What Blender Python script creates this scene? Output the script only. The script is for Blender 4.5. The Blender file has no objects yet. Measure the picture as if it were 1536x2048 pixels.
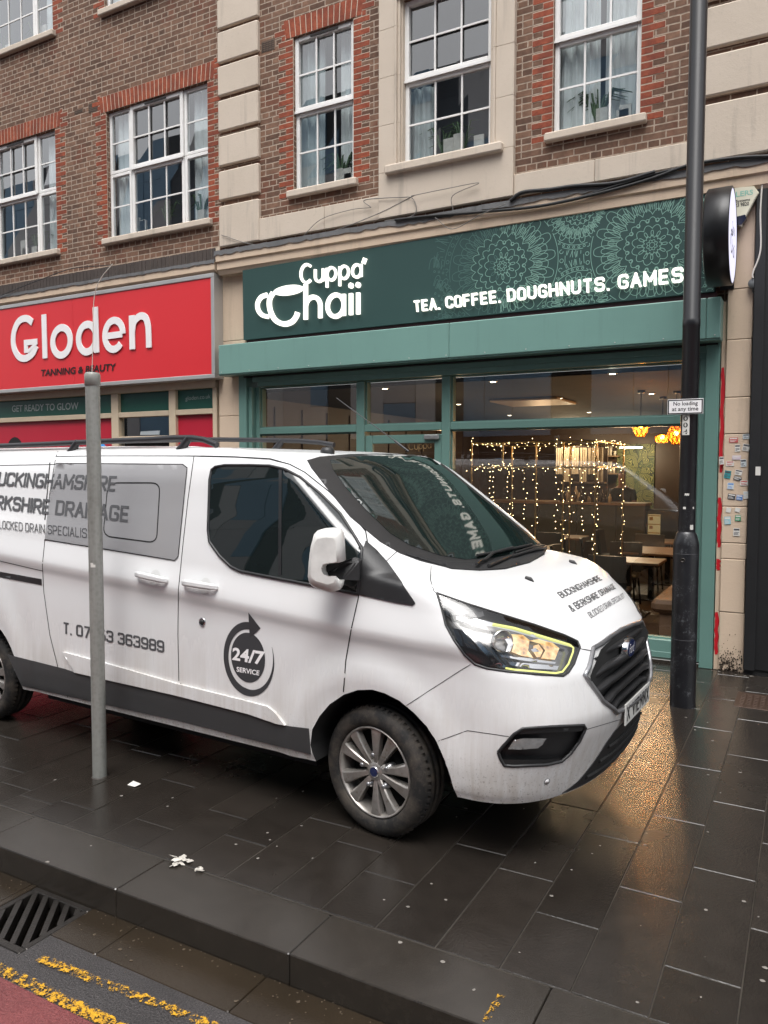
import bpy, bmesh, math, random
import numpy as np
from mathutils import Vector, Matrix
from mathutils.bvhtree import BVHTree
from mathutils.geometry import delaunay_2d_cdt
random.seed(7)
SC = bpy.context.scene
COL = SC.collection
# ------------------------------------------------------------------ camera
EYE = np.array([0.0, 0.0, 1.92])
FPX = 1548.79
def cam_axes():
    yaw, pit, rol = math.radians(28.82790294), math.radians(3.15122571), math.radians(.11687391)
    cy, sy, cp, sp = math.cos(yaw), math.sin(yaw), math.cos(pit), math.sin(pit)
    f = np.array([-sy*cp, cy*cp, -sp]); r = np.array([cy, sy, 0.]); u = np.cross(r, f)
    cr, sr = math.cos(rol), math.sin(rol)
    return np.array([cr*r+sr*u, -sr*r+cr*u, f])
AX = cam_axes()
cam_d = bpy.data.cameras.new('camera'); cam = bpy.data.objects.new('camera', cam_d); COL.objects.link(cam)
cam_d.sensor_fit = 'HORIZONTAL'; cam_d.sensor_width = 36.0; cam_d.lens = FPX/1536*36.0
cam_d.clip_start = .05; cam_d.clip_end = 500
cm = Matrix.Identity(4)
for i in range(3):
    cm[i][0] = AX[0][i]; cm[i][1] = AX[1][i]; cm[i][2] = -AX[2][i]; cm[i][3] = EYE[i]
cam.matrix_world = cm
SC.camera = cam
# ------------------------------------------------------------------ sky, sun, exposure
w = bpy.data.worlds.new('World'); SC.world = w; w.use_nodes = True
nt = w.node_tree; nt.nodes.clear()
sky = nt.nodes.new('ShaderNodeTexSky'); sky.sky_type = 'NISHITA'; sky.sun_disc = False
SUN_EL, SUN_AZ = math.radians(66), math.radians(165)
sky.sun_elevation = SUN_EL; sky.sun_rotation = SUN_AZ; sky.air_density = 1.0; sky.dust_density = 4.0; sky.ozone_density = 1.0
hs = nt.nodes.new('ShaderNodeHueSaturation'); hs.inputs['Saturation'].default_value = .14
bg = nt.nodes.new('ShaderNodeBackground'); bg.inputs['Strength'].default_value = .15
out = nt.nodes.new('ShaderNodeOutputWorld')
nt.links.new(sky.outputs[0], hs.inputs['Color']); nt.links.new(hs.outputs[0], bg.inputs['Color']); nt.links.new(bg.outputs[0], out.inputs[0])
sd = bpy.data.lights.new('sun', 'SUN'); sd.energy = 1.0; sd.angle = math.radians(40); sd.color = (1, .975, .945)
sun = bpy.data.objects.new('sun', sd); COL.objects.link(sun)
# sky rotation 0 = +Y, clockwise from above; the lamp is aimed from the same direction
sv = Vector((math.sin(SUN_AZ)*math.cos(SUN_EL), math.cos(SUN_AZ)*math.cos(SUN_EL), math.sin(SUN_EL)))
sun.rotation_euler = sv.to_track_quat('Z', 'Y').to_euler()
SC.view_settings.view_transform = 'Standard'; SC.view_settings.look = 'None'
SC.view_settings.gamma = 1.0; SC.view_settings.exposure = 1.0
SC.cycles.use_denoising = True
SC.cycles.max_bounces = 8; SC.cycles.transparent_max_bounces = 12; SC.cycles.glossy_bounces = 4
SC.cycles.sample_clamp_indirect = 6.0; SC.cycles.caustics_reflective = False; SC.cycles.caustics_refractive = False
# ------------------------------------------------------------------ pixel -> point
def ray(x, y): return AX.T @ np.array([(x-768)/FPX, -(y-1024)/FPX, 1.0])
def P(x, y, Y=None, Z=None, X=None):
    d = ray(x, y)
    t = (Y-EYE[1])/d[1] if Y is not None else (Z-EYE[2])/d[2] if Z is not None else (X-EYE[0])/d[0]
    return EYE+t*d
# ------------------------------------------------------------------ objects
WORLD = {}
def tag(o, label=None, cat=None, group=None, kind=None):
    if label: o['label'] = label
    if cat: o['category'] = cat
    if group: o['group'] = group
    if kind: o['kind'] = kind
    return o
def thing(name, loc, label, cat, group=None, rotz=0.):
    o = bpy.data.objects.new(name, None); COL.objects.link(o)
    o.location = loc; o.rotation_euler = (0, 0, rotz); o.empty_display_size = .1
    WORLD[o.name] = Matrix.Translation(Vector(loc)) @ Matrix.Rotation(rotz, 4, 'Z')
    return tag(o, label, cat, group)
class MB:
    """collects polygons, builds one mesh object"""
    def __init__(s): s.v = []; s.f = []; s.m = []; s.sm = []
    def add(s, vs, fs, mi=0, smooth=False):
        b = len(s.v); s.v += [tuple(map(float, p)) for p in vs]
        for f in fs: s.f.append(tuple(b+i for i in f)); s.m.append(mi); s.sm.append(smooth)
    def quad(s, a, b, c, d, mi=0): s.add([a, b, c, d], [(0, 1, 2, 3)], mi)
    def box(s, x0, x1, y0, y1, z0, z1, mi=0, bev=0.):
        if x1 < x0: x0, x1 = x1, x0
        if y1 < y0: y0, y1 = y1, y0
        if z1 < z0: z0, z1 = z1, z0
        b = min(bev, (x1-x0)/2.2, (y1-y0)/2.2, (z1-z0)/2.2)
        if b <= 0:
            v = [(x, y, z) for z in (z0, z1) for y in (y0, y1) for x in (x0, x1)]
            s.add(v, [(0, 2, 3, 1), (4, 5, 7, 6), (0, 1, 5, 4), (2, 6, 7, 3), (0, 4, 6, 2), (1, 3, 7, 5)], mi); return
        def ring(i, z): return [(x0+i+b, y0+i, z), (x1-i-b, y0+i, z), (x1-i, y0+i+b, z), (x1-i, y1-i-b, z), (x1-i-b, y1-i, z), (x0+i+b, y1-i, z), (x0+i, y1-i-b, z), (x0+i, y0+i+b, z)]
        rs = ring(b*.7, z0)+ring(0, z0+b)+ring(0, z1-b)+ring(b*.7, z1)
        fs = [tuple(range(7, -1, -1)), tuple(range(24, 32))]
        for k in range(3):
            for i in range(8): j = (i+1) % 8; fs.append((k*8+i, k*8+j, k*8+8+j, k*8+8+i))
        s.add(rs, fs, mi)
    def obox(s, c, ax, ay, az, mi=0):
        """oriented box: centre and three half-axis vectors"""
        c, ax, ay, az = [np.array(q, float) for q in (c, ax, ay, az)]
        v = [c+i*ax+j*ay+k*az for k in (-1, 1) for j in (-1, 1) for i in (-1, 1)]
        s.add(v, [(0, 2, 3, 1), (4, 5, 7, 6), (0, 1, 5, 4), (2, 6, 7, 3), (0, 4, 6, 2), (1, 3, 7, 5)], mi)
    def tube(s, pts, r, n=10, mi=0, cap=True, smooth=True):
        pts = [np.array(p, float) for p in pts]
        rr = r if hasattr(r, '__len__') else [r]*len(pts)
        vs = []; up0 = None
        for i, p in enumerate(pts):
            t = pts[min(i+1, len(pts)-1)]-pts[max(i-1, 0)]; t = t/(np.linalg.norm(t)+1e-12)
            if up0 is None:
                up0 = np.array([0, 0, 1.]) if abs(t[2]) < .9 else np.array([1., 0, 0])
            a = np.cross(t, up0); a /= np.linalg.norm(a)+1e-12; b = np.cross(a, t); up0 = b
            for k in range(n):
                q = 2*math.pi*k/n; vs.append(p+rr[i]*(math.cos(q)*a+math.sin(q)*b))
        fs = []
        for i in range(len(pts)-1):
            for k in range(n):
                j = (k+1) % n; fs.append((i*n+k, i*n+j, (i+1)*n+j, (i+1)*n+k))
        s.add(vs, [f[::-1] for f in fs], mi, smooth)
        if cap:
            s.add(vs[:n], [tuple(range(n))], mi); s.add(vs[-n:], [tuple(range(n-1, -1, -1))], mi)
    def lathe(s, prof, M=None, n=48, mi=0, smooth=True, a0=0., a1=2*math.pi):
        """prof = [(r, h)], axis = local Z of matrix M"""
        full = abs(a1-a0-2*math.pi) < 1e-6; m = n if full else n+1
        vs = []
        for r, h in prof:
            for k in range(m):
                q = a0+(a1-a0)*k/n; p = Vector((r*math.cos(q), r*math.sin(q), h)); vs.append(M @ p if M else p)
        fs = []
        for i in range(len(prof)-1):
            for k in range(n):
                j = (k+1) % m; fs.append((i*m+k, i*m+j, (i+1)*m+j, (i+1)*m+k))
        s.add(vs, fs, mi, smooth)
    def sphere(s, c, r, n=10, mi=0):
        M = Matrix.Translation(Vector(c)); pr = []
        for i in range(n//2+1):
            a = -math.pi/2+math.pi*i/(n//2); pr.append((max(1e-5, r*math.cos(a)), r*math.sin(a)))
        s.lathe(pr, M, n, mi)
    def prism(s, poly, e, mi=0):
        """planar polygon (3-D points) extruded along e"""
        n = len(poly); p = [np.array(q, float) for q in poly]; e = np.array(e, float)
        vs = p+[q+e for q in p]
        s.add(vs, [tuple(range(n)), tuple(range(2*n-1, n-1, -1))]+[(i, i+n, (i+1) % n+n, (i+1) % n) for i in range(n)], mi)
    def build(s, name, mats, parent=None, label=None, cat=None, group=None, kind=None, fix=True, local=False):
        me = bpy.data.meshes.new(name)
        v = s.v
        if parent is not None and not local:
            M = WORLD[parent.name].inverted(); v = [tuple(M @ Vector(p)) for p in v]
        me.from_pydata(v, [], s.f)
        for m in (mats if isinstance(mats, (list, tuple)) else [mats]): me.materials.append(m)
        me.polygons.foreach_set('material_index', s.m); me.polygons.foreach_set('use_smooth', s.sm)
        if fix:
            bm = bmesh.new(); bm.from_mesh(me); bmesh.ops.recalc_face_normals(bm, faces=bm.faces); bm.to_mesh(me); bm.free()
        me.update()
        o = bpy.data.objects.new(name, me); COL.objects.link(o)
        if parent is not None: o.parent = parent; WORLD[o.name] = WORLD[parent.name]
        else: WORLD[o.name] = Matrix.Identity(4)
        return tag(o, label, cat, group, kind)
def copy_tree(o, parent=None, loc=None, rotz=None, label=None):
    c = o.copy(); COL.objects.link(c)
    if parent is not None: c.parent = parent
    if loc is not None: c.location = loc
    if rotz is not None: c.rotation_euler = (0, 0, rotz)
    if label: c['label'] = label
    for ch in o.children: copy_tree(ch, c)
    return c
# ------------------------------------------------------------------ materials
class NT:
    def __init__(s, name):
        s.m = bpy.data.materials.new(name); s.m.use_nodes = True; s.t = s.m.node_tree; s.t.nodes.clear()
        s.out = s.n('ShaderNodeOutputMaterial')
    def n(s, t, **k):
        x = s.t.nodes.new(t)
        for a, b in k.items(): setattr(x, a, b)
        return x
    def l(s, a, b): s.t.links.new(a, b)
    def pos(s): return s.n('ShaderNodeNewGeometry').outputs['Position']
    def noise(s, scale, detail=4, rough=.55, vec=None, dim='3D'):
        x = s.n('ShaderNodeTexNoise', noise_dimensions=dim); x.inputs['Scale'].default_value = scale; x.inputs['Detail'].default_value = detail; x.inputs['Roughness'].default_value = rough
        s.l(vec if vec is not None else s.pos(), x.inputs['Vector']); return x.outputs['Fac']
    def ramp(s, f, stops):
        x = s.n('ShaderNodeValToRGB'); e = x.color_ramp.elements
        while len(e) < len(stops): e.new(.5)
        for a, (p, c) in zip(e, stops): a.position = p; a.color = (*c, 1) if len(c) == 3 else c
        s.l(f, x.inputs['Fac']); return x.outputs['Color']
    def gray(s, f, a, b, c0=0., c1=1.): return s.ramp(f, [(a, (c0,)*3), (b, (c1,)*3)])
    def mix(s, f, a, b, mode='MIX'):
        x = s.n('ShaderNodeMix', data_type='RGBA', blend_type=mode)
        for val, i in ((f, 0), (a, 6), (b, 7)):
            if isinstance(val, (int, float)): x.inputs[i].default_value = val
            elif isinstance(val, tuple): x.inputs[i].default_value = (*val, 1) if len(val) == 3 else val
            else: s.l(val, x.inputs[i])
        return x.outputs[2]
    def math(s, op, a, b=0.):
        x = s.n('ShaderNodeMath', operation=op)
        for val, i in ((a, 0), (b, 1)):
            if isinstance(val, (int, float)): x.inputs[i].default_value = val
            else: s.l(val, x.inputs[i])
        return x.outputs[0]
    def bsdf(s, col, rough=.5, metal=0., spec=.5, bump=None, bstr=.3, bdist=.01, coat=0., crough=.05):
        b = s.n('ShaderNodeBsdfPrincipled')
        for val, k in ((col, 'Base Color'), (rough, 'Roughness'), (metal, 'Metallic'), (spec, 'Specular IOR Level'), (coat, 'Coat Weight'), (crough, 'Coat Roughness')):
            if isinstance(val, (int, float)): b.inputs[k].default_value = val
            elif isinstance(val, tuple): b.inputs[k].default_value = (*val, 1)
            else: s.l(val, b.inputs[k])
        if bump is not None:
            bp = s.n('ShaderNodeBump'); bp.inputs['Strength'].default_value = bstr; bp.inputs['Distance'].default_value = bdist
            s.l(bump, bp.inputs['Height']); s.l(bp.outputs[0], b.inputs['Normal'])
        s.l(b.outputs[0], s.out.inputs['Surface']); s.b = b; return b
def mk(name, col, rough=.5, metal=0., var=.12, vs=6., bump=.0, bs=60., spec=.5, coat=0., bdist=.004):
    t = NT(name)
    f = t.noise(vs, 5)
    c = t.mix(f, tuple(max(0, x*(1-var)) for x in col), tuple(min(1, x*(1+var)) for x in col))
    h = t.noise(bs, 3) if bump else None
    rr = t.math('MULTIPLY_ADD', f, .12); rr.node.inputs[2].default_value = max(.0, rough-.06)
    t.bsdf(c, rr, metal, spec, h, bump, bdist, coat); return t.m
def emit(name, col, st):
    t = NT(name); e = t.n('ShaderNodeEmission'); e.inputs[0].default_value = (*col, 1); e.inputs[1].default_value = st
    t.l(e.outputs[0], t.out.inputs[0]); return t.m
def glass_mat(name, tint=(.8, .85, .85), refl=1.0, ior=1.5, rough=0.0):
    """thin pane: transparent seen straight on, mirror-like at a slant"""
    t = NT(name)
    fr = t.n('ShaderNodeFresnel'); bk = t.n('ShaderNodeNewGeometry').outputs['Backfacing']   # same reflectance from either side
    io = t.math('MULTIPLY_ADD', bk, 1/ior-ior); io.node.inputs[2].default_value = ior; t.l(io, fr.inputs['IOR'])
    tr = t.n('ShaderNodeBsdfTransparent'); tr.inputs[0].default_value = (*tint, 1)
    gl = t.n('ShaderNodeBsdfGlossy'); gl.inputs['Roughness'].default_value = rough; gl.inputs[0].default_value = (1, 1, 1, 1)
    k = t.math('MULTIPLY', fr.outputs[0], refl); k.node.use_clamp = True
    mx = t.n('ShaderNodeMixShader'); t.l(k, mx.inputs[0]); t.l(tr.outputs[0], mx.inputs[1]); t.l(gl.outputs[0], mx.inputs[2])
    t.l(mx.outputs[0], t.out.inputs[0]); return t.m
# ------------------------------------------------------------------ lettering
def arc(cx, cy, rx, ry, a0, a1, n=18):
    return [(cx+rx*math.cos(math.radians(a0+(a1-a0)*i/n)), cy+ry*math.sin(math.radians(a0+(a1-a0)*i/n))) for i in range(n+1)]
def fillet(pts, r, n=6):
    o = [pts[0]]
    for a, b, c in zip(pts, pts[1:], pts[2:]):
        a, b, c = map(lambda q: np.array(q, float), (a, b, c))
        la, lc = np.linalg.norm(a-b), np.linalg.norm(c-b); d = min(r, la*.5, lc*.5)
        p0, p1 = b+(a-b)/la*d, b+(c-b)/lc*d
        for i in range(n+1):
            t = i/n; o.append(tuple((1-t)**2*p0+2*t*(1-t)*b+t*t*p1))
    o.append(pts[-1]); return o
# upper case on a unit cell (height 1), strokes as corner lists; R = rounded corners
def caps(ch, wd, r):
    W = wd; h = 1.0
    R = lambda p: fillet(p, r)
    G = {
     'A': ([[(0, 0), (W/2, h), (W, 0)], [(W*.18, .32), (W*.82, .32)]], W),
     'B': ([R([(W*.5, 1), (0, 1)])[:1]+[(0, 1), (0, 0)], R([(0, 0), (W, 0), (W, .52), (0, .52)]), R([(0, 1), (W*.95, 1), (W*.95, .52), (0, .52)])], W),
     'C': ([R([(W, .72), (W, 1), (0, 1), (0, 0), (W, 0), (W, .28)])], W),
     'D': ([R([(0, 0), (W, 0), (W, 1), (0, 1)]), [(0, 1), (0, 0)]], W),
     'E': ([[(W*.9, 1), (0, 1), (0, 0), (W*.9, 0)], [(0, .5), (W*.8, .5)]], W*.9),
     'F': ([[(W*.9, 1), (0, 1), (0, 0)], [(0, .5), (W*.8, .5)]], W*.9),
     'G': ([R([(W, .75), (W, 1), (0, 1), (0, 0), (W, 0), (W, .48), (W*.5, .48)])], W),
     'H': ([[(0, 0), (0, 1)], [(W, 0), (W, 1)], [(0, .5), (W, .5)]], W),
     'I': ([[(0, 0), (0, 1)]], 0),
     'J': ([R([(W, 1), (W, 0), (0, 0), (0, .3)])], W),
     'K': ([[(0, 0), (0, 1)], [(W, 1), (0, .42)], [(W*.35, .62), (W, 0)]], W),
     'L': ([[(0, 1), (0, 0), (W*.85, 0)]], W*.85),
     'M': ([[(0, 0), (0, 1), (W*.6, .25), (W*1.2, 1), (W*1.2, 0)]], W*1.2),
     'N': ([[(0, 0), (0, 1), (W, 0), (W, 1)]], W),
     'O': ([R([(W/2, 0), (W, 0), (W, 1), (0, 1), (0, 0), (W/2, 0)])], W),
     'P': ([[(0, 0), (0, 1)], R([(0, 1), (W, 1), (W, .45), (0, .45)])], W),
     'R': ([[(0, 0), (0, 1)], R([(0, 1), (W, 1), (W, .47), (0, .47)]), [(W*.45, .47), (W, 0)]], W),
     'S': ([R([(W, .74), (W, 1), (0, 1), (0, .52), (W, .52), (W, 0), (0, 0), (0, .26)])], W),
     'T': ([[(0, 1), (W, 1)], [(W/2, 1), (W/2, 0)]], W),
     'U': ([R([(0, 1), (0, 0), (W, 0), (W, 1)])], W),
     'V': ([[(0, 1), (W/2, 0), (W, 1)]], W), 'X': ([[(0, 0), (W, 1)], [(0, 1), (W, 0)]], W),
     'Y': ([[(0, 1), (W/2, .45), (W, 1)], [(W/2, .45), (W/2, 0)]], W),
     '0': ([R([(W/2, 0), (W, 0), (W, 1), (0, 1), (0, 0), (W/2, 0)])], W),
     '1': ([[(0, .8), (W*.4, 1), (W*.4, 0)]], W*.5),
     '2': ([R([(0, .74), (0, 1), (W, 1), (W, .55), (0, .2), (0, 0)])+[(W, 0)]], W),
     '3': ([R([(0, .78), (0, 1), (W, 1), (W, .52), (W*.3, .52)]), R([(W*.3, .52), (W, .52), (W, 0), (0, 0), (0, .24)])], W),
     '4': ([[(W*.75, 0), (W*.75, 1), (0, .28), (W, .28)]], W),
     '5': ([R([(W, 1), (0, 1), (0, .55), (W, .55), (W, 0), (0, 0), (0, .22)])], W),
     '6': ([R([(W, .78), (W, 1), (0, 1), (0, 0), (W, 0), (W, .55), (0, .55)])], W),
     '7': ([[(0, 1), (W, 1), (W*.35, 0)]], W),
     '8': ([R([(W/2, .52), (W, .52), (W, 1), (0, 1), (0, .52), (W/2, .52)]), R([(W/2, .52), (W, .52), (W, 0), (0, 0), (0, .52), (W/2, .52)])], W),
     '9': ([R([(0, .22), (0, 0), (W, 0), (W, 1), (0, 1), (0, .45), (W, .45)])], W),
     '.': ([[(0, -.02), (0, .06)]], 0), '/': ([[(0, -.05), (W*.6, 1.05)]], W*.6),
     '&': ([R([(W*1.05, 0), (W*.15, .8), (W*.3, 1), (W*.75, .95), (W*.7, .62), (0, .4), (0, 0), (W*.7, 0), (W*.98, .42)])], W),
     ' ': ([], W*.25)}
    return G[ch]
def lows(ch):
    G = {
     'l': ([[(0, 1.6), (0, 0)]], 0), 'o': ([arc(.5, .5, .5, .5, 0, 360, 32)], 1.0),
     'd': ([arc(.5, .5, .5, .5, 0, 360, 32), [(1.0, 1.6), (1.0, 0)]], 1.0),
     'e': ([[(.02, .5), (.98, .5)]+arc(.5, .5, .49, .5, 0, 318, 28)], .98),
     'n': ([[(0, 1.0), (0, 0)], [(0, .5)]+arc(.43, .56, .43, .44, 180, 0, 16)+[(.86, 0)]], .86),
     'h': ([[(0, 1.62), (0, 0)], [(0, .5)]+arc(.42, .56, .42, .44, 180, 0, 16)+[(.84, 0)]], .84),
     'u': ([[(0, 1.0)]+arc(.42, .42, .42, .42, 180, 360, 16)+[(.84, 1.0)], [(.84, 1.0), (.84, 0)]], .84),
     'p': ([[(0, 1.0), (0, -.55)], arc(.47, .5, .47, .5, 0, 360, 32)], .94),
     'a': ([arc(.47, .5, .47, .5, 0, 360, 32), [(.94, 1.0), (.94, 0)]], .94),
     'i': ([[(0, 1.0), (0, 0)], arc(0, 1.36, .03, .03, 0, 360, 8)], 0),
     "'": ([[(.12, 1.75), (0, 1.35)]], .15), 'C': ([arc(.7, .75, .62, .72, 48, 312, 28)], 1.2)}
    return G[ch]
def layout(text, kind, sp, wd=.55, r=.18):
    """list of polylines in text units and the total width"""
    x = 0.; o = []
    for ch in text:
        pl, a = caps(ch, wd, r) if kind == 'caps' else lows(ch)
        o += [[(px+x, py) for px, py in p] for p in pl]; x += a+sp
    return o, x-sp
def stroke(mb, pl, fn, wd, mi=0, lift=0., depth=0., cap=False):
    """flat ribbon of width wd (text units) along polyline pl; fn maps (x, y, lift) to a 3-D point"""
    p = [np.array(q, float) for q in pl]
    q = [p[0]]
    for a in p[1:]:
        if np.linalg.norm(a-q[-1]) > 1e-6: q.append(a)
    p = q; n = len(p)
    if n < 2: return
    closed = np.linalg.norm(p[0]-p[-1]) < 1e-6
    if cap and not closed:
        for i, j in ((0, 1), (-1, -2)):
            d = (p[i]-p[j])/np.linalg.norm(p[i]-p[j])
            if abs(d[1]) > .4 and (p[i][1] < .02 or p[i][1] > .98): p[i] = p[i]+d*wd*.5
    L = []; Rr = []
    for i in range(n):
        a = p[i-1] if i else (p[-2] if closed else None); c = p[i+1] if i < n-1 else (p[1] if closed else None)
        d1 = None if a is None else (p[i]-a)/np.linalg.norm(p[i]-a); d2 = None if c is None else (c-p[i])/np.linalg.norm(c-p[i])
        d1 = d2 if d1 is None else d1; d2 = d1 if d2 is None else d2
        t = d1+d2; ln = np.linalg.norm(t)
        t = t/ln if ln > 1e-6 else d1
        nn = np.array([-t[1], t[0]]); k = 1/max(.6, abs(np.dot(nn, np.array([-d1[1], d1[0]]))))
        L.append(p[i]+nn*wd/2*k); Rr.append(p[i]-nn*wd/2*k)
    vs = [fn(a[0], a[1], lift) for a in L]+[fn(a[0], a[1], lift) for a in Rr]
    if any(v is None for v in vs): return
    mb.add(vs, [(i, i+1, n+i+1, n+i) for i in range(n-1)], mi)
    if depth:
        v2 = [fn(a[0], a[1], lift-depth) for a in L]+[fn(a[0], a[1], lift-depth) for a in Rr]; m = 2*n
        fs = [(i, i+1, m+i+1, m+i) for i in range(n-1)]+[(n+i, n+i+1, m+n+i+1, m+n+i) for i in range(n-1)]
        if not closed: fs += [(0, n, m+n, m), (n-1, 2*n-1, m+2*n-1, m+n-1)]
        mb.add(vs+v2, fs, mi)
def homog(src, dst):
    A = []; b = []
    for (x, y), (u, v) in zip(src, dst):
        A += [[x, y, 1, 0, 0, 0, -u*x, -u*y], [0, 0, 0, x, y, 1, -v*x, -v*y]]; b += [u, v]
    h = np.append(np.linalg.solve(np.array(A, float), np.array(b, float)), 1).reshape(3, 3)
    def f(x, y):
        q = h @ np.array([x, y, 1.]); return q[0]/q[2], q[1]/q[2]
    return f
def font_mesh(text, shear=0., bold=0.):
    """outline text as (verts2d, faces), normalised: x from 0 to w, cap height 1"""
    cu = bpy.data.curves.new('t', 'FONT'); cu.body = text; cu.shear = shear; cu.offset = bold; cu.resolution_u = 3
    ob = bpy.data.objects.new('t', cu); COL.objects.link(ob)
    dg = bpy.context.evaluated_depsgraph_get(); me = bpy.data.meshes.new_from_object(ob.evaluated_get(dg))
    v = np.array([x.co[:2] for x in me.vertices]); f = [tuple(p.vertices) for p in me.polygons]
    bpy.data.objects.remove(ob); bpy.data.curves.remove(cu); bpy.data.meshes.remove(me)
    return v, f
def font_on(mb, text, fn, x0, x1, y0, y1, mi=0, shear=0., bold=0., lift=0.):
    """outline text stretched to the box x0..x1, y0..y1 of fn's plane"""
    v, f = font_mesh(text, shear, bold)
    lo, hi = v.min(0), v.max(0); s = (v-lo)/(hi-lo)
    mb.add([fn(x0+(x1-x0)*a, y0+(y1-y0)*b, lift) for a, b in s], f, mi)
def wall_fn(Y):
    """x, z on the vertical plane y = Y, lifted towards the street"""
    return lambda x, z, l=0.: (x, Y-l, z)
def quad_fn(q, Y):
    """unit square (u right, v up) -> the photographed quad bl, br, tr, tl on the vertical plane y = Y"""
    h = homog([(0, 0), (1, 0), (1, 1), (0, 1)], [P(*p, Y=Y)[[0, 2]] for p in q])
    def f(u, v, l=0.):
        x, z = h(u, v); return (x, Y-l, z)
    return f
def caps_on(mb, text, fn, sw, wd=.6, r=.2, sp=.34, mi=0, lift=0., depth=0., wscale=None):
    """stroke capitals filling fn's unit square; sw = stroke width as a share of the height"""
    pls, W = layout(text, 'caps', sp, wd, r); k = 0
    for pl in pls:
        seg = [pl[0]]; out = []
        for i in range(1, len(pl)):
            seg.append(pl[i])
            if i < len(pl)-1:
                a, b = np.array(pl[i])-np.array(pl[i-1]), np.array(pl[i+1])-np.array(pl[i])
                if np.dot(a, b)/(np.linalg.norm(a)*np.linalg.norm(b)+1e-9) < -.25: out.append(seg); seg = [pl[i]]
        out.append(seg)
        for s_ in out:
            stroke(mb, s_, lambda x, y, l: fn((x+sw/2)/(W+sw), sw/2+y*(1-sw), l), sw, mi, lift+.00012*(k % 7), depth, True); k += 1
def lows_on(mb, text, q, Y, sw, sp=.3, lift=0., depth=0., mi=0):
    pls, W = layout(text, 'lows', sp)
    f = quad_fn(q, Y)
    for k, pl in enumerate(pls): stroke(mb, pl, lambda x, y, l: f(x/W, y, l), sw, mi, lift+.0002*(k % 5), depth)
# ================================================================== ground
def m_slab():
    t = NT('wet_paving'); ps = t.pos()
    n1 = t.noise(1.1, 5, .6, ps); n2 = t.noise(9, 6, .65, ps); n3 = t.noise(72, 3, .65, ps)
    at = t.n('ShaderNodeVertexColor', layer_name='tone').outputs['Color']
    c = t.mix(n2, (.0125, .0102, .0084), (.031, .0256, .0212))
    c = t.mix(1.0, c, at, 'MULTIPLY')
    wet = t.gray(n1, .36, .64)                       # puddled film against damp stone
    ro = t.math('MULTIPLY_ADD', wet, -.17); ro.node.inputs[2].default_value = .265
    ro = t.math('ADD', ro, t.math('MULTIPLY', n2, .06))
    fl = t.noise(42, 5, .7, ps)
    h = t.math('ADD', t.math('MULTIPLY', n3, 1.0), t.math('MULTIPLY', fl, .9))
    t.bsdf(c, ro, 0, .6, h, .30, .004); return t.m
def m_tarmac(name, c0, c1, ro=.4):
    t = NT(name); ps = t.pos(); n1 = t.noise(130, 3, .6, ps); n2 = t.noise(2, 4, .6, ps)
    c = t.mix(t.gray(n1, .35, .7), c0, c1); c = t.mix(t.gray(n2, .3, .7), c, t.mix(.5, c, (.0, .0, .0)))
    t.bsdf(c, ro, 0, .5, n1, .9, .006); return t.m
M_slab = m_slab()
M_grout = mk('joint_mortar', (.036, .031, .025), .45, 0, .8, 2.2)
M_kerb = None
def m_kerb():
    t = NT('wet_kerb_stone'); ps = t.pos(); n1 = t.noise(1.6, 5, .6, ps); n2 = t.noise(14, 5, .6, ps); n3 = t.noise(200, 2, .5, ps)
    c = t.mix(n2, (.016, .0132, .0106), (.040, .0335, .027))
    ro = t.math('MULTIPLY_ADD', t.gray(n1, .35, .65), -.17); ro.node.inputs[2].default_value = .27
    t.bsdf(c, ro, 0, .75, n3, .25, .003); return t.m
M_kerb = m_kerb()
M_tar = m_tarmac('wet_tarmac', (.020, .0175, .0175), (.082, .073, .072), .42)
M_red = m_tarmac('red_tarmac', (.15, .030, .032), (.24, .062, .060), .5)
M_gut = mk('wet_gutter_stone', (.026, .0185, .0115), .14, 0, .6, 2.2, .3, 150)
def m_yellow():
    t = NT('worn_yellow_paint'); ps = t.pos(); n1 = t.noise(34, 8, .8, ps); n2 = t.noise(140, 3, .6, ps)
    vo = t.n('ShaderNodeTexVoronoi', feature='DISTANCE_TO_EDGE'); vo.inputs['Scale'].default_value = 16; t.l(ps, vo.inputs['Vector'])
    crack = t.gray(t.math('ADD', vo.outputs['Distance'], t.math('MULTIPLY', n2, .05)), .022, .06, .72, 1.)
    k = t.math('MULTIPLY', t.gray(t.math('ADD', n1, t.math('MULTIPLY', n2, .35)), .60, .82), crack)
    a = t.n('ShaderNodeVertexColor', layer_name='wear').outputs['Color']
    k = t.gray(t.math('ADD', t.math('MULTIPLY', k, .75), a), .60, .78)
    c = t.mix(k, (.05, .042, .035), t.mix(t.gray(n1, .35, .7), (.40, .19, .012), (.66, .36, .015)))
    b = t.bsdf(c, .5, 0, .4, n2, .5, .003); tr = t.n('ShaderNodeBsdfTransparent'); mx = t.n('ShaderNodeMixShader')   # bare road where the paint has gone
    t.l(t.gray(k, .15, .45), mx.inputs[0]); t.l(tr.outputs[0], mx.inputs[1]); t.l(b.outputs[0], mx.inputs[2]); t.l(mx.outputs[0], t.out.inputs[0]); return t.m
M_yel = m_yellow()
KZ = -.128
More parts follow.
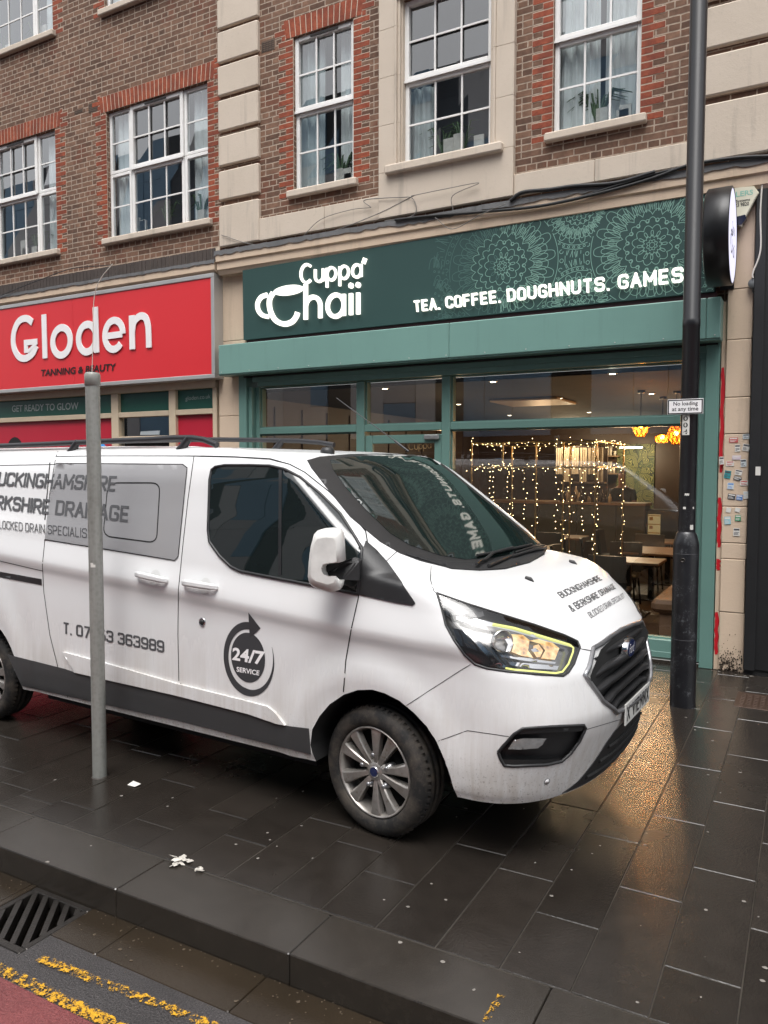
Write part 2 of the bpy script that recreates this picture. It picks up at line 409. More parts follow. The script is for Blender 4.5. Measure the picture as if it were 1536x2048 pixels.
# paving: one sheet of slabs laid in strips towards the shops, each strip broken at its own joints
bX = [-.17-.2757*k for k in range(-8, 40)]
seen = {1: 3.503, 0: 3.07, -1: 3.567, -2: 3.185, -3: 3.458, -4: 3.583, -5: 3.118, -6: 3.307, -7: 3.463, -8: 3.08, -9: 3.27, -10: 2.989, -11: 3.46, -12: 2.944, -17: 3.47}
mb = MB(); tones = []
Y0, Y1, G = 2.741, 8.32, .0026
for i, xb in enumerate(bX):
    idx = -(i-8)                      # strip from xb-.2757 to xb, 0 = the one right of x = -.445
    j0 = seen.get(idx, 2.75+random.random()*.85)
    ys = [Y0]+[y for y in [j0+.853*k for k in range(-1, 8)] if Y0+.03 < y < Y1]+[Y1]
    for a, b in zip(ys, ys[1:]):
        z = random.uniform(-.0007, .0007); tx, ty = random.uniform(-.0012, .0012), random.uniform(-.0009, .0009)
        x0, x1, y0, y1 = xb-.2757+G, xb-G, a+G, b-G
        cx, cy = (x0+x1)/2, (y0+y1)/2
        zz = lambda x, y, d=0: z+tx*(x-cx)/.14+ty*(y-cy)/.4-d
        e = .0025
        o = [(x0, y0), (x1, y0), (x1, y1), (x0, y1)]; q = [(x0+e, y0+e), (x1-e, y0+e), (x1-e, y1-e), (x0+e, y1-e)]
        vs = [(x, y, zz(x, y)) for x, y in q]+[(x, y, zz(x, y, .003)) for x, y in o]
        mb.add(vs, [(0, 1, 2, 3)]+[(k+4, (k+1) % 4+4, (k+1) % 4, k) for k in range(4)])
        tones += [random.uniform(.82, 1.16)]*5
pav = mb.build('pavement', M_slab, kind='structure')
ca = pav.data.color_attributes.new('tone', 'FLOAT_COLOR', 'CORNER')
for p, tn in zip(pav.data.polygons, tones):
    for li in p.loop_indices: ca.data[li].color = (tn, tn*random.uniform(.995, 1.0), tn, 1)
mb = MB(); mb.quad((-14, 2.735, -.0035), (4, 2.735, -.0035), (4, 8.33, -.0035), (-14, 8.33, -.0035))
mb.build('paving_joints', M_grout, kind='structure')
# kerb stones .97 m long with a real 128 mm face
mb = MB()
for k in range(-9, 14):
    xa = -1.76-.97*k
    mb.box(xa-.9685, xa-.0015, 2.423, 2.733, -.4, random.uniform(-.001, .001), 0, .005)
mb.build('kerb', M_kerb, kind='structure')
# gutter stones, tarmac, red lane; each sheet a few mm above the one below
mb = MB()
for k in range(-6, 14):
    xa = -1.15-.72*k
    if -3.62 < xa-.72 and xa < -2.2 : pass
    x0, x1 = xa-.718, xa-.002
    if x1 > -3.276 and x0 < -2.875:    # stones stop at the drain
        if x0 < -3.276: mb.box(x0, -3.276, 2.185, 2.421, -.4, KZ, 0, .004)
        if x1 > -2.875: mb.box(-2.875, x1, 2.185, 2.421, -.4, KZ, 0, .004)
        continue
    mb.box(x0, x1, 2.185, 2.421, -.4, KZ, 0, .004)
mb.build('gutter', M_gut, kind='structure')
mb = MB()
nx, z = 8, KZ-.003
def sheet(mb, x0, x1, y0, y1, z): mb.quad((x0, y0, z), (x1, y0, z), (x1, y1, z), (x0, y1, z))
sheet(mb, -60, -3.276, 1.86, 2.185, z); sheet(mb, -2.875, 60, 1.86, 2.185, z); sheet(mb, -3.276, -2.875, 1.86, 2.03, z)
mb.build('road_edge', M_tar, kind='structure')
mb = MB(); sheet(mb, -60, 60, -1.2, 1.897, z+.004); mb.build('red_lane', M_red, kind='structure')
mb = MB(); sheet(mb, -60, 60, -10.2, -1.2, z); mb.build('road', M_tar, kind='structure')
mb = MB(); mb.box(-60, 60, -14.2, -10.2, -.4, 0); mb.build('far_pavement', M_grout, kind='structure')
mb = MB(); sheet(mb, -150, 150, -150, 150, -.42); mb.build('ground', M_grout, kind='structure')
# double yellow line: worn thermoplastic strips with ragged wear
def yellow(name, x0, x1, yc, wd, wear, x_end=None):
    mb = MB(); n = int((x1-x0)/.03); vs = []; W = []
    for i in range(n+1):
        x = x0+(x1-x0)*i/n
        for j, s in enumerate((-.5, -.3, .3, .5)):
            vs.append((x, yc(x)+s*wd, KZ+.0045)); W.append(wear(x)+(-.30 if j in (0, 3) else .04))
    fs = [(4*i+j, 4*i+4+j, 4*i+5+j, 4*i+1+j) for i in range(n) for j in range(3)]
    mb.add(vs, fs); o = mb.build(name, M_yel, kind='structure')
    ca = o.data.color_attributes.new('wear', 'FLOAT_COLOR', 'POINT')
    for d, v in zip(ca.data, W): d.color = (v, v, v, 1)
yellow('yellow_line', -9, 6, lambda x: 1.926, .062, lambda x: .42+.05*math.sin(x*5))
yellow('yellow_line', -2.77, 6, lambda x: 2.052+(x+2.77)*.055 if x < -1.8 else 2.105, .052, lambda x: .30 if x > -2.5 else .36)
yellow('yellow_line', -9, -3.45, lambda x: 2.06, .055, lambda x: .38)
# kerb blip of yellow paint
def blip():
    mb = MB(); bq, be = P(968, 2044, Z=0), P(1002, 1990, Z=0); vs = [(bq[0]+(be[0]-bq[0])*(k//2)/8+(-.010 if k % 2 else .014)+.004*math.sin(k*2.1), bq[1]+(be[1]-bq[1])*(k//2)/8, .0022) for k in range(18)]
    mb.add(vs, [(2*k, 2*k+1, 2*k+3, 2*k+2) for k in range(8)]); o = mb.build('kerb_marking', M_yel, kind='structure')
    ca = o.data.color_attributes.new('wear', 'FLOAT_COLOR', 'POINT')
    for d in ca.data: d.color = (.33,)*3+(1,)
blip()
# drain grating
M_iron = mk('wet_cast_iron', (.045, .040, .036), .32, .6, .4, 25, .5, 120)
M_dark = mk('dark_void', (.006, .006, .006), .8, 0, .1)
dr = thing('drain_grating', (-3.14, 2.2, KZ), 'wet cast iron drain grating with slanting bars in the gutter', 'drain')
mb = MB()
gx0, gx1, gy0, gy1 = -3.272, -2.88, 2.035, 2.418
mb.box(gx0, gx1, gy0, gy0+.035, KZ-.06, KZ-.002, 0, .004); mb.box(gx0, gx1, gy1-.03, gy1, KZ-.06, KZ-.002, 0, .004)
mb.box(gx0, gx0+.03, gy0+.035, gy1-.03, KZ-.06, KZ-.0025, 0, .004); mb.box(gx1-.03, gx1, gy0+.035, gy1-.03, KZ-.06, KZ-.0025, 0, .004)
mb.build('frame', M_iron, dr)
mb = MB()
for k in range(-4, 7):
    xa = gx0+.03+.075*k
    p0, p1 = [xa+.27, gy0+.033], [xa, gy1-.028]
    t0 = 0 if p0[0] <= gx1-.028 else (gx1-.028-p0[0])/(p1[0]-p0[0]); t1 = 1 if p1[0] >= gx0+.028 else (gx0+.028-p0[0])/(p1[0]-p0[0])
    if t1-t0 < .12: continue
    a = np.array([p0[0]+(p1[0]-p0[0])*t0, p0[1]+(p1[1]-p0[1])*t0]); b = np.array([p0[0]+(p1[0]-p0[0])*t1, p0[1]+(p1[1]-p0[1])*t1])
    c = (a+b)/2; d = (b-a)/2; nn = np.array([d[1], -d[0]])/np.linalg.norm(d)*.013
    mb.obox((*c, KZ-.032), (*d, 0), (*nn, 0), (0, 0, .027))
mb.build('bars', M_iron, dr)
mb = MB(); mb.box(gx0+.02, gx1-.02, gy0+.02, gy1-.02, KZ-.27, KZ-.255); mb.build('sump', M_dark, dr)
# inspection cover by the pillar
cv = thing('inspection_cover', (-.3, 7.1, 0), 'rusty square inspection cover set in the pavement by the stone pillar', 'cover')
mb = MB(); cx0, cx1, cy0, cy1 = -.50, .02, 6.82, 7.28
mb.box(cx0, cx1, cy0, cy1, -.02, .0035, 0, .002)
M_rust = mk('rusty_iron', (.07, .042, .030), .35, .4, .4, 30, .5, 120)
mb.build('frame', M_rust, cv)
mb = MB()
for i in range(9):
    for j in range(8):
        mb.box(cx0+.035+.051*i, cx0+.07+.051*i, cy0+.035+.05*j, cy0+.068+.05*j, .003, .0065, 0, .001)
mb.build('studs', M_rust, cv)
# trodden gum and scraps: nobody could count them
M_gum = mk('trodden_gum', (.20, .185, .165), .5, 0, .6, 9)
mb = MB(); rg = random.Random(3)
def blob(x, y, r, z=.0016):
    n = 9; a0 = rg.random()*6; ex = rg.uniform(.5, 1.5)
    mb.add([(x, y, z+.0012)]+[(x+r*rg.uniform(.75, 1.2)*math.cos(a0+2*math.pi*k/n)*ex, y+r*rg.uniform(.75, 1.2)*math.sin(a0+2*math.pi*k/n), z) for k in range(n)], [(0, 1+k, 1+(k+1) % n) for k in range(n)])
for px in [(1200,1692),(1143,1740),(1103,1792),(1070,1726),(892,1800),(816,1814),(768,1800),(863,1768),(1293,1667),(1412,1820),(1517,1834),(1441,1586),(1417,1540),(1416,1550),(1480,1545),(1425,1482),(1415,1445),(1390,1460),(1398,1411),(931,1617),(913,1634),(1530,1936),(1525,1962),(1402,1995),(243,1592),(335,1613),(345,1596),(535,1666),(540,1680),(553,1597),(603,1652),(606,1583),(472,1689),(516,1717),(182,1692),(95,1724),(885,1924),(800,1885),(948,1980),(1372,1435),(1380,1395),(1460,1382),(1495,1375),(1405,1365),(1520,1372),(1484,1390),(625,1717),(1290,1690),(1488,1803),(110,1560)]:
    q = P(*px, Z=0); blob(q[0], q[1], rg.uniform(.005, .010))
for k in range(90):
    blob(rg.uniform(-5.5, 1.0), rg.uniform(2.8, 8.0), rg.uniform(.002, .007))
for k in range(40): blob(rg.uniform(-.8, .5), 8.03-abs(rg.gauss(0, .10)), rg.uniform(.004, .014))
mb.build('gum_and_scraps', M_gum, kind='stuff')
mb = MB()
for k in range(260):
    y = 2.42-abs(rg.gauss(0, .05)) if k % 2 else rg.uniform(2.16, 2.42)
    x = rg.uniform(-4.2, .5)
    if -3.28 < x < -2.87: continue
    blob(x, y, rg.uniform(.0012, .004), KZ+.002)
for k in range(26):
    x, y = rg.uniform(-2.8, -1.0), rg.uniform(2.2, 2.41); blob(x, y, rg.uniform(.003, .008), KZ+.002)
mb.build('gutter_grit', mk('brown_grit', (.075, .055, .035), .6, 0, .7, 25), kind='stuff')
# ================================================================== terrace building
F = 8.07
def m_brick():
    t = NT('brown_brick'); ps = t.pos(); sp = t.n('ShaderNodeSeparateXYZ'); t.l(ps, sp.inputs[0])
    cb = t.n('ShaderNodeCombineXYZ'); t.l(t.math('ADD', sp.outputs[0], sp.outputs[1]), cb.inputs[0]); t.l(sp.outputs[2], cb.inputs[1])
    wob = t.n('ShaderNodeTexNoise'); wob.inputs['Scale'].default_value = 14; t.l(ps, wob.inputs['Vector'])
    v = t.n('ShaderNodeVectorMath', operation='MULTIPLY_ADD'); t.l(wob.outputs['Color'], v.inputs[0]); v.inputs[1].default_value = (.009, .009, 0); t.l(cb.outputs[0], v.inputs[2])
    def br(c1, c2, m, bias):
        b = t.n('ShaderNodeTexBrick'); b.offset = .5; b.offset_frequency = 2; b.squash = .5; b.squash_frequency = 3
        b.inputs['Scale'].default_value = 1; b.inputs['Brick Width'].default_value = .225; b.inputs['Row Height'].default_value = .0705
        b.inputs['Mortar Size'].default_value = .0072; b.inputs['Mortar Smooth'].default_value = .25; b.inputs['Bias'].default_value = bias
        b.inputs['Color1'].default_value = (*c1, 1); b.inputs['Color2'].default_value = (*c2, 1); b.inputs['Mortar'].default_value = (*m, 1)
        t.l(v.outputs[0], b.inputs['Vector']); return b
    b = br((.145, .078, .052), (.29, .162, .106), (.36, .29, .23), 0)
    n1 = t.noise(18, 5, .65, ps); n2 = t.noise(.8, 4, .6, ps); n3 = t.noise(3.3, 2, .5, ps)
    c = t.mix(t.gray(n1, .3, .75), t.mix(.40, b.outputs['Color'], (.0, .0, .0)), b.outputs['Color'])
    c = t.mix(t.gray(n1, .55, .8), c, t.mix(.25, c, (.30, .17, .10)))
    c = t.mix(t.gray(n3, .60, .70, 0, .5), c, (.17, .052, .030))
    c = t.mix(t.gray(n2, .40, .72, 0, .38), c, t.mix(.55, c, (.02, .018, .016)))
    mq = t.n('ShaderNodeMapping'); mq.inputs['Scale'].default_value = (2.6, 2.6, .3); t.l(ps, mq.inputs['Vector']); n4 = t.noise(1, 5, .65, mq.outputs[0])
    soot = t.gray(n4, .50, .74, 0, .26); c = t.mix(soot, c, (.035, .030, .027))
    c = t.mix(b.outputs['Fac'], c, t.mix(t.gray(n1, .3, .7), (.28, .215, .165), (.47, .375, .295)))
    c = t.mix(t.gray(n4, .55, .8, 0, .15), c, (.06, .05, .045))
    h = t.math('MULTIPLY_ADD', b.outputs['Fac'], -1.); h.node.inputs[2].default_value = 1.
    h = t.math('ADD', h, t.math('MULTIPLY', n1, .5))
    t.bsdf(c, .85, 0, .3, h, .8, .008); return t.m
M_brick = m_brick()
def m_red():
    t = NT('red_rubbed_brick'); ps = t.pos(); n1 = t.noise(22, 5, .65, ps); n2 = t.noise(5.5, 2, .5, ps)
    c = t.mix(t.gray(n1, .3, .7), (.19, .040, .020), (.36, .092, .044)); c = t.mix(t.gray(n2, .4, .62), c, t.mix(.5, c, (.10, .028, .02)))
    t.bsdf(c, .8, 0, .3, n1, .5, .006); return t.m
M_redb = m_red()
M_mortar = mk('pale_mortar', (.52, .43, .34), .9, 0, .25, 20, .4, 90)
def m_stone(name, c0, c1, dirt=(.10, .09, .08), amt=.5):
    t = NT(name); ps = t.pos(); n1 = t.noise(1.6, 6, .6, ps); n2 = t.noise(30, 5, .7, ps)
    mp = t.n('ShaderNodeMapping'); mp.inputs['Scale'].default_value = (6, 6, .5); t.l(ps, mp.inputs['Vector'])
    n3 = t.noise(1.0, 5, .65, mp.outputs[0])
    c = t.mix(n1, c0, c1); c = t.mix(t.gray(n3, .55, .8, 0, amt), c, dirt); c = t.mix(t.gray(n2, .58, .75, 0, .35), c, t.mix(.5, c, dirt))
    t.bsdf(c, .85, 0, .3, n2, .35, .006); return t.m
M_stone = m_stone('pale_stone', (.50, .425, .345), (.62, .535, .445))
M_cream = m_stone('cream_painted_render', (.56, .43, .315), (.64, .505, .385), (.16, .12, .09), .35)
M_lead = m_stone('weathered_lead', (.060, .062, .066), (.17, .168, .168), (.03, .03, .03), .9)
def m_upvc():
    t = NT('white_window_frame'); n1 = t.noise(3, 4, .6); c = t.mix(t.gray(n1, .4, .7, 0, .35), (.80, .79, .77), (.62, .59, .54))
    t.bsdf(c, .35); return t.m
M_upvc = m_upvc()
M_pane = glass_mat('window_glass', (.86, .91, .93), 4.2, 1.45)
M_room = mk('dim_room', (.17, .18, .20), .9, 0, .3, 2)
M_curt = mk('net_curtain', (.78, .80, .78), .9, 0, .2, 4)
M_curtg = mk('grey_curtain', (.50, .55, .54), .9, 0, .3, 4)
M_leaf = mk('houseplant_leaf', (.05, .10, .035), .5, 0, .4, 8)
M_pot = mk('pot_and_cards', (.55, .52, .47), .6, 0, .4, 20)
bld = thing('terrace_building', (-6.9, F, 0), 'brown brick terrace with pale stone bands and white paned windows above two shops', 'building')
X_ = lambda px, py, Y=F: float(P(px, py, Y=Y)[0]); Z_ = lambda px, py, Y=F: float(P(px, py, Y=Y)[2])
XQ0, XQ1 = X_(441, 250), X_(521, 250)                 # left quoins
XS0, XS1 = X_(763, 200), X_(1032, 200)                # stone window bay
XR = X_(1413, 60)                                     # right quoins
# windows: x0, x1, z0, z1, kind
W1 = (X_(214.5, 350), X_(416, 300), Z_(217, 479), Z_(415, 161))
wl = W1[1]-W1[0]
W0 = (X_(112.5, 380)-wl, X_(112.5, 380), W1[2], W1[3])
UP = Z_(60, 82)-W1[2]
NAR = (X_(587, 230), X_(707, 200), Z_(590, 383), Z_(589, 74))
STO = (X_(806, 170), X_(983, 150), Z_(805, 333), Z_(808, 2))
RIG = (X_(1106, 150), X_(1282, 120), Z_(1108, 268), NAR[3])
wins = [('tri', W0), ('tri', W1), ('six', NAR), ('six', STO), ('six', RIG)]
wins += [(k, (a, b, c+UP, d+UP)) for k, (a, b, c, d) in wins]
W2 = (W0[0]-2.55, W0[1]-2.55, W1[2], W1[3]); wins += [('tri', W2), ('tri', (W2[0], W2[1], W2[2]+UP, W2[3]+UP))]
XL, XRR, ZB, ZT = -16., 3.2, 3.2, 12.6
# brick wall with real openings
def wall_with_holes(mb, x0, x1, z0, z1, holes, y, rev):
    xs = sorted({x0, x1}|{v for h in holes for v in h[:2] if x0 < v < x1}); zs = sorted({z0, z1}|{v for h in holes for v in h[2:] if z0 < v < z1})
    for a, b in zip(xs, xs[1:]):
        for c, d in zip(zs, zs[1:]):
            cx, cz = (a+b)/2, (c+d)/2
            if any(h[0] < cx < h[1] and h[2] < cz < h[3] for h in holes): continue
            mb.quad((a, y, c), (b, y, c), (b, y, d), (a, y, d))
    for a, b, c, d in holes:
        mb.quad((a, y, c), (a, y, d), (a, y+rev, d), (a, y+rev, c)); mb.quad((b, y, c), (b, y+rev, c), (b, y+rev, d), (b, y, d))
        mb.quad((a, y, d), (b, y, d), (b, y+rev, d), (a, y+rev, d)); mb.quad((a, y, c), (a, y+rev, c), (b, y+rev, c), (b, y, c))
mb = MB(); wall_with_holes(mb, XL, XRR, ZB, ZT, [h for _, h in wins], F, .16); mb.build('wall', M_brick, bld, fix=False)
# roof slab and the rooms' dark shell behind
mb = MB(); mb.box(XL, XRR, F-.15, F+6, ZT, ZT+.2); mb.build('roof', M_lead, bld)
mb = MB(); mb.quad((XL, F+1.1, ZB), (XRR, F+1.1, ZB), (XRR, F+1.1, ZT), (XL, F+1.1, ZT))
for zz in (ZB+.4, W1[2]-.35, W1[2]+UP-.35): mb.quad((XL, F+.17, zz), (XRR, F+.17, zz), (XRR, F+1.1, zz), (XL, F+1.1, zz))
for xx in [XL, XQ0, XQ1+.1, XS0+.1, XS1, XR+.1, XRR, W0[1]+.5, W0[0]-.3]: mb.quad((xx, F+.17, ZB), (xx, F+1.1, ZB), (xx, F+1.1, ZT), (xx, F+.17, ZT))
mb.build('room_shell', M_room, bld)
def sash(mb, x0, x1, z0, z1, nx, nz, y, fr=.048, dep=.06):
    """frame members and glazing bars; returns the glass rectangle"""
    mb.box(x0, x0+fr, y, y+dep, z0, z1, 0, .006); mb.box(x1-fr, x1, y, y+dep, z0, z1, 0, .006)
    mb.box(x0+fr, x1-fr, y+.001, y+dep, z0, z0+fr, 0, .006); mb.box(x0+fr, x1-fr, y+.001, y+dep, z1-fr, z1, 0, .006)
    gx0, gx1, gz0, gz1 = x0+fr, x1-fr, z0+fr, z1-fr
    for i in range(1, nx): xx = gx0+(gx1-gx0)*i/nx; mb.box(xx-.010, xx+.010, y+.016, y+.034, gz0, gz1)
    for i in range(1, nz): zz = gz0+(gz1-gz0)*i/nz; mb.box(gx0, gx1, y+.018, y+.032, zz-.010, zz+.010)
    return gx0, gx1, gz0, gz1
def curtain(x0, x1, z0, z1, y, parent, mat, seed):
    r = random.Random(seed); mb = MB(); n = int((x1-x0)/.012)+2; ph = r.random()*6
    pr = [(x0+(x1-x0)*i/(n-1), y+.03*math.sin(i*.55+ph)+.012*math.sin(i*1.7)) for i in range(n)]
    vs = [(x, yy, z0) for x, yy in pr]+[(x+.02*math.sin(k*.3), yy, z1) for k, (x, yy) in enumerate(pr)]
    mb.add(vs, [(i, i+1, n+i+1, n+i) for i in range(n-1)], 0, True); mb.build('curtain', mat, parent)
SW = {}
for wi, (kind, (x0, x1, z0, z1)) in enumerate(wins):
    y = F+.055; mb = MB(); glass = []
    mid = z0+(z1-z0)*.515
    if kind == 'tri':
        a, b = x0+(x1-x0)*.225, x0+(x1-x0)*.755
        cols = [(x0, a, 1), (a+.006, b-.006, 3), (b, x1, 1)]
    else: cols = [(x0, x1, 3)]
    for ca, cb, nx in cols:
        wide = nx == 3
        glass.append(sash(mb, ca, cb, z0, mid, nx, 2, y, .050 if wide else .045))
        glass.append(sash(mb, ca, cb, mid+.002, z1, nx, 2, y-(.022 if wide else 0), .055 if wide else .045))
        if wide:
            cx = (ca+cb)/2; mb.box(cx-.2, cx+.2, y-.032, y-.022, z1-.042, z1-.022, 1)      # trickle vent
            mb.box(ca, cb, y-.034, y-.0225, mid-.012, mid+.016)
    wo = mb.build('window', [M_upvc, M_iron], bld)
    mb = MB()
    for gx0, gx1, gz0, gz1 in glass:
        r = random.Random(wi*31+len(mb.v)); t1, t2 = r.uniform(-.004, .004), r.uniform(-.004, .004)
        mb.quad((gx0, y+.026+t1, gz0), (gx1, y+.026+t2, gz0), (gx1, y+.026+t2+t1, gz1), (gx0, y+.026, gz1))
    mb.build('pane', M_pane, wo, fix=False)
    inset = y+.13
    if kind == 'tri':
        curtain(x0, x0+.36, z0, z1, inset, wo, M_curt if wi != 0 else M_curtg, wi); curtain(x1-.42, x1, z0, z1, inset+.03, wo, M_curt, wi+9)
    elif (x0, x1) == RIG[:2]: curtain(x0, x0+.45, z0, z1, inset, wo, M_curt, wi); curtain(x0+.48, x1, z0, z1, inset+.06, wo, M_curt, wi+5)
    elif (x0, x1) == NAR[:2]: curtain(x0, x0+.34, z0, z1, inset, wo, M_curtg, wi); curtain(x1-.30, x1, z0, z1, inset+.05, wo, M_curt, wi+4)
    else: curtain(x0, x0+.28, z0, z0+(z1-z0)*.5, inset, wo, M_curtg, wi)
    # plants, cards and jars on the inner ledge
    r = random.Random(wi+50); mb = MB()
    for k in range(4 if kind == 'tri' else 3):
        xx = r.uniform(x0+.15, x1-.15); hh = r.uniform(.12, .3); mb.box(xx-.06, xx+.06, y+.09, y+.12, z0+.02, z0+.02+hh, 1)
    for k in range(2):
        xx = r.uniform(x0+.25, x1-.25)
        for q in range(18):
            a = r.uniform(-1.2, 1.2); L = r.uniform(.2, .5); pts = [(xx, y+.13, z0+.1), (xx+L*.4*math.sin(a), y+.13+r.uniform(-.02, .05), z0+.1+L*.7), (xx+L*math.sin(a)*.9, y+.13, z0+.1+L*.75*math.cos(a*.8))]
            mb.tube(pts, [.008, .012, .002], 4)
    mb.build('ledge_plants', [M_leaf, M_pot], wo)
    # stone sill
    if kind == 'tri' or (x0, x1) != STO[:2]:
        mb = MB(); mb.box(x0-.07, x1+.07, F-.075, F+.10, z0-.085, z0-.001, 0, .012); mb.build('sill', M_stone, wo)
        # gauged red brick arch and toothed red jambs, 2-3 mm proud of the wall
        mb = MB(); n = max(6, int((x1-x0+.2)/.0735)); ah = .225
        mb.box(x0-.115, x1+.115, F-.0015, F+.004, z1+.002, z1+ah, 1)
        for k in range(n):
            a = x0-.115+(x1-x0+.23)*k/n; b = x0-.115+(x1-x0+.23)*(k+1)/n; c = (x0+x1)/2; fl = .06
            sh = lambda q: (q-c)/((x1-x0)/2)*fl
            j = r.uniform(-.001, .001)
            p = [(a+.006, F-.004+j, z1+.004), (b-.006, F-.004+j, z1+.004), (b-.006+sh(b)*.4, F-.004+j, z1+ah), (a+.006+sh(a)*.4, F-.004+j, z1+ah)]
            mb.prism(p, (0, .008, 0))
        k = 0; zz = z0-.06
        while zz < z1+ah-.03:
            wd = .115 if k % 2 else .225
            for s in (-1, 1):
                xa = x0 if s < 0 else x1
                e = xa+s*wd
                lo, hi = sorted((xa+s*.003, e-s*.004)); 
                if zz > z1-.03: lo, hi = sorted((xa+s*.12, e+s*.06-s*.004))
                j = r.uniform(-.0012, .0012)
                mb.box(lo, hi, F-.0035+j, F+.004, zz+.005, zz+.0625)
                mb.box(min(lo, hi)-.004, max(lo, hi)+.004, F-.0012, F+.003, zz-.001, zz+.0705, 1)
            zz += .0705; k += 1
        mb.build('brick_surround', [M_redb, M_mortar], wo)
# stone: quoins, window bay, string band
mb = MB(); qz = [Z_(441, v) for v in (497, 416, 404, 347, 336, 278, 267, 206, 196, 138, 130, 70, 62, 5)]
qz += [qz[-1]+.06, qz[-1]+.06+.42]
while qz[-1] < ZT-.6: qz += [qz[-1]+.06, qz[-1]+.48]
for a, b in zip(qz[0::2], qz[1::2]):
    for xa, xb in ((XQ0, XQ1), (XR, XR+1.25)):
        mb = MB(); mb.box(xa, xb, F-.055, F+.02, a, b, 0, .012); mb.build('quoin', M_stone, bld)
for xa, xb in ((XQ0+.015, XQ1-.015), (XR+.015, XR+1.24)):
    mb = MB(); mb.box(xa, xb, F-.006, F+.01, qz[1], ZT-.4); mb.build('quoin_joint', M_brick, bld)
zb0, zb1 = Z_(443, 497), Z_(700, 421)
mb = MB()
xs = [XQ1+.002, -5.25, XS0]
for a, b in zip(xs, xs[1:]): mb = MB(); mb.box(a, b-.003, F-.045, F+.02, zb0, Z_(640, 417), 0, .006); mb.build('stone_band', M_stone, bld)
xs = [XS1, -2.0, XR-.002]
for a, b in zip(xs, xs[1:]): mb = MB(); mb.box(a+.002, b-.001, F-.045, F+.02, zb0, Z_(1032, 352), 0, .006); mb.build('stone_band', M_stone, bld)
mb = MB(); fy = F-.07
a, b, c, d = STO
def frame_blocks(c, d):
    zj = [c-.06+(d-c+.3)*i/4 for i in range(5)]
    for z0, z1 in zip(zj, zj[1:]):
        mb.box(XS0, a-.075, fy, F+.02, z0+.001, z1-.001, 0, .004); mb.box(b+.075, XS1, fy, F+.02, z0+.001, z1-.001, 0, .004)
        for k, o in enumerate((.075, .045)):              # stepped moulding towards the glass
            mb.box(a-o, a-o+.032, fy-.012+.03*k, F+.06, z0, z1, 0, .004); mb.box(b+o-.032, b+o, fy-.012+.03*k, F+.06, z0, z1, 0, .004)
        mb.box(a-.0135, a+.004, fy+.055, F+.055, z0, z1); mb.box(b-.004, b+.0135, fy+.055, F+.055, z0, z1)
for up in (0, UP): frame_blocks(c+up, d+up)
mb.box(XS0, XS1, fy, F+.02, zb0, c-.062, 0, .004)
mb.box(XS0, XS1, fy, F+.02, d+.242, c+UP-.062, 0, .004); mb.box(XS0, XS1, fy, F+.02, d+UP+.242, ZT-.3, 0, .004)
for up in (0, UP):
    mb.box(a-.07, b+.07, fy-.004, F+.02, d+up+.004, d+up+.24, 0, .004)
    mb.box(a-.17, b+.17, F-.14, F+.09, c+up-.10, c+up-.004, 0, .014)
mb.build('stone_bay', M_stone, bld)
# air bricks
mb = MB()
def airbrick(px, py, wd, hh):
    q = P(px, py, Y=F); mb.box(q[0], q[0]+wd, F-.003, F+.01, q[2]-hh, q[2], 1)
    for i in range(int(wd/.024)):
        for j in range(int(hh/.024)): mb.box(q[0]+.006+.024*i, q[0]+.021+.024*i, F-.0045, F, q[2]-hh+.006+.024*j, q[2]-hh+.02+.024*j)
M_vent = mk('terracotta_vent', (.12, .075, .05), .8, 0, .3, 30)
for q_ in ((523, 84, .21, .14), (177, 207, .2, .14), (149, 220, .19, .07)): mb = MB(); airbrick(*q_); mb.build('air_brick', [M_dark, M_vent], bld)
# dark soldier course above the salon fascia
mb = MB(); r = random.Random(4); z1 = Z_(300, 519); z0 = z1-.235; x = XL
M_sold = mk('sooty_brick', (.060, .046, .040), .85, 0, .5, 9, .4, 40)
mb.box(XL, XQ0-.02, F-.012, F+.004, z0-.1, z1, 1)
while x < XQ0-.1:
    mb.box(x+.004, min(x+.0705, XQ0-.022), F-.018-r.uniform(0, .004), F, z0+.004, z1-.004); x += .0745
mb.build('soldier_course', [M_sold, M_mortar], bld)
# cornices with lead flashing: long one over the cafe, lower one over the salon
def m_flash(): return M_lead
ct = Z_(443, 497, 7.9); cb_ = Z_(486, 541, 7.93)
mb = MB(); xc0, xc1 = X_(430, 520, 7.85), XRR
prof = [(F+.02, ct), (7.86, ct-.05), (7.86, ct-.17), (7.885, ct-.18), (7.885, ct-.27), (7.90, ct-.275), (7.93, ct-.33), (7.945, cb_-.01), (F+.02, cb_-.02)]
mb.prism([(xc0, y, z) for y, z in prof], (xc1-xc0, 0, 0)); mb.build('cornice', M_cream, bld)
mb = MB(); n = 160; vs = []; r = random.Random(8)
for i in range(n+1):
    x = xc0-.02+(xc1-xc0+.04)*i/n; dz = r.uniform(-.012, .012)
    if -4.2 < x < -3.5: dz -= .02
    vs += [(x, F-.03, ct+.015), (x, 7.855, ct-.035+dz*.3), (x, 7.848, ct-.095+dz)]
mb.add(vs, [(3*i+j, 3*i+3+j, 3*i+4+j, 3*i+1+j) for i in range(n) for j in (0, 1)]); mb.build('lead_flashing', M_lead, bld)
st = Z_(300, 541, 7.9)
mb = MB(); prof = [(F+.01, st+.02), (7.87, st-.02), (7.87, st-.13), (F+.01, st-.24)]
mb.prism([(XL, y, z) for y, z in prof], (xc0-XL-.03, 0, 0)); mb.build('cornice', M_cream, bld)
mb = MB(); vs = []
for i in range(n+1):
    x = XL+(xc0-XL-.02)*i/n; dz = r.uniform(-.01, .01); vs += [(x, F-.01, st+.05), (x, 7.865, st-.004+dz*.3), (x, 7.858, st-.05+dz)]
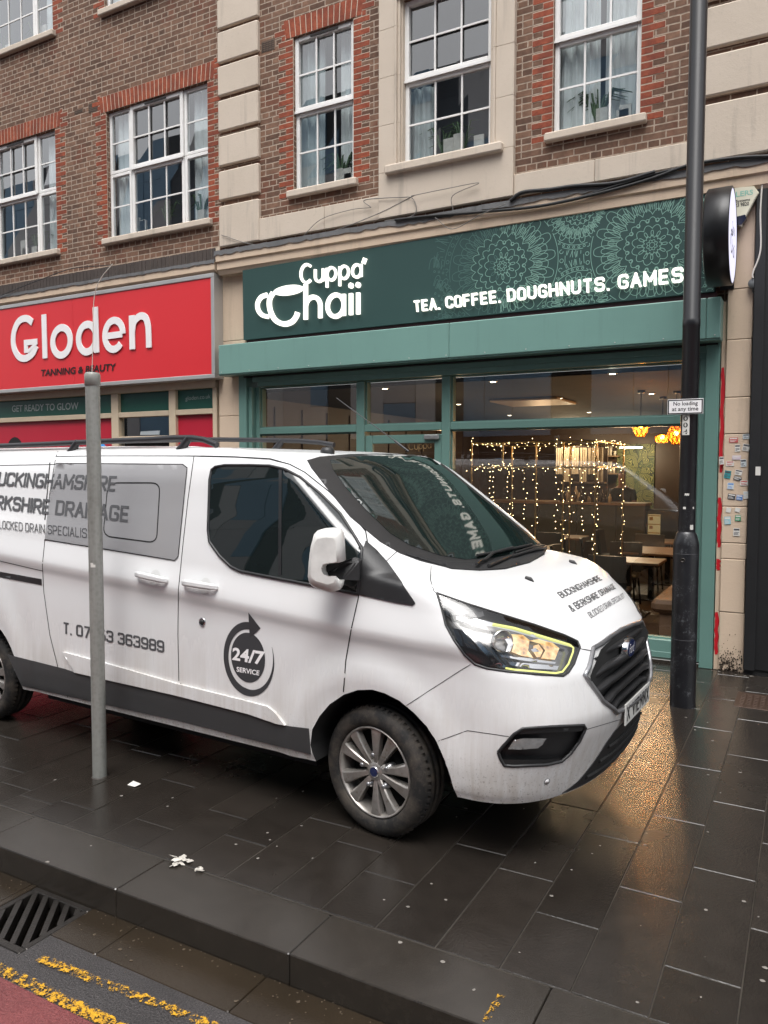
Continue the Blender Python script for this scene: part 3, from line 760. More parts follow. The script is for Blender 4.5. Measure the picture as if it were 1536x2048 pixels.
mb.add(vs, [(3*i+j, 3*i+3+j, 3*i+4+j, 3*i+1+j) for i in range(n) for j in (0, 1)]); mb.build('lead_flashing', M_lead, bld)
# ground floor piers: narrow cream pier between the shops, wide one at the right
mb = MB(); xp0, xp1 = X_(445, 620), X_(486, 620)
for a, b in ((0, 1.05), (1.05, 2.05), (2.05, 2.62), (2.62, 3.6), (3.6, st+.1)):
    mb.box(xp0-.05, xp1+.06, F-.03, F+.3, a+.002, b-.002, 0, .006)
mb.build('pier', M_cream, bld); mb = MB()
xr0, xr1 = X_(1437, 900, 7.97), X_(1498, 900, 7.97)
zj = [0]+[Z_(1460, v, 7.97) for v in (1225, 1118, 1086, 1013, 868, 795, 680)]+[3.6, cb_-.03]
r = random.Random(2)
for a, b in zip(zj, zj[1:]): mb.box(xr0+.045, xr1+r.uniform(-.004, .002), 7.97+r.uniform(-.002, .002), F+.3, a+.0025, b-.0025, 0, .006)
mb.box(xr0, xr0+.043, 8.0, F+.3, 0, 3.5, 0, .004)
mb.build('pier', M_cream, bld)
mb = MB(); mb.box(xr0+.047, xr1-.004, 7.976, F+.2, .0, 3.55); mb.build('pier_joints', mk('dirty_joint', (.16, .12, .09), .9, 0, .3, 20), bld)
M_redp = mk('red_paint_daub', (.50, .008, .018), .5, 0, .15, 20)
mb = MB()
for y0, y1 in ((735, 945), (995, 1095), (1118, 1141), (1225, 1310)):
    z0, z1 = Z_(1440, y1, 7.99), Z_(1440, y0, 7.99); n = 14
    vs = []
    for i in range(n+1):
        q = i/n; tp = .6 if i in (0, n) else 1; x = xr0+.021+.003*math.sin(i*1.3)
        vs += [(x-.0165*tp+.004*math.sin(i*2.2), 7.9975, z0+(z1-z0)*q), (x+.017*tp+.003*math.sin(i*1.1+2), 7.9975, z0+(z1-z0)*q)]
    mb.add(vs, [(2*i, 2*i+1, 2*i+3, 2*i+2) for i in range(n)])
mb.build('paint_streak', M_redp, bld)
# splashed dirt at the foot of the pier
mb = MB(); r = random.Random(6)
for k in range(230):
    x = r.uniform(xr0+.05, xr1-.01); z = abs(r.gauss(0, .11))+.005; s = r.uniform(.002, .007)*(1.3-min(z, .3)*2)
    mb.add([(x-s, 7.964, z-s), (x+s, 7.964, z-s*.6), (x+s*.7, 7.964, z+s*1.5), (x-s*.8, 7.964, z+s)], [(0, 1, 2, 3)])
mb.build('mud_splashes', mk('mud', (.05, .035, .025), .9), bld, kind='stuff')
# stickers: px centre, width, height, tilt, colours
M_stk = {k: mk('sticker_'+k, c, .6, 0, .1) for k, c in dict(white=(.66, .64, .60), red=(.50, .09, .085), dark=(.06, .06, .07), teal=(.03, .26, .28), blue=(.10, .24, .55), green=(.05, .26, .13), pale=(.55, .60, .62), lilac=(.62, .52, .58), sky=(.30, .50, .56)).items()}
STK = [(1467,880,.075,.047,0,'red','white'),(1492,873,.055,.045,3,'pale','dark'),(1475,896,.045,.066,2,'white','dark'),(1492,895,.06,.065,-12,'white','dark'),(1473,915,.075,.04,0,'lilac','white'),(1443,921,.042,.072,3,'white','dark'),(1460,927,.068,.047,2,'white','red'),(1487,926,.048,.068,4,'pale','dark'),(1455,949,.056,.072,-8,'teal','dark'),(1477,945,.06,.05,-10,'white','dark'),(1475,957,.07,.034,-14,'dark','white'),(1488,966,.068,.047,2,'white','red'),(1461,972,.056,.062,-3,'pale','blue'),(1463,993,.066,.05,-8,'dark','white'),(1479,995,.052,.048,-4,'blue','white'),(1492,990,.045,.07,4,'white','pale'),(1457,1020,.042,.045,-10,'white','white'),(1475,1020,.045,.04,-14,'white','white'),(1455,1041,.055,.073,5,'sky','white'),(1476,1036,.05,.056,-2,'green','white'),(1473,1064,.056,.075,0,'white','dark')]
for k, (px, py, wd, hh, tl, c1, c2) in enumerate(STK):
    q = P(px, py, Y=7.96); mb = MB(); a = math.radians(tl); ca, sa = math.cos(a), math.sin(a); yy = 7.9655-.00012*k
    def R4(u0, u1, v0, v1, l, mi):
        mb.add([(q[0]+u*wd*ca-v*hh*sa, yy-l, q[2]+u*wd*sa+v*hh*ca) for u, v in ((u0, v0), (u1, v0), (u1, v1), (u0, v1))], [(0, 1, 2, 3)], mi)
    R4(-.5, .5, -.5, .5, 0, 0); rr = random.Random(k)
    R4(-.42, .42, .18, .40, .0002, 1)
    for j in range(3): R4(-.4, rr.uniform(-.05, .4), -.02-.14*j-.07, -.02-.14*j, .0002, 1)
    mb.build('sticker', [M_stk[c1], M_stk[c2]], bld, fix=False)
mb = MB(); mb.box(XL, -12.62, F-.03, F+.3, 0, 3.3, 0, .006); mb.build('pier', M_cream, bld)
# neighbour's black shopfront at the right edge
M_blk = mk('black_painted_timber', (.007, .007, .008), .55, 0, .3, 12, .3, 40)
nb = thing('neighbour_shopfront', (xr1+.6, 7.95, 0), 'black painted shopfront at the right edge beyond the pillar', 'shopfront')
mb = MB(); mb.box(xr1+.008, XRR, 7.93, F+.2, .05, 4.46, 0, .01); mb.box(xr1+.008, xr1+.10, 7.90, 7.929, .05, 4.46, 0, .006)
for k in range(4): mb.box(xr1+.22+.62*k, xr1+.74+.62*k, 7.915, 7.9295, .35, 2.3, 0, .008); mb.box(xr1+.22+.62*k, xr1+.74+.62*k, 7.915, 7.9295, 2.45, 3.6, 0, .008)
mb.build('panel', M_blk, nb)
mb = MB(); mb.box(xr1+.01, XRR, 7.945, F+.2, -.01, .049); mb.build('plinth', M_dark, nb)
q = P(1516, 942, Y=7.895); mb = MB(); mb.box(q[0]-.021, q[0]+.021, 7.898, 7.8995, q[2]-.04, q[2]+.04)
mb.build('sticker', M_stk['white'], nb)
# ================================================================== cafe shopfront
def m_green(name, c, ro=.38):
    t = NT(name); ps = t.pos(); n1 = t.noise(1.2, 5, .6, ps); n2 = t.noise(40, 4, .6, ps)
    mp = t.n('ShaderNodeMapping'); mp.inputs['Scale'].default_value = (9, 9, .6); t.l(ps, mp.inputs['Vector']); n3 = t.noise(1, 5, .7, mp.outputs[0])
    cc = t.mix(n1, tuple(x*.88 for x in c), tuple(x*1.1 for x in c)); cc = t.mix(t.gray(n3, .55, .8, 0, .35), cc, tuple(x*.55 for x in c)); cc = t.mix(t.gray(n2, .66, .78, 0, .25), cc, (.3, .3, .28))
    t.bsdf(cc, ro, 0, .5, n2, .08, .002); return t.m
M_green = m_green('sage_green_paint', (.125, .235, .205))
M_greenb = m_green('pale_sage_metal', (.165, .30, .265), .33)
M_shop = glass_mat('shop_glass', (.90, .91, .90), 3.2, 1.5)
M_steel = mk('brushed_steel', (.45, .45, .44), .35, .9, .1, 20)
cf = thing('cafe_shopfront', (-3.7, 8.07, 0), 'sage green cafe shopfront with big panes, a glazed door and a shutter box', 'shopfront')
XJ0, XJ1 = X_(487, 800, 8.1), X_(513, 800, 8.1)
xm = [(X_(711, 800, 8.1), X_(727, 800, 8.1)), (X_(882, 800, 8.1), X_(899, 800, 8.1))]
XE0, XE1 = -1.005, X_(1436, 900, 8.0)
zt0, zt1, zh0, zh1, zb_ = 2.372, 2.455, 2.985, 3.16, .215
mb = MB()
mb.box(XJ0, XJ1-.09, 8.0, 8.32, .02, zh1, 0, .006); mb.box(XJ1-.088, XJ1-.03, 8.04, 8.32, .02, zh0, 0, .005); mb.box(XJ1-.028, XJ1+.03, 8.12, 8.25, .02, zh0, 0, .005)
mb.box(XE0+.10, XE1, 7.985, 8.32, 0, 3.13, 0, .006); mb.box(XE0+.045, XE0+.098, 8.04, 8.32, .04, zh0, 0, .005); mb.box(XE0, XE0+.043, 8.12, 8.25, .04, zh0, 0, .005)
for a, b in xm: mb.box(a, b, 8.115, 8.26, .04, zh0, 0, .006)
segs = [(XJ1+.03, xm[0][0]), (xm[0][1], xm[1][0]), (xm[1][1], XE0)]
for k, (a, b) in enumerate(segs):
    mb.box(a, b, 8.118, 8.255, zt0, zt1, 0, .006)
    if k != 1: mb.box(a, b, 8.10, 8.26, .035, zb_, 0, .006); mb.box(a, b, 8.09, 8.0995, .035, zb_-.12, 0, .003)
mb.box(XJ0+.26, XE0+.098, 8.06, 8.32, zh0, zh1-.02, 0, .006); mb.box(XJ0+.2, XE0+.098, 8.035, 8.0595, zh0+.06, zh1-.03, 0, .004)
for a, b in segs:                                     # glazing beads
    for (c, d) in ((zt1, zh0), (zb_, zt0)):
        if (a, b) == segs[1] and c == zb_: continue
        for q in ((a, a+.014), (b-.014, b)): mb.box(*q, 8.16, 8.245, c, d)
        mb.box(a+.014, b-.014, 8.161, 8.245, c, c+.014); mb.box(a+.014, b-.014, 8.161, 8.245, d-.014, d)
mb.build('frame', M_green, cf)
for k, (a, b) in enumerate(segs):
    for c, d in ((zt1, zh0), (zb_, zt0)):
        if k == 1 and c == zb_: continue
        mb = MB(); t = .0015*(k-1); mb.quad((a, 8.20+t, c), (b, 8.20-t, c), (b, 8.20-t, d), (a, 8.20+t, d)); mb.build('pane', M_shop, cf, fix=False)
a, b = segs[1]; mb = MB()
dz = zt0-.045
mb.box(a+.004, a+.10, 8.14, 8.19, .05, dz, 0, .006); mb.box(b-.10, b-.004, 8.14, 8.19, .05, dz, 0, .006); mb.box(a+.10, b-.10, 8.141, 8.189, dz-.10, dz, 0, .006); mb.box(a+.10, b-.10, 8.141, 8.189, .05, .30, 0, .006)
door = mb.build('door', M_green, cf)
mb = MB(); mb.quad((a+.1, 8.165, .3), (b-.1, 8.165, .3), (b-.1, 8.165, dz-.1), (a+.1, 8.165, dz-.1)); mb.build('pane', M_shop, door, fix=False)
mb = MB(); mb.box(b-.22, b-.03, 8.10, 8.139, dz-.06, dz-.005, 0, .008); mb.build('closer', M_steel, door)
mb = MB(); mb.tube([(a+.06, 8.14, .9), (a+.06, 8.08, .9), (a+.06, 8.08, 1.35), (a+.06, 8.14, 1.35)], .014); mb.build('handle', M_steel, door)
# window lettering of the door: gold shop name
M_gold = mk('gold_vinyl', (.30, .20, .09), .5, .2, .1)
mb = MB(); lows_on(mb, 'Cuppa', [(817, 900), (862, 896), (862, 887), (817, 890)], 8.16, .13, .3); mb.build('lettering', M_gold, door, fix=False)
# shutter box
sx0, sx1 = X_(437, 720, 7.79), X_(1442, 640, 7.79); sz0, sz1 = 3.132, 3.508
mb = MB()
xs = [sx0, X_(898, 690, 7.79), X_(1413, 640, 7.79), sx1]
for p, q in zip(xs, xs[1:]): mb.box(p+.001, q-.001, 7.785, 8.03, sz0, sz1, 0, .008)
mb.box(sx0+.002, sx1-.002, 7.80, 7.97, sz0-.012, sz0-.0005)
box = mb.build('shutter_box', M_greenb, cf)
mb = MB(); r = random.Random(1)
for x in np.linspace(sx0+.05, sx1-.05, 14):
    M = Matrix.Translation((float(x), 7.784, sz0+.03)) @ Matrix.Rotation(math.pi/2, 4, 'X'); mb.lathe([(.007, 0), (.006, .003), (.0005, .004)], M, 8)
mb.build('screws', M_steel, box)
mb = MB(); mb.box(XJ0+.1, XE1-.02, 7.98, 8.03, sz0-.03, sz0-.013); mb.box(XJ0+.1, XE1-.02, 8.0, 8.034, zh1-.03, sz0-.001); mb.build('shutter_slot', M_dark, cf)
# threshold
mb = MB(); mb.box(XJ0, XE1, 8.02, 8.33, -.01, .034, 0, .005); mb.build('threshold', M_kerb, cf)
# ------------------------------------------------------------------ cafe sign
SY = 7.90
M_sign = mk('dark_green_panel', (.020, .058, .053), .5, 0, .12, 1.5)
M_line = mk('pale_green_print', (.20, .36, .30), .45, 0, .05)
M_line2 = mk('faded_green_print', (.065, .14, .125), .45, 0, .05)
M_lit = emit('lit_letters', (1.0, .965, .86), 1.05)
M_maroon = mk('maroon_rail', (.055, .015, .018), .45, 0, .2)
sg = thing('cafe_sign', (-3.7, SY, 3.6), 'long dark green cafe sign with lit white lettering and a mandala print', 'sign')
cTL, cBL, cTR, cBR = [P(*p, Y=SY) for p in ((485, 541), (487, 680), (1428, 377), (1428, 583))]
mb = MB(); mb.prism([cBL, cBR, cTR, cTL], (0, .16, 0)); mb.build('panel', M_sign, sg)
mb = MB(); mb.prism([cBL+(.03, .03, -.052), cBR+(.02, .03, -.052), cBR+(.02, .03, -.003), cBL+(.03, .03, -.003)], (0, .12, 0)); mb.build('rail', M_maroon, sg)
sq_ = lambda q: [(x/2, 500+y/2) for x, y in q]
mb = MB(); LF, LD = .032, .03
lows_on(mb, 'Cuppa', sq_([(1204, 136), (1448, 108), (1448, 58), (1204, 86)]), SY, .20, .42, LF, LD)
lows_on(mb, 'haii', sq_([(1226, 279), (1436, 258), (1436, 172), (1226, 192)]), SY, .20, .42, LF, LD)
wf = wall_fn(SY)
def pxs(mb, pl, wd, sc=2., oy=500., Y=SY, mi=0, lift=LF, depth=LD):
    stroke(mb, [tuple(P(x/sc, oy+y/sc, Y=Y)[[0, 2]]) for x, y in pl], wall_fn(Y), wd, mi, lift, depth)
pxs(mb, [(1464, 34), (1456, 56)], .045)
def smooth(pts, n=6):
    o = []
    p = [np.array(q, float) for q in pts]; p = [2*p[0]-p[1]]+p+[2*p[-1]-p[-2]]
    for i in range(1, len(p)-2):
        for k in range(n):
            t = k/n; o.append(tuple(.5*((2*p[i])+(-p[i-1]+p[i+1])*t+(2*p[i-1]-5*p[i]+4*p[i+1]-p[i+2])*t*t+(-p[i-1]+3*p[i]-3*p[i+1]+p[i+2])*t**3)))
    o.append(tuple(p[-2])); return o
pxs(mb, smooth([(1096, 172), (1082, 200), (1084, 240), (1104, 280), (1138, 297), (1170, 289), (1188, 268), (1194, 250)]), .060, lift=LF+.001)
pxs(mb, smooth([(1072, 180), (1048, 190), (1034, 214), (1037, 242), (1054, 262), (1078, 268)]), .052)
el = []
for k in range(40):
    a = 2*math.pi*k/40; x, y = 60*math.cos(a), 19*math.sin(a); el.append(P((1152+x*.985+y*.1)/2, 500+(160-x*.15+y)/2, Y=SY-LF-.002))
mb.prism(el, (0, LD, 0))
caps_on(mb, 'TEA. COFFEE. DOUGHNUTS. GAMES', quad_fn([(830, 625), (1367, 565), (1367, 534), (828, 602)], SY), .19, .70, .40, .40, 0, LF, LD)
mb.build('lettering', M_lit, sg)
# mandala print: flat printed lines just in front of the panel
def mandala(mbs, cx, cz, sc, fade, rot=0., skip=None):
    A, B = cTL, cTR
    def inside(x, z):
        u = (x-cBL[0])/(cBR[0]-cBL[0]); return 0.005 < u < .998 and cBL[2]+(cBR[2]-cBL[2])*u+.006 < z < cTL[2]+(cTR[2]-cTL[2])*u-.006
    cnt = [0]
    def line(pts, w=.0062):
        cnt[0] += 1; run = []
        for x, y in pts+[None] if False else pts:
            X, Zz = cx+x*sc, cz+y*sc
            if inside(X, Zz) and not (skip and skip(X, Zz)): run.append((X, Zz))
            else:
                if len(run) > 1: emit_run(run, w)
                run = []
        if len(run) > 1: emit_run(run, w)
    def emit_run(run, w):
        mx = sum(p[0] for p in run)/len(run)
        if fade(mx) is None: return
        k = 1 if fade(mx) else 0
        stroke(mbs, run, wall_fn(SY), w, k, .0012+.00006*(cnt[0] % 12))
    def pol(r, a): return (r*math.cos(a+rot), r*math.sin(a+rot))
    def ring(r, n=90): line([pol(r, 2*math.pi*k/n) for k in range(n+1)])
    def petals(n, r0, r1, wd, ph=0., tip=.5, cols=1):
        for k in range(n):
            a = 2*math.pi*(k+ph)/n; h = math.pi/n*wd
            for s in ([1.] if cols == 1 else [1., .62]):
                pts = []
                for i in range(25):
                    t = i/24; q = abs(2*t-1); side = -1 if t < .5 else 1
                    rr = r0+(r1-r0)*(1-q**(1.6 if tip > .4 else 3.))*s
                    pts.append(pol(rr, a+side*h*s*(q**tip if q else 0)*1.0))
                line(pts)
    def scal(n, r, amp, ph=0.): line([pol(r+amp*abs(math.sin(n*math.pi*(k/240+ph/n))), 2*math.pi*k/240) for k in range(241)])
    scal(8, .05, .025); ring(.035, 24); scal(12, .10, .035, .5)
    for k in range(12):
        a = 2*math.pi*k/12; line([(pol(.16+.03*math.cos(t)*1.4, a+.10*math.sin(t))) for t in np.linspace(0, 6.3, 15)])
    scal(12, .225, .05); scal(16, .31, .07, .5)
    for k in range(16):
        a = 2*math.pi*(k+.5)/16; line([pol(.335+.025*math.cos(t), a+.07*math.sin(t)) for t in np.linspace(0, 6.3, 12)])
    scal(20, .415, .075)
    petals(18, .46, .70, .95, .5, .5, 2); petals(18, .52, .80, .8, 0., .5, 2)
    for k in range(18):
        a = 2*math.pi*(k+.5)/18
        for d in (-.06, 0, .06): line([pol(.48, a+d), pol(.6, a+d*.6)])
    ring(.84); ring(.94)
    for k in range(44):
        a = 2*math.pi*k/44; line([pol(.89+.026*math.cos(t), a+.03*math.sin(t)) for t in np.linspace(0, 6.3, 12)])
    petals(14, .96, 1.42, 1.0, 0., .5, 2); petals(14, .98, 1.60, .95, .5, .45, 2)
    for k in range(14):
        a = 2*math.pi*k/14
        for d in np.linspace(-.17, .17, 9): line([pol(1.0, a+d), pol(1.0+.30*(1-abs(d)*3.2), a+d*.75)])
        a = 2*math.pi*(k+.5)/14
        for d in np.linspace(-.2, .2, 11): line([pol(1.12, a+d), pol(1.2+.34*(1-abs(d)*3), a+d*.7)])
    ring(1.66); ring(1.72)
    for k in range(96): a = 2*math.pi*k/96; line([pol(1.72, a), pol(1.95, a)])
    ring(1.96)
mb = MB()
MS = [(1304, 490, .62, .70), (1004, 532, .62, .72), (1158, 612, .36, .42), (1158, 418, .36, .42), (1445, 590, .42, .55), (1440, 385, .30, .45), (862, 612, .34, .42), (1010, 640, .2, .4)]
MC = [(P(px, py, Y=SY)[0], P(px, py, Y=SY)[2], w_, s_) for px, py, w_, s_ in MS]
def owner(x, z): return min(range(len(MC)), key=lambda i: (x-MC[i][0])**2+(z-MC[i][1])**2-MC[i][2]**2)
xf0, xf1 = X_(868, 500, SY), X_(1000, 500, SY)
for i, (mx_, mz_, w_, s_) in enumerate(MC):
    mandala(mb, mx_, mz_, s_, lambda x: None if x < xf0 else (x < xf1), .1*i, lambda X, Zz, i=i: owner(X, Zz) != i)
mb.build('mandala_print', [M_line, M_line2], sg, fix=False)
# ------------------------------------------------------------------ round projecting sign
M_blkm = mk('black_metal', (.012, .012, .013), .35, .3, .3, 10, .1, 80)
M_face = emit('lit_white_face', (.80, .78, .98), .62)
q = P(1472, 475, X=-.60)
ps_ = thing('projecting_sign', (-.66, 7.6, 4.0), 'round black projecting sign with a lit white face beside the cafe sign', 'sign')
pc = P(1468, 472, X=-.56); R_ = .385
PY, PZ = 7.50, float(P(1468, 472, Y=7.50)[2]); PX = float(P(1466, 472, Y=7.50)[0])
M = Matrix.Translation((PX, PY, PZ)) @ Matrix.Rotation(math.pi/2, 4, 'Y')
R_ = .415
mb = MB(); mb.lathe([(.001, -.205), (R_-.02, -.205), (R_, -.19), (R_, -.006), (R_-.004, .0), (R_-.018, .001), (R_-.018, -.02), (.001, -.02)], M, 64); mb.build('case', M_blkm, ps_)
mb = MB(); mb.lathe([(.0005, -.003), (R_-.02, -.003)], M, 64, smooth=False); fc = mb.build('face', M_face, ps_)
mb = MB()
def pf(u, v, l=0.): return (PX+.0005+l, PY-.20+u*.40, PZ-.25+v*.40)   # read from +x: left is towards the street
mb2 = MB(); pls, W = layout('Cuppa', 'lows', .35)
for pl in pls: stroke(mb, pl, lambda x, y, l: pf(.28+x/W*.6, .72+y*.12, l), .2)
pls, W = layout('haii', 'lows', .4)
for pl in pls: stroke(mb, pl, lambda x, y, l: pf(.42+x/W*.46, .22+y*.2, l), .2, 0, .0002)
stroke(mb, arc(.24, .42, .17, .2, 130, 330, 16), lambda x, y, l: pf(x, y, l), .05); stroke(mb, arc(.06, .45, .08, .1, 60, 300, 12), lambda x, y, l: pf(x, y, l), .045)
stroke(mb, arc(.26, .64, .17, .035, 0, 360, 20), lambda x, y, l: pf(x, y, l), .05)
mb.build('lettering', M_blk, fc, fix=False)
mb = MB(); mb.box(PX-.12, PX-.08, PY+R_-.02, 7.97, PZ-.04, PZ+.04, 0, .004); mb.box(PX-.14, PX-.02, 7.955, 7.969, PZ-.36, PZ+.12, 0, .003); mb.build('bracket', M_blkm, ps_)
# alarm box
ab = thing('alarm_box', (-.45, 7.97, 4.3), 'cream alarm box with slanted corners behind the round sign', 'alarm')
M_alarm = mk('cream_plastic', (.66, .63, .50), .4, 0, .06)
AY = 7.885; ap = [(1440, 378), (1508, 372), (1518, 385), (1488, 440), (1483, 452), (1440, 444)]
mb = MB(); poly = [P(*p, Y=AY) for p in ap]; ce = sum(poly)/len(poly)
mb.prism(poly, (0, .085, 0)); mb.prism([ce+(p-ce)*.94+np.array([0, -.008, 0]) for p in poly], (0, .0085, 0)); mb.build('case', M_alarm, ab)
mb = MB(); poly = [P(*p, Y=AY-.01) for p in [(1462, 436), (1490, 429), (1493, 436), (1483, 449), (1462, 451)]]; mb.prism(poly, (0, .08, 0)); mb.build('strobe', mk('dark_blue_lens', (.01, .012, .03), .15), ab)
mb = MB(); font_on(mb, 'ELERS', quad_fn([(1462, 396), (1506, 389), (1506, 379), (1462, 385)], AY-.0085), 0, 1, 0, 1, 0, 0, .02, .001)
font_on(mb, 'Systems', quad_fn([(1472, 407), (1500, 403), (1500, 396), (1472, 400)], AY-.0085), 0, 1, 0, 1, 1, 0, .02, .001)
font_on(mb, '23 9820', quad_fn([(1470, 415), (1498, 411), (1498, 403), (1470, 407)], AY-.0085), 0, 1, 0, 1, 1, 0, .02, .001)
mb.build('lettering', [mk('mint_ink', (.25, .50, .40), .5), M_blk], ab, fix=False)
# ------------------------------------------------------------------ salon sign and front
M_alu = mk('brushed_aluminium', (.50, .49, .48), .4, .55, .1, 4)
M_redsign = mk('red_sign_panel', (.64, .028, .036), .4, 0, .05, 1)
M_white = mk('white_acrylic', (.84, .82, .82), .35, 0, .04)
ss = thing('salon_sign', (-9.5, 7.85, 3.2), 'red box sign of the tanning salon with raised white lettering', 'sign')
GY = 7.86
gx1 = X_(428, 650, GY); gx0 = gx1-5.6; gz0, gz1 = Z_(428, 756, GY), Z_(428, 545, GY)
mb = MB(); fr = .055
mb.box(gx0, gx1, GY, 8.06, gz0, gz0+fr, 0, .006); mb.box(gx0, gx1, GY, 8.06, gz1-fr, gz1, 0, .006); mb.box(gx1-fr, gx1, GY+.001, 8.06, gz0+fr, gz1-fr, 0, .006); mb.box(gx0, gx0+fr, GY+.001, 8.06, gz0+fr, gz1-fr)
mb.build('frame', M_alu, ss)
seam = X_(145, 660, GY); mb = MB()
mb.box(gx0+fr, seam-.0015, GY+.012, GY+.05, gz0+fr, gz1-fr); mb.box(seam+.0015, gx1-fr, GY+.012, GY+.05, gz0+fr, gz1-fr); mb.build('panel', M_redsign, ss)
mb = MB(); gl0 = [.014]
def Gp_(): gl0[0] += .0006; return dict(Y=GY+.012, lift=gl0[0], depth=.012)
pxs(mb, smooth([(132, 290), (108, 274), (78, 286), (58, 330), (57, 385), (76, 425), (104, 434), (132, 416), (148, 384)]), .105, **Gp_())
pxs(mb, [(152, 366), (106, 371), (107, 412)], .085, **Gp_()); pxs(mb, [(150, 372), (113, 408)], .05, **Gp_())
pxs(mb, [(178, 258), (183, 434)], .105, **Gp_())
def ell(cx, cy, rx, ry, a0=0, a1=360, sk=-.13): return [(cx+rx*math.cos(math.radians(a)), cy+ry*math.sin(math.radians(a))+sk*rx*math.cos(math.radians(a))) for a in np.linspace(a0, a1, 33)]
pxs(mb, ell(249, 366, 35, 55), .105, **Gp_())
pxs(mb, ell(352, 353, 35, 55), .105, **Gp_()); pxs(mb, [(384, 229), (390, 411)], .105, **Gp_())
pxs(mb, [(430, 345), (492, 337)], .09, **Gp_()); pxs(mb, ell(459, 340, 36, 58, 0, -318), .10, **Gp_())
pxs(mb, [(530, 262), (533, 398)], .105, **Gp_()); pxs(mb, smooth([(532, 330), (540, 290), (562, 266), (584, 270), (595, 300), (598, 340), (599, 391)]), .10, **Gp_())
mb.build('lettering', M_white, ss)
mb = MB(); font_on(mb, 'TANNING & BEAUTY', quad_fn(sq_([(166, 506), (466, 482), (466, 453), (166, 479)]), GY+.012), 0, 1, 0, 1, 0, .12, .025, .008); mb.build('subtitle', M_blk, ss, fix=False)
sf = thing('salon_shopfront', (-9.5, 8.1, 0), 'cream framed salon shopfront with red and dark green window panels', 'shopfront')
M_frame = mk('cream_timber_frame', (.58, .47, .34), .5, 0, .12, 6, .15, 50)
M_dg = mk('dark_green_film', (.018, .085, .062), .3, 0, .08, 2)
M_rf = mk('red_film', (.48, .018, .04), .35, 0, .06, 2)
HY = 8.10; xx = lambda v: X_(v/2, 800, HY); zz_ = lambda x, y: Z_(x/2, 500+y/2, HY)
xe = xx(866); za, zb2, zc, zd = zz_(860, 552), zz_(860, 634), zz_(860, 656), zz_(690, 742)
x1, x2, x3, x4, x5 = xx(456), xx(484), xx(686), xx(713), xx(861)
xl0 = gx0
mb = MB()
mb.box(xl0, xe+.05, 8.02, 8.16, za, gz0+.03, 0, .004)
for a, b in ((x1, x2), (x3, x4), (x5, xe+.05)): mb.box(a, b, 8.04, 8.16, 0, za-.001, 0, .006)
for a, b in ((xl0, x1), (x2, x3), (x4, x5)): mb.box(a, b, 8.045, 8.16, zc, zb2, 0, .006)
mb.box(x2, x3, 8.045, 8.16, zd-.06, zd, 0, .006); mb.box(xl0, x1, 8.045, 8.16, 0, .5, 0, .006); mb.box(x4, x5, 8.045, 8.16, 0, .5, 0, .006)
mb.build('frame', M_frame, sf)
mb = MB()
for a, b in ((xl0, x1), (x2, x3), (x4, x5)): mb.box(a, b, 8.095, 8.12, zb2, za)
gp = mb.build('fascia_panel', M_dg, sf)
mb = MB(); mb.box(xl0, x1, 8.095, 8.12, .5, zc); mb.box(x4, x5, 8.095, 8.12, .5, zc); mb.build('red_panel', M_rf, sf)
mb = MB(); mb.quad((x2, 8.1, zd), (x3, 8.1, zd), (x3, 8.1, zc), (x2, 8.1, zc)); mb.quad((x2, 8.1, .1), (x3, 8.1, .1), (x3, 8.1, zd-.06), (x2, 8.1, zd-.06)); mb.build('pane', M_pane, sf, fix=False)
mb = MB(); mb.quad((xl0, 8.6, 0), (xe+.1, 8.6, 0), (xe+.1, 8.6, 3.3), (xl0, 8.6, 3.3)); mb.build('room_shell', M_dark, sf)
mb = MB(); qd = [P(x/2, 500+y/2, Y=8.13) for x, y in ((560, 740), (636, 738), (638, 722), (562, 726))]; mb.prism(qd, (0, .01, 0)); mb.build('card', M_white, sf)
mb = MB()
font_on(mb, 'GET READY TO GLOW', quad_fn(sq_([(48, 648), (314, 638), (314, 609), (48, 622)]), 8.095), 0, 1, 0, 1, 0, 0, .014, .0015)
font_on(mb, 'gloden.co.uk', quad_fn(sq_([(742, 607), (842, 598), (842, 577), (742, 586)]), 8.095), 0, 1, 0, 1, 0, 0, -.004, .0015)
mb.build('lettering', mk('grey_vinyl', (.36, .40, .38), .5), gp, fix=False)
# poster of a woman in bright sunglasses on the red panel
M_hair = mk('print_black', (.012, .011, .011), .4); M_skin = mk('print_skin', (.30, .13, .075), .4); M_lens = mk('print_blue_lens', (.08, .28, .5), .2); M_lens2 = mk('print_yellow_lens', (.6, .42, .06), .2)
mb = MB()
def disc(cx, cy, rx, ry, l, mi):
    pts = [P(cx+rx*math.cos(t), cy+ry*math.sin(t), Y=8.094-l) for t in np.linspace(0, 2*math.pi, 25)[:-1]]; mb.add(pts, [tuple(range(24))], mi)
disc(30, 905, 17, 31, .001, 0); disc(38, 912, 11, 24, .002, 1); disc(37, 901, 6, 4, .003, 2); disc(47, 902, 5, 4, .003, 3)
mb.build('poster', [M_hair, M_skin, M_lens, M_lens2], sf, fix=False)
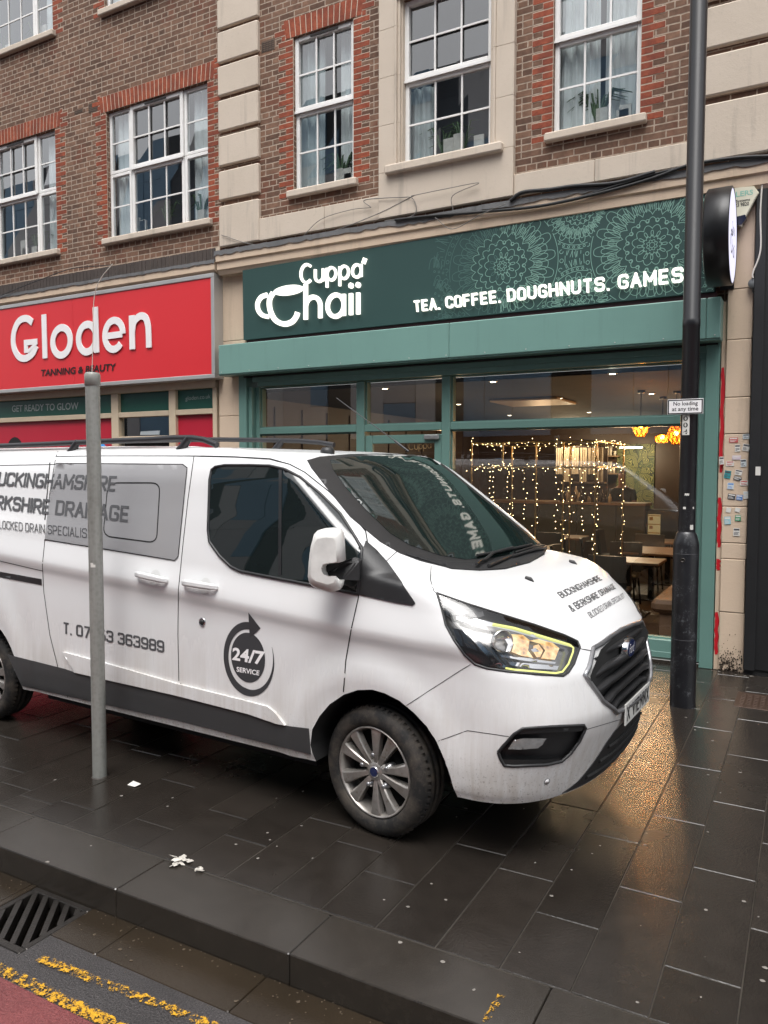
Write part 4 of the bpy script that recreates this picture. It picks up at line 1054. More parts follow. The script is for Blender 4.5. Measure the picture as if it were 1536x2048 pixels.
# ------------------------------------------------------------------ cables along the flashing
M_cab = mk('black_cable', (.010, .010, .011), .5); M_cabg = mk('grey_cable', (.16, .15, .14), .6); M_cabw = mk('white_cable', (.62, .58, .52), .5)
def cable(name, pts, r, mat, label, Y=7.835):
    p = [tuple(P(x, y, Y=Y+(d[0] if d else 0))) for x, y, *d in pts]
    mb = MB(); mb.tube(smooth(p, 8), r, 6); return mb.build(name, mat, None, label, 'cable', 'cables strung along the shopfronts')
cable('cable', [(790, 440), (860, 432), (960, 424), (1080, 412), (1200, 386), (1300, 358), (1380, 330), (1470, 316), (1540, 312)], .016, M_cab, 'thick black cable sagging along the cornice to the right edge')
cable('cable', [(810, 437), (900, 430), (1010, 419), (1120, 405), (1230, 372), (1320, 345), (1400, 328)], .011, M_cab, 'second black cable running just above the thick one')
cable('cable', [(1020, 402), (1045, 385), (1100, 379), (1150, 372), (1230, 366), (1310, 344)], .020, M_cab, 'bunched black cable tucked into the torn flashing')
cable('cable', [(443, 470), (520, 490), (640, 470), (750, 430), (830, 390)], .005, M_cabg, 'thin grey wire looping under the narrow window', 8.0)
cable('cable', [(600, 480), (640, 440), (700, 420), (742, 415)], .004, M_cabg, 'thin wire curling up the stone below the narrow window', 8.0)
cable('cable', [(742, 415), (730, 400), (800, 395), (826, 398), (828, 430), (770, 442)], .005, M_cabg, 'thin wire looped on the stone left of the bay', 7.98)
cable('cable', [(822, 392), (890, 378), (958, 366), (905, 392), (905, 430), (870, 462)], .004, M_cabg, 'thin wire dropping from the stone bay to the cafe sign', 7.96)
cable('cable', [(870, 435), (905, 458), (960, 430), (1010, 408)], .004, M_cabg, 'thin slack wire hanging over the top of the cafe sign', 7.82)
cable('cable', [(0, 592), (40, 575), (100, 552), (118, 545), (150, 536), (222, 530)], .006, M_cab, 'black wire rising along the lead flashing above the salon', 7.845)
cable('cable', [(225, 528), (200, 560), (188, 600), (186, 680), (184, 745)], .006, M_cabw, 'pale wire hanging down over the red salon sign', 7.80)
cable('cable', [(1540, 315), (1528, 340), (1521, 420), (1521, 500), (1506, 545), (1506, 556)], .008, M_cabw, 'white cable dropping to the grey connector at the right edge', 7.90)
jb = thing('junction_box', tuple(P(1507, 566, Y=7.93)), 'small round grey cable junction box on the cream pillar', 'junction box')
mb = MB(); q = P(1507, 567, Y=7.93); M = Matrix.Translation(Vector(q)) @ Matrix.Rotation(math.pi/2, 4, 'X'); mb.lathe([(.046, -.035), (.046, .012), (.040, .02), (.001, .022)], M, 20); mb.build('case', mk('grey_plastic', (.13, .14, .14), .5), jb)
mb = MB(); mb.tube([q+(0, -.005, .04), q+(0, -.005, .09)], [.018, .012], 8); mb.tube([q+(-.003, -.005, -.04), q+(-.003, -.005, -.07), q+(.01, 0, -.1), q+(.06, .0, -.12)], .008, 6); mb.build('gland', M_cab, jb)
# ================================================================== van
VTH = math.radians(-3.0); VO = np.array([-1.915, 4.362, 0.])
VR = np.array([[math.cos(VTH), -math.sin(VTH), 0], [math.sin(VTH), math.cos(VTH), 0], [0, 0, 1]])
VEYE = VR.T @ (EYE-VO)
def m_paint():
    t = NT('white_van_paint'); ps = t.pos(); sp = t.n('ShaderNodeSeparateXYZ'); t.l(ps, sp.inputs[0])
    mp = t.n('ShaderNodeMapping'); mp.inputs['Scale'].default_value = (22, 22, .8); t.l(ps, mp.inputs['Vector'])
    st = t.noise(1.0, 6, .7, mp.outputs[0]); n2 = t.noise(2.2, 5, .6, ps); n3 = t.noise(85, 4, .7, ps)
    lowz = t.n('ShaderNodeMapRange'); lowz.inputs[1].default_value = 1.0; lowz.inputs[2].default_value = .35; t.l(sp.outputs[2], lowz.inputs[0])
    d = t.math('MULTIPLY', lowz.outputs[0], t.gray(t.math('ADD', t.math('MULTIPLY', st, .65), t.math('MULTIPLY', n2, .45)), .42, .78))
    veryl = t.n('ShaderNodeMapRange'); veryl.inputs[1].default_value = .62; veryl.inputs[2].default_value = .34; t.l(sp.outputs[2], veryl.inputs[0])
    sp2 = t.math('MULTIPLY', veryl.outputs[0], t.gray(n3, .58, .66))
    c = t.mix(t.math('MULTIPLY', d, .72), (.715, .715, .715), (.33, .265, .195)); c = t.mix(t.math('MULTIPLY', sp2, .8), c, (.09, .07, .055))
    c = t.mix(t.gray(n3, .70, .76, 0, .5), c, (.42, .40, .37)); c = t.mix(t.gray(n2, .5, .75, 0, .10), c, (.5, .47, .43))
    ro = t.math('MULTIPLY_ADD', d, .4); ro.node.inputs[2].default_value = .24
    t.bsdf(c, ro, 0, .5, None, coat=.35, crough=.12); return t.m
M_van = m_paint()
M_arch = mk('arch_liner', (.010, .010, .010), .9, 0, .3, 20)
M_vblk = mk('black_van_plastic', (.018, .018, .019), .42, 0, .25, 12, .2, 200)
M_vglas = NT('dark_van_glass'); _b = M_vglas.bsdf((.006, .010, .010), .015, 0, 1.0); M_vglas = M_vglas.m
M_ws = NT('windscreen_glass'); _b = M_ws.bsdf((.007, .013, .012), .012, 0, .72, M_ws.noise(300, 2), .012, .001); M_ws = M_ws.m
M_gap = mk('panel_gap', (.012, .012, .012), .8)
M_graft = mk('charcoal_lettering', (.040, .041, .044), .5, 0, .1)
M_gtxt = mk('grey_lettering', (.085, .086, .09), .5, 0, .1)
M_band = mk('charcoal_film', (.045, .045, .046), .45, 0, .25, 5, .1, 100)
M_silv = mk('silver_grey_film', (.36, .355, .36), .30, .25, .08, 2)
M_chr = mk('chrome', (.62, .62, .63), .14, 1.0, .05)
M_satin = mk('satin_silver', (.34, .34, .35), .3, .8, .1)
van = thing('panel_van', tuple(VO), 'white panel van with charcoal drain company lettering parked on the pavement', 'van', rotz=VTH)
# --- body surface as stacked plan outlines
S0 = [(.20,.93),(.26,1.0),(.35,1.035),(.45,1.06),(.56,1.09),(.64,1.115),(.72,1.128),(.78,1.12),(.85,1.105),(.95,1.085),(1.03,1.045),(1.10,.985),(1.17,.905),(1.255,.785),(1.31,.68),(1.335,.60),(1.355,.46),(1.375,.30),(1.42,.24),(1.5,.135),(1.7,-.13),(1.9,-.40),(1.98,-.52),(2.02,-.62),(2.045,-.95),(2.06,-1.3),(2.08,-2.2)]
D_ = [(.2,.5),(.75,.5),(1.0,.52),(1.2,.5),(1.33,.42),(1.38,.32),(1.5,.22),(1.9,.16),(2.08,.16)]
N_ = [(.2,2.4),(1.0,2.4),(1.2,2.7),(1.33,3.0),(1.4,3.2),(2.08,3.1)]
A_ = [(.95,0),(1.03,.04),(1.2,.07),(1.35,.12),(1.5,.13),(2.08,.13)]
W_ = [(.30,.935),(.345,.945),(.38,.957),(.50,.966),(.60,.965),(.80,.958),(.93,.952),(1.0,.954),(1.045,.966),(1.075,.970),(1.10,.967),(1.17,.949),(1.22,.936),(1.6,.885),(1.85,.832),(1.95,.797),(2.0,.762),(2.04,.70),(2.08,.60)]
tab = lambda T, z: float(np.interp(z, [a for a, _ in T], [b for _, b in T]))
ROWS = [.335,.345,.36,.38,.42,.46,.50,.55,.60,.65,.69,.72,.75,.80,.85,.90,.93,.96,.99,1.01,1.03,1.045,1.06,1.075,1.09,1.11,1.14,1.17,1.20,1.225,1.255,1.28,1.30,1.315,1.327,1.337,1.346,1.354,1.361,1.367,1.375,1.39,1.42,1.46,1.5,1.56,1.62,1.68,1.74,1.8,1.85,1.9,1.94,1.965,1.985,2.0,2.015,2.027,2.036,2.045,2.053,2.06,2.068,2.075,2.08]
NF, NS, XREAR = 22, 92, -4.55
HUBX2 = -3.45; RWX = -3.53
def sstep(a, b, x): t = min(1, max(0, (x-a)/(b-a))); return t*t*(3-2*t)
def outline(zt):
    s, d, n, a, wv = (tab(T, zt) for T in (S0, D_, N_, A_, W_))
    B = 0 if zt < .6 or zt > 1.7 else sstep(.6, .95, zt) if zt < .95 else 1 if zt < 1.2 else 1-sstep(1.2, 1.7, zt)
    pts = []
    def side(sg):
        o = []; x0 = s-d+sg*a*wv
        for k in range(1, NS+1):
            x = x0+(XREAR-x0)*k/NS
            sh = float(np.interp(x, [-3.2, -1.37, -.11, .4], [.225, .115, .02, 0]))*B*sstep(0, .35, x0-x)
            y = wv
            for hx, rr in ((0, .505), (HUBX2, .52)):       # flared lips round the arches
                r_ = math.hypot(x-hx, zt-.34)
                if r_ < .75: y += .012*math.exp(-((r_-rr)/.055)**2)-.004*math.exp(-((r_-rr-.13)/.05)**2)
            y -= .02*sstep(-4.2, -4.55, x) if x < -4.2 else 0
            o.append((x, sg*y, zt+sh))
        return o
    near = side(-1)[::-1]; far = side(1)
    front = []
    for k in range(-NF, NF+1):
        ph = k/NF*math.pi/2; ss, cc = abs(math.sin(ph))**(2/n), abs(math.cos(ph))**(2/n)
        y = math.copysign(wv*ss, k); front.append((s-d*(1-cc)+a*y, y, zt))
    return near+front+far
rows = [outline(z) for z in ROWS]; NC = len(rows[0])
bv = [p for r_ in rows for p in r_]; bf = []
for i in range(len(rows)-1):
    for k in range(NC-1): bf.append((i*NC+k, i*NC+k+1, (i+1)*NC+k+1, (i+1)*NC+k))
    bf.append((i*NC+NC-1, i*NC, (i+1)*NC, (i+1)*NC+NC-1))
half = NC//2; top = (len(rows)-1)*NC
crown = []
for k in range(half):
    p, q = rows[-1][k], rows[-1][NC-1-k]; crown.append(len(bv)); bv.append(((p[0]+q[0])/2, 0, 2.093))
mid = top+half
for k in range(half-1):
    bf.append((top+k, top+k+1, crown[k+1], crown[k])); bf.append((crown[k], crown[k+1], top+NC-2-k, top+NC-1-k))
bf.append((top+half-1, mid, crown[-1])); bf.append((crown[-1], mid, top+NC-half))
bf.append((top, crown[0], top+NC-1))
for k in range(half-1): bf.append((k, NC-1-k, NC-2-k, k+1))
bf.append((half-1, NC-half, half))
BV = BVHTree.FromPolygons([Vector(p) for p in bv], bf)
def vray(px, py): d = VR.T @ ray(px, py); return d/np.linalg.norm(d)
def hit(px, py):
    d = vray(px, py); r_ = BV.ray_cast(Vector(VEYE), Vector(d))
    return (None, None) if r_[0] is None else (np.array(r_[0]), np.array(r_[1])*(-1 if r_[1].dot(Vector(d)) > 0 else 1))
def castx(y, z):
    r_ = BV.ray_cast(Vector((3, y, z)), Vector((-1, 0, 0))); n = np.array(r_[1]); return np.array(r_[0]), n*(1 if n[0] > 0 else -1)
def casts(x, z, sg=-1):
    r_ = BV.ray_cast(Vector((x, sg*3, z)), Vector((0, -sg, 0))); n = np.array(r_[1]); return np.array(r_[0]), n*(1 if n[1]*sg > 0 else -1)
def vly(px, py, y): d = VR.T @ ray(px, py); return VEYE+(y-VEYE[1])/d[1]*d
def tri2d(poly, step):
    """triangles of a 2-D polygon with inner points"""
    P2 = [np.array(p, float) for p in poly]; b = []
    for a, c in zip(P2, P2[1:]+P2[:1]):
        n = max(1, int(np.linalg.norm(c-a)/step)); b += [tuple(a+(c-a)*i/n) for i in range(n)]
    nb = len(b); A = np.array(b)
    def ins(x, y):
        r_ = False
        for i in range(nb):
            (x1, y1), (x2, y2) = b[i-1], b[i]
            if (y1 > y) != (y2 > y) and x < (x2-x1)*(y-y1)/(y2-y1)+x1: r_ = not r_
        return r_
    inner = []
    for x in np.arange(A[:, 0].min()+step/2, A[:, 0].max(), step):
        for y in np.arange(A[:, 1].min()+step/2, A[:, 1].max(), step):
            if ins(x, y) and np.min(np.hypot(A[:, 0]-x, A[:, 1]-y)) > step*.45: inner.append((x, y))
    vs, _, fs, *_ = delaunay_2d_cdt([Vector(p) for p in b+inner], [(i, (i+1) % nb) for i in range(nb)], [], 0, 1e-6)
    vs = [tuple(v) for v in vs]
    fs = [tuple(f) for f in fs if ins(*(np.mean([vs[i] for i in f], 0)))]
    return vs, fs, nb
def rim_edges(fs):
    e = {}
    for f in fs:
        for a, b in zip(f, f[1:]+f[:1]): e[(a, b)] = 1
    return [(a, b) for a, b in e if (b, a) not in e]
def patch(mb, poly, fn, off, step, rim=.0, mi=0, smooth=True):
    """a skin lying on the body: polygon in fn's 2-D space, lifted off by off, edge folded back by rim"""
    vs, fs, nb = tri2d(poly, step); pos = []; nor = []; ok = []
    for p in vs:
        L, N = fn(*p); ok.append(L is not None); L = np.zeros(3) if L is None else L; N = np.array([1., 0, 0]) if N is None else N
        pos.append(L+N*off); nor.append(N)
    fs = [f for f in fs if all(ok[i] for i in f)]
    mb.add(pos, fs, mi, smooth)
    if rim:
        for a, b in rim_edges(fs): mb.add([pos[a], pos[b], pos[b]-nor[b]*rim, pos[a]-nor[a]*rim], [(0, 1, 2, 3)], mi)
def dense(pl, fn, step):
    o = []
    for a, b in zip(pl, pl[1:]):
        a, b = np.array(a, float), np.array(b, float); n = max(1, int(np.linalg.norm(b-a)/step))
        o += [fn(*(a+(b-a)*i/n)) for i in range(n)]
    o.append(fn(*pl[-1])); return [q for q in o if q[0] is not None]
def seam_(mb, pl, fn, wd, off=.0012, step=8, mi=0):
    pn = dense(pl, fn, step); n = len(pn); vs = []
    for i, (L, N) in enumerate(pn):
        t = pn[min(i+1, n-1)][0]-pn[max(i-1, 0)][0]; s_ = np.cross(N, t); s_ /= np.linalg.norm(s_)+1e-9
        vs += [L+N*off+s_*wd/2, L+N*off-s_*wd/2]
    mb.add(vs, [(2*i, 2*i+1, 2*i+3, 2*i+2) for i in range(n-1)], mi, True)
def cord_(mb, pl, fn, r, off=0., step=8, mi=0, closed=False):
    pn = dense(pl+[pl[0]] if closed else pl, fn, step); mb.tube([L+N*off for L, N in pn], r, 8, mi)
cr = lambda pts, ox, oy, s: [(ox+x/s, oy+y/s) for x, y in pts]
# traced outlines (pixels of the photograph, cast onto the body)
ARCH = [(628,1525),(621,1490),(626,1458),(640,1432),(660,1408),(688,1389),(715,1380),(745,1379),(770,1386),(800,1401),(830,1425),(855,1451),(876,1482),(893,1520),(905,1560),(913,1598)]
HEAD = cr([(45,86),(250,158),(500,236),(700,298),(900,368),(985,408),(1002,445),(962,560),(925,615),(890,640),(700,629),(520,611),(380,590),(300,563),(230,500),(160,400),(105,300),(80,195)], 860, 1160, 3.339)
FOG = cr([(455,1150),(480,1118),(560,1030),(620,992),(800,980),(1028,970),(1042,992),(1000,1080),(940,1160),(880,1213),(780,1235),(560,1245),(497,1240),(470,1195)], 860, 1160, 3.339)
GRN = [(-.425,1.022),(-.595,.925),(-.49,.782),(-.37,.705),(-.345,.690),(0,.672)]
def grille_poly(g):
    n = [(y+math.copysign(0, y), z) for y, z in GRN]; return n+[(-y, z) for y, z in n[-2::-1]]+[(.2,1.04),(0,1.046),(-.2,1.04)]
# --- body mesh, openings cut
me = bpy.data.meshes.new('body'); me.from_pydata(bv, [], bf)
bm = bmesh.new(); bm.from_mesh(me); bmesh.ops.recalc_face_normals(bm, faces=bm.faces); bm.to_mesh(me); bm.free()
me.materials.append(M_van); me.materials.append(M_arch); me.polygons.foreach_set('use_smooth', [True]*len(me.polygons))
body = bpy.data.objects.new('body', me); COL.objects.link(body); body.parent = van; WORLD['body'] = WORLD[van.name]
cut = MB()
ap_ = [vly(*p, -.96)[[0, 2]] for p in ARCH]; ap_ = [(x, z) for x, z in ap_]+[(ap_[-1][0], .1), (ap_[0][0], .1)]
ra_ = [(HUBX2+.475*math.cos(t), .345+.46*math.sin(t)) for t in np.linspace(math.pi, 0, 20)]+[(HUBX2+.475, .1), (HUBX2-.475, .1)]
for poly in (ap_, ra_):
    for s_ in (-1, 1): cut.prism([(x, s_*1.3, z) for x, z in poly], (0, -s_*.72, 0))
cut.prism([(1.5, y, z) for y, z in grille_poly(GRN)], (-.46, 0, 0))
def px_prism(mb, poly, t0, t1, step=14):
    vs, fs, nb = tri2d(poly, step); A = []; Bk = []
    for p in vs:
        L, N = hit(*p); d = vray(*p); A.append(L+d*t0); Bk.append(L+d*t1)
    m = len(vs); mb.add(A+Bk, fs+[tuple(m+i for i in f[::-1]) for f in fs]+[(b, a, a+m, b+m) for a, b in rim_edges(fs)])
px_prism(cut, HEAD, -.10, .075); px_prism(cut, FOG, -.10, .05)
co = cut.build('cutter', M_arch, van, local=True)
md = body.modifiers.new('b', 'BOOLEAN'); md.object = co; md.operation = 'DIFFERENCE'; md.solver = 'EXACT'
try: md.material_mode = 'TRANSFER'
except Exception: pass
dg = bpy.context.evaluated_depsgraph_get(); nm = bpy.data.meshes.new_from_object(body.evaluated_get(dg)); body.modifiers.clear(); body.data = nm
bpy.data.objects.remove(co)
nm.set_sharp_from_angle(angle=math.radians(38)); nm.name = 'body'
VB = lambda mb, name, mats, parent=van, **k: mb.build(name, mats, parent, local=True, **k)
mb = MB(); mb.box(-4.3, .60, -.55, .55, .21, .42); mb.box(-2.9, -.45, -.80, .80, .24, .34); VB(mb, 'chassis', M_arch)
# --- glass
WSO = [(614,921),(640,914),(700,909),(770,908),(840,911),(866,915),(905,944),(955,985),(1000,1021),(1050,1062),(1094,1098),(1090,1109),(1060,1126),(1010,1139),(960,1142),(905,1138),(868,1129),(840,1122),(800,1107),(760,1084),(700,1034),(650,972),(622,936)]
WSI = [(660,922),(700,915),(770,912),(840,914),(862,918),(905,950),(955,991),(1000,1027),(1050,1068),(1076,1090),(1040,1105),(990,1116),(930,1120),(880,1112),(820,1092),(780,1068),(730,1020),(690,975),(665,940)]
mb = MB(); patch(mb, WSO, hit, .0035, 9, .005); VB(mb, 'windscreen_surround', M_vblk)
mb = MB(); patch(mb, WSI, hit, .0060, 9, .0026); wsc = VB(mb, 'windscreen', M_ws)
WIN = [(420,960),(424,940),(432,934),(450,931),(500,931),(540,932),(570,939),(600,955),(640,988),(680,1028),(712,1078),(724,1100),(720,1150),(716,1188),(690,1183),(620,1169),(520,1150),(480,1142),(462,1133),(440,1112),(420,1084),(417,1060)]
mb = MB(); patch(mb, WIN, hit, .004, 7, .005); sw_ = VB(mb, 'door_window', M_vglas)
mb = MB(); cord_(mb, WIN, hit, .009, .003, 6, closed=True); seam_(mb, [(562,938),(561,1150)], hit, .022, .007); VB(mb, 'window_seal', M_vblk, sw_)
mb = MB(); patch(mb, [(731,1082),(752,1100),(774,1124),(804,1166),(831,1206),(826,1211),(790,1205),(717,1189),(719,1150),(722,1110)], hit, .006, 6, .008); VB(mb, 'sail_panel', M_vblk)
# grey film panel with the blanked window line, charcoal sill film, raised moulding
mb = MB(); patch(mb, [(112,928),(200,927),(366,930),(374,936),(372,960),(357,1112),(350,1120),(220,1098),(90,1079),(97,1010)], hit, .003, 9, .003); VB(mb, 'side_film', M_silv)
mb = MB(); seam_(mb, cr(fillet([(520,212),(642,212),(628,452),(414,424),(434,212),(520,212)], 36), 0, 860, 2), hit, .009, .0042, 3)
for pl in ([(112,927),(366,929),(375,936),(357,1113),(350,1121),(90,1079)],): seam_(mb, pl, hit, .006, .0042)
VB(mb, 'film_outline', M_gap)
mb = MB(); patch(mb, [(16,1309),(128,1337),(152,1345),(355,1391),(500,1427),(556,1447),(572,1451),(618,1457),(622,1508),(357,1441),(178,1401),(44,1371),(32,1345)], hit, .004, 6, .005); VB(mb, 'sill_film', M_band)
mb = MB(); patch(mb, [(128,1303),(240,1333),(355,1366),(500,1402),(538,1412),(553,1424),(573,1450),(555,1446),(500,1427),(355,1390),(152,1344)], hit, .016, 7, .017); VB(mb, 'side_moulding', M_van)
# seams
mb = MB()
for pl, wd in (([(388,913),(376,1000),(366,1090),(357,1180),(356,1270),(358,1362)], .006), ([(362,1366),(357,1392)], .006), ([(120,893),(112,913),(100,985),(90,1080),(85,1130),(88,1185),(100,1270),(119,1347),(136,1395)], .007),
               ([(731,1062),(735,1085),(722,1150),(717,1195),(702,1262),(692,1320),(687,1384)], .007), ([(112,913),(200,912),(390,912),(470,914),(540,918),(580,929),(610,945),(660,985),(700,1025),(731,1062)], .010),
               ([(112,929),(0,931)], .006), ([(0,1122),(86,1142)], .005), ([(772,1123),(795,1102)], .004), ([(862,1132),(861,1160),(868,1183),(874,1187)], .004), ([(1155,1286),(1162,1298),(1186,1302)], .005),
               ([(813,1411),(870,1374),(921,1341),(941,1329)], .003), ([(877,1482),(935,1461),(1018,1473)], .003), ([(1172,1459),(1240,1439)], .003), ([(100,925),(97,960),(90,1040)], .012)):
    seam_(mb, pl, hit, wd)
VB(mb, 'panel_gaps', M_gap)
mb = MB(); patch(mb, [(0,1143),(84,1158),(84,1168),(0,1152)], hit, .003, 5); seam_(mb, [(0,1153),(84,1169)], hit, .008, .004); VB(mb, 'sliding_door_rail', M_vblk)
# --- lettering
def decal(mb, text, q, sw, wd=.5, r=.16, sp=.3, off=.0022, shear=0., mi=0):
    h = homog([(0, 0), (1, 0), (1, 1), (0, 1)], q)
    def fn(u, v, l):
        L, N = hit(*h(u, v)); return None if L is None else L+N*(off+l)
    caps_on(mb, text, fn, sw, wd, r, sp, mi)
mb = MB()
decal(mb, 'BUCKINGHAMSHIRE', [(-21, 971), (233, 984), (238, 952), (-16, 943)], .20, .62, .20, .27, .0052)
decal(mb, '& BERKSHIRE DRAINAGE', [(-63, 1013), (259, 1046), (262, 1012), (-59, 985)], .20, .62, .20, .27, .0052)
decal(mb, 'BLOCKED DRAIN SPECIALIST', [(-9, 1056), (187, 1078), (187, 1058), (-9, 1040)], .115, .58, .26, .24, .0052)
decal(mb, 'T. 07753 363989', [(126, 1267), (329, 1306), (329, 1281), (126, 1243)], .20, .60, .20, .27)
VB(mb, 'side_lettering', M_gtxt, fix=False)
mb = MB()
decal(mb, 'BUCKINGHAMSHIRE', [(1124, 1197), (1205, 1160), (1195, 1151), (1113, 1186)], .155, .58, .18, .26)
decal(mb, '& BERKSHIRE DRAINAGE', [(1145, 1225), (1232, 1177), (1225, 1167), (1134, 1212)], .155, .58, .18, .26)
decal(mb, 'BLOCKED DRAIN SPECIALIST', [(1182, 1237), (1250, 1195), (1245, 1186), (1174, 1226)], .11, .56, .2, .24)
VB(mb, 'bonnet_lettering', M_graft, fix=False)
cl, _ = hit(496, 1315); lx, lz = cl[0], cl[2]
sfn = lambda u, v, l=0.: (lambda q: q[0]+q[1]*(.002+l))(casts(lx+u, lz+v))
mb = MB()
dv = [(0, 0)]+[(.128*math.cos(t), .142*math.sin(t)) for t in np.linspace(0, 2*math.pi, 49)[:-1]]
mb.add([sfn(*p) for p in dv], [(0, 1+k, 1+(k+1) % 48) for k in range(48)])
vs = []; n = 60
for k in range(n+1):
    a = math.radians(82+(385-82)*k/n); ro_ = 1.0; ri = .80 if k < n*.6 else .80+.19*((k-n*.6)/(n*.4))
    for q in (ro_, ri): vs.append(sfn(.190*q*math.cos(a)+.004, .212*q*math.sin(a)-.008))
mb.add(vs, [(2*k, 2*k+1, 2*k+3, 2*k+2) for k in range(n)])
mb.add([sfn(.012, .262), sfn(.092, .178), sfn(.012, .112)], [(0, 1, 2)])
em = VB(mb, 'service_emblem', M_graft, fix=False)
mb = MB(); h1 = [(465, 1320), (529, 1331), (531, 1303), (465, 1294)]
hm_ = homog([(0, 0), (1, 0), (1, 1), (0, 1)], h1)
font_on(mb, '24/7', lambda u, v, l: (lambda q: q[0]+q[1]*.0036)(hit(*hm_(u, v))), 0, 1, 0, 1, 0, .05, .03)
hm2_ = homog([(0, 0), (1, 0), (1, 1), (0, 1)], [(474, 1343), (519, 1351), (520, 1341), (474, 1333)])
font_on(mb, 'SERVICE', lambda u, v, l: (lambda q: q[0]+q[1]*.0036)(hit(*hm2_(u, v))), 0, 1, 0, 1, 0, 0, .025)
VB(mb, 'lettering', M_white, em, fix=False)
# --- handles, lock
for a, b, c in (((278, 1149), (336, 1162), (310, 1155)), ((371, 1166), (436, 1176), (410, 1172))):
    L1, N1 = hit(*a); L2, N2 = hit(*b); Lc, Nc = hit(*c); mb = MB()
    pts = [L1+N1*.006, L1+(L2-L1)*.06+N1*.034, L1+(L2-L1)*.3+N1*.042, L1+(L2-L1)*.7+N1*.042, L1+(L2-L1)*.94+N1*.034, L2+N2*.006]
    for dz in (-.006, 0, .006): mb.tube([p+np.array([0, 0, dz]) for p in pts], [.008, .013, .0145, .0145, .013, .008], 10)
    hd = VB(mb, 'door_handle', M_van)
    mb = MB(); ell_ = [(Lc[0]+.045*math.cos(t), Lc[2]+.048*math.sin(t)) for t in np.linspace(0, 2*math.pi, 25)[:-1]]
    vs = [casts(Lc[0], Lc[2])[0]+np.array([0, -.0015, 0])]+[casts(*p)[0]+np.array([0, -.0022, 0]) for p in ell_]
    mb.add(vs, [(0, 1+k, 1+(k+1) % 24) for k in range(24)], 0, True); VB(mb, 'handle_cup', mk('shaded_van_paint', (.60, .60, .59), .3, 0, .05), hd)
L, N = hit(405, 1244); mb = MB(); M = Matrix.Translation(Vector(L)) @ Vector(N).to_track_quat('Z', 'Y').to_matrix().to_4x4()
mb.lathe([(.027, -.002), (.027, .004), (.020, .008), (.019, .003), (.001, .003)], M, 24, 1); mb.lathe([(.018, .004), (.015, .012), (.001, .013)], M, 20, 0); VB(mb, 'deadlock', [M_vblk, M_chr])
# --- mirror: pillow-shaped white shell on a black arm
mo = cr([(102,514),(135,505),(180,502),(225,507),(240,530),(246,600),(251,688),(225,696),(175,700),(142,710),(131,735),(134,765),(150,790),(190,802),(244,800),(238,830),(228,850),(180,866),(130,852),(85,838),(56,815),(47,775),(52,690),(62,610),(82,535)], 600, 880, 2.844)
vn = np.array([.42, -.907, 0.]); mc = vly(653, 1120, -1.10)
def onpl(p): d = VR.T @ ray(*p); return VEYE+np.dot(mc-VEYE, vn)/np.dot(d, vn)*d
ring = [onpl(p) for p in mo]; ce = onpl((648, 1118))
mb = MB(); n = len(ring); lay = []
for s_, dd in ((.72, .050), (.90, .040), (1.0, .012), (1.0, -.055), (.90, -.085)):
    lay.append([ce+(p-ce)*s_+vn*dd for p in ring])
vs = [p for l in lay for p in l]; fs = [(i*n+k, i*n+(k+1) % n, (i+1)*n+(k+1) % n, (i+1)*n+k) for i in range(4) for k in range(n)]
mb.add(vs, fs, 0, True)
v2, f2, _ = tri2d([(float(q[0]), float(q[2])) for q in lay[0]], .03)
mb.add([(x, float(np.interp(0, [0], [0])), z) for x, z in v2][:0], [])
def fill(layer, flip):
    vs_, fs_, _ = tri2d([(float(np.dot(q-ce, np.array([.907, .42, 0]))), float(q[2])) for q in layer], .05); c0 = np.mean([np.dot(q-ce, vn) for q in layer])
    mb.add([ce*np.array([1, 1, 0])+np.array([.907, .42, 0])*u+np.array([0, 0, v])+vn*c0 for u, v in vs_], fs_, 0, True)
fill(lay[0], 0); fill(lay[-1], 1)
mir = VB(mb, 'wing_mirror', mk('mirror_shell', (.66, .655, .63), .35, 0, .25, 14, .1, 60))
mb = MB(); arm = cr([(136,712),(250,690),(300,672),(338,690),(338,800),(250,795),(190,800),(150,788),(134,760)], 600, 880, 2.844)
pa = []
for p in arm:
    L = vly(*p, -1.03 if p[0] < 690 else -.955); pa.append(L)
mb.prism(pa, (-.02, .055, 0)); mb.prism([q+np.array([0, -.012, 0])+(np.mean(pa, 0)-q)*.18 for q in pa], (0, .013, 0)); VB(mb, 'mirror_arm', M_vblk, mir)
mb = MB(); patch(mb, [(688,1062),(716,1080),(730,1098),(722,1150),(717,1186),(684,1180),(684,1120)], hit, .003, 10, .004); VB(mb, 'mirror_base', M_vblk)
# --- headlight: black recess, bowls, amber reflectors with bulb glow put into their colour, daytime light line, clear lens
def inn(pl, depth):
    o = []
    for p in pl: L, N = hit(*p); o.append(L+vray(*p)*depth)
    return o
HC = lambda pts: cr(pts, 860, 1160, 3.339)
M_hl = mk('headlight_housing', (.20, .195, .19), .22, .85, .5, 40); M_amb = emit('amber_bulb', (1.0, .50, .13), 26); M_drl = emit('daytime_light', (.72, .75, .22), .9)
M_ambr = mk('amber_reflector', (.85, .50, .16), .28, .6, .2, 30)
lens_m = glass_mat('clear_lens', (.95, .95, .95), 1.6, 1.45)
mb = MB()
def inpatch(mb, pl, dep, mi=0, step=8): patch(mb, pl, lambda x, y: (lambda q: (q[0]+vray(x, y)*dep if q[0] is not None else None, q[1]))(hit(x, y)), 0, step, 0, mi)
inpatch(mb, HEAD, .070, 0, 12)
head = VB(mb, 'headlight', M_hl)
mb = MB()
inpatch(mb, HC([(62,104),(250,168),(352,205),(362,238),(330,250),(180,236),(110,228)]), .012, 0)
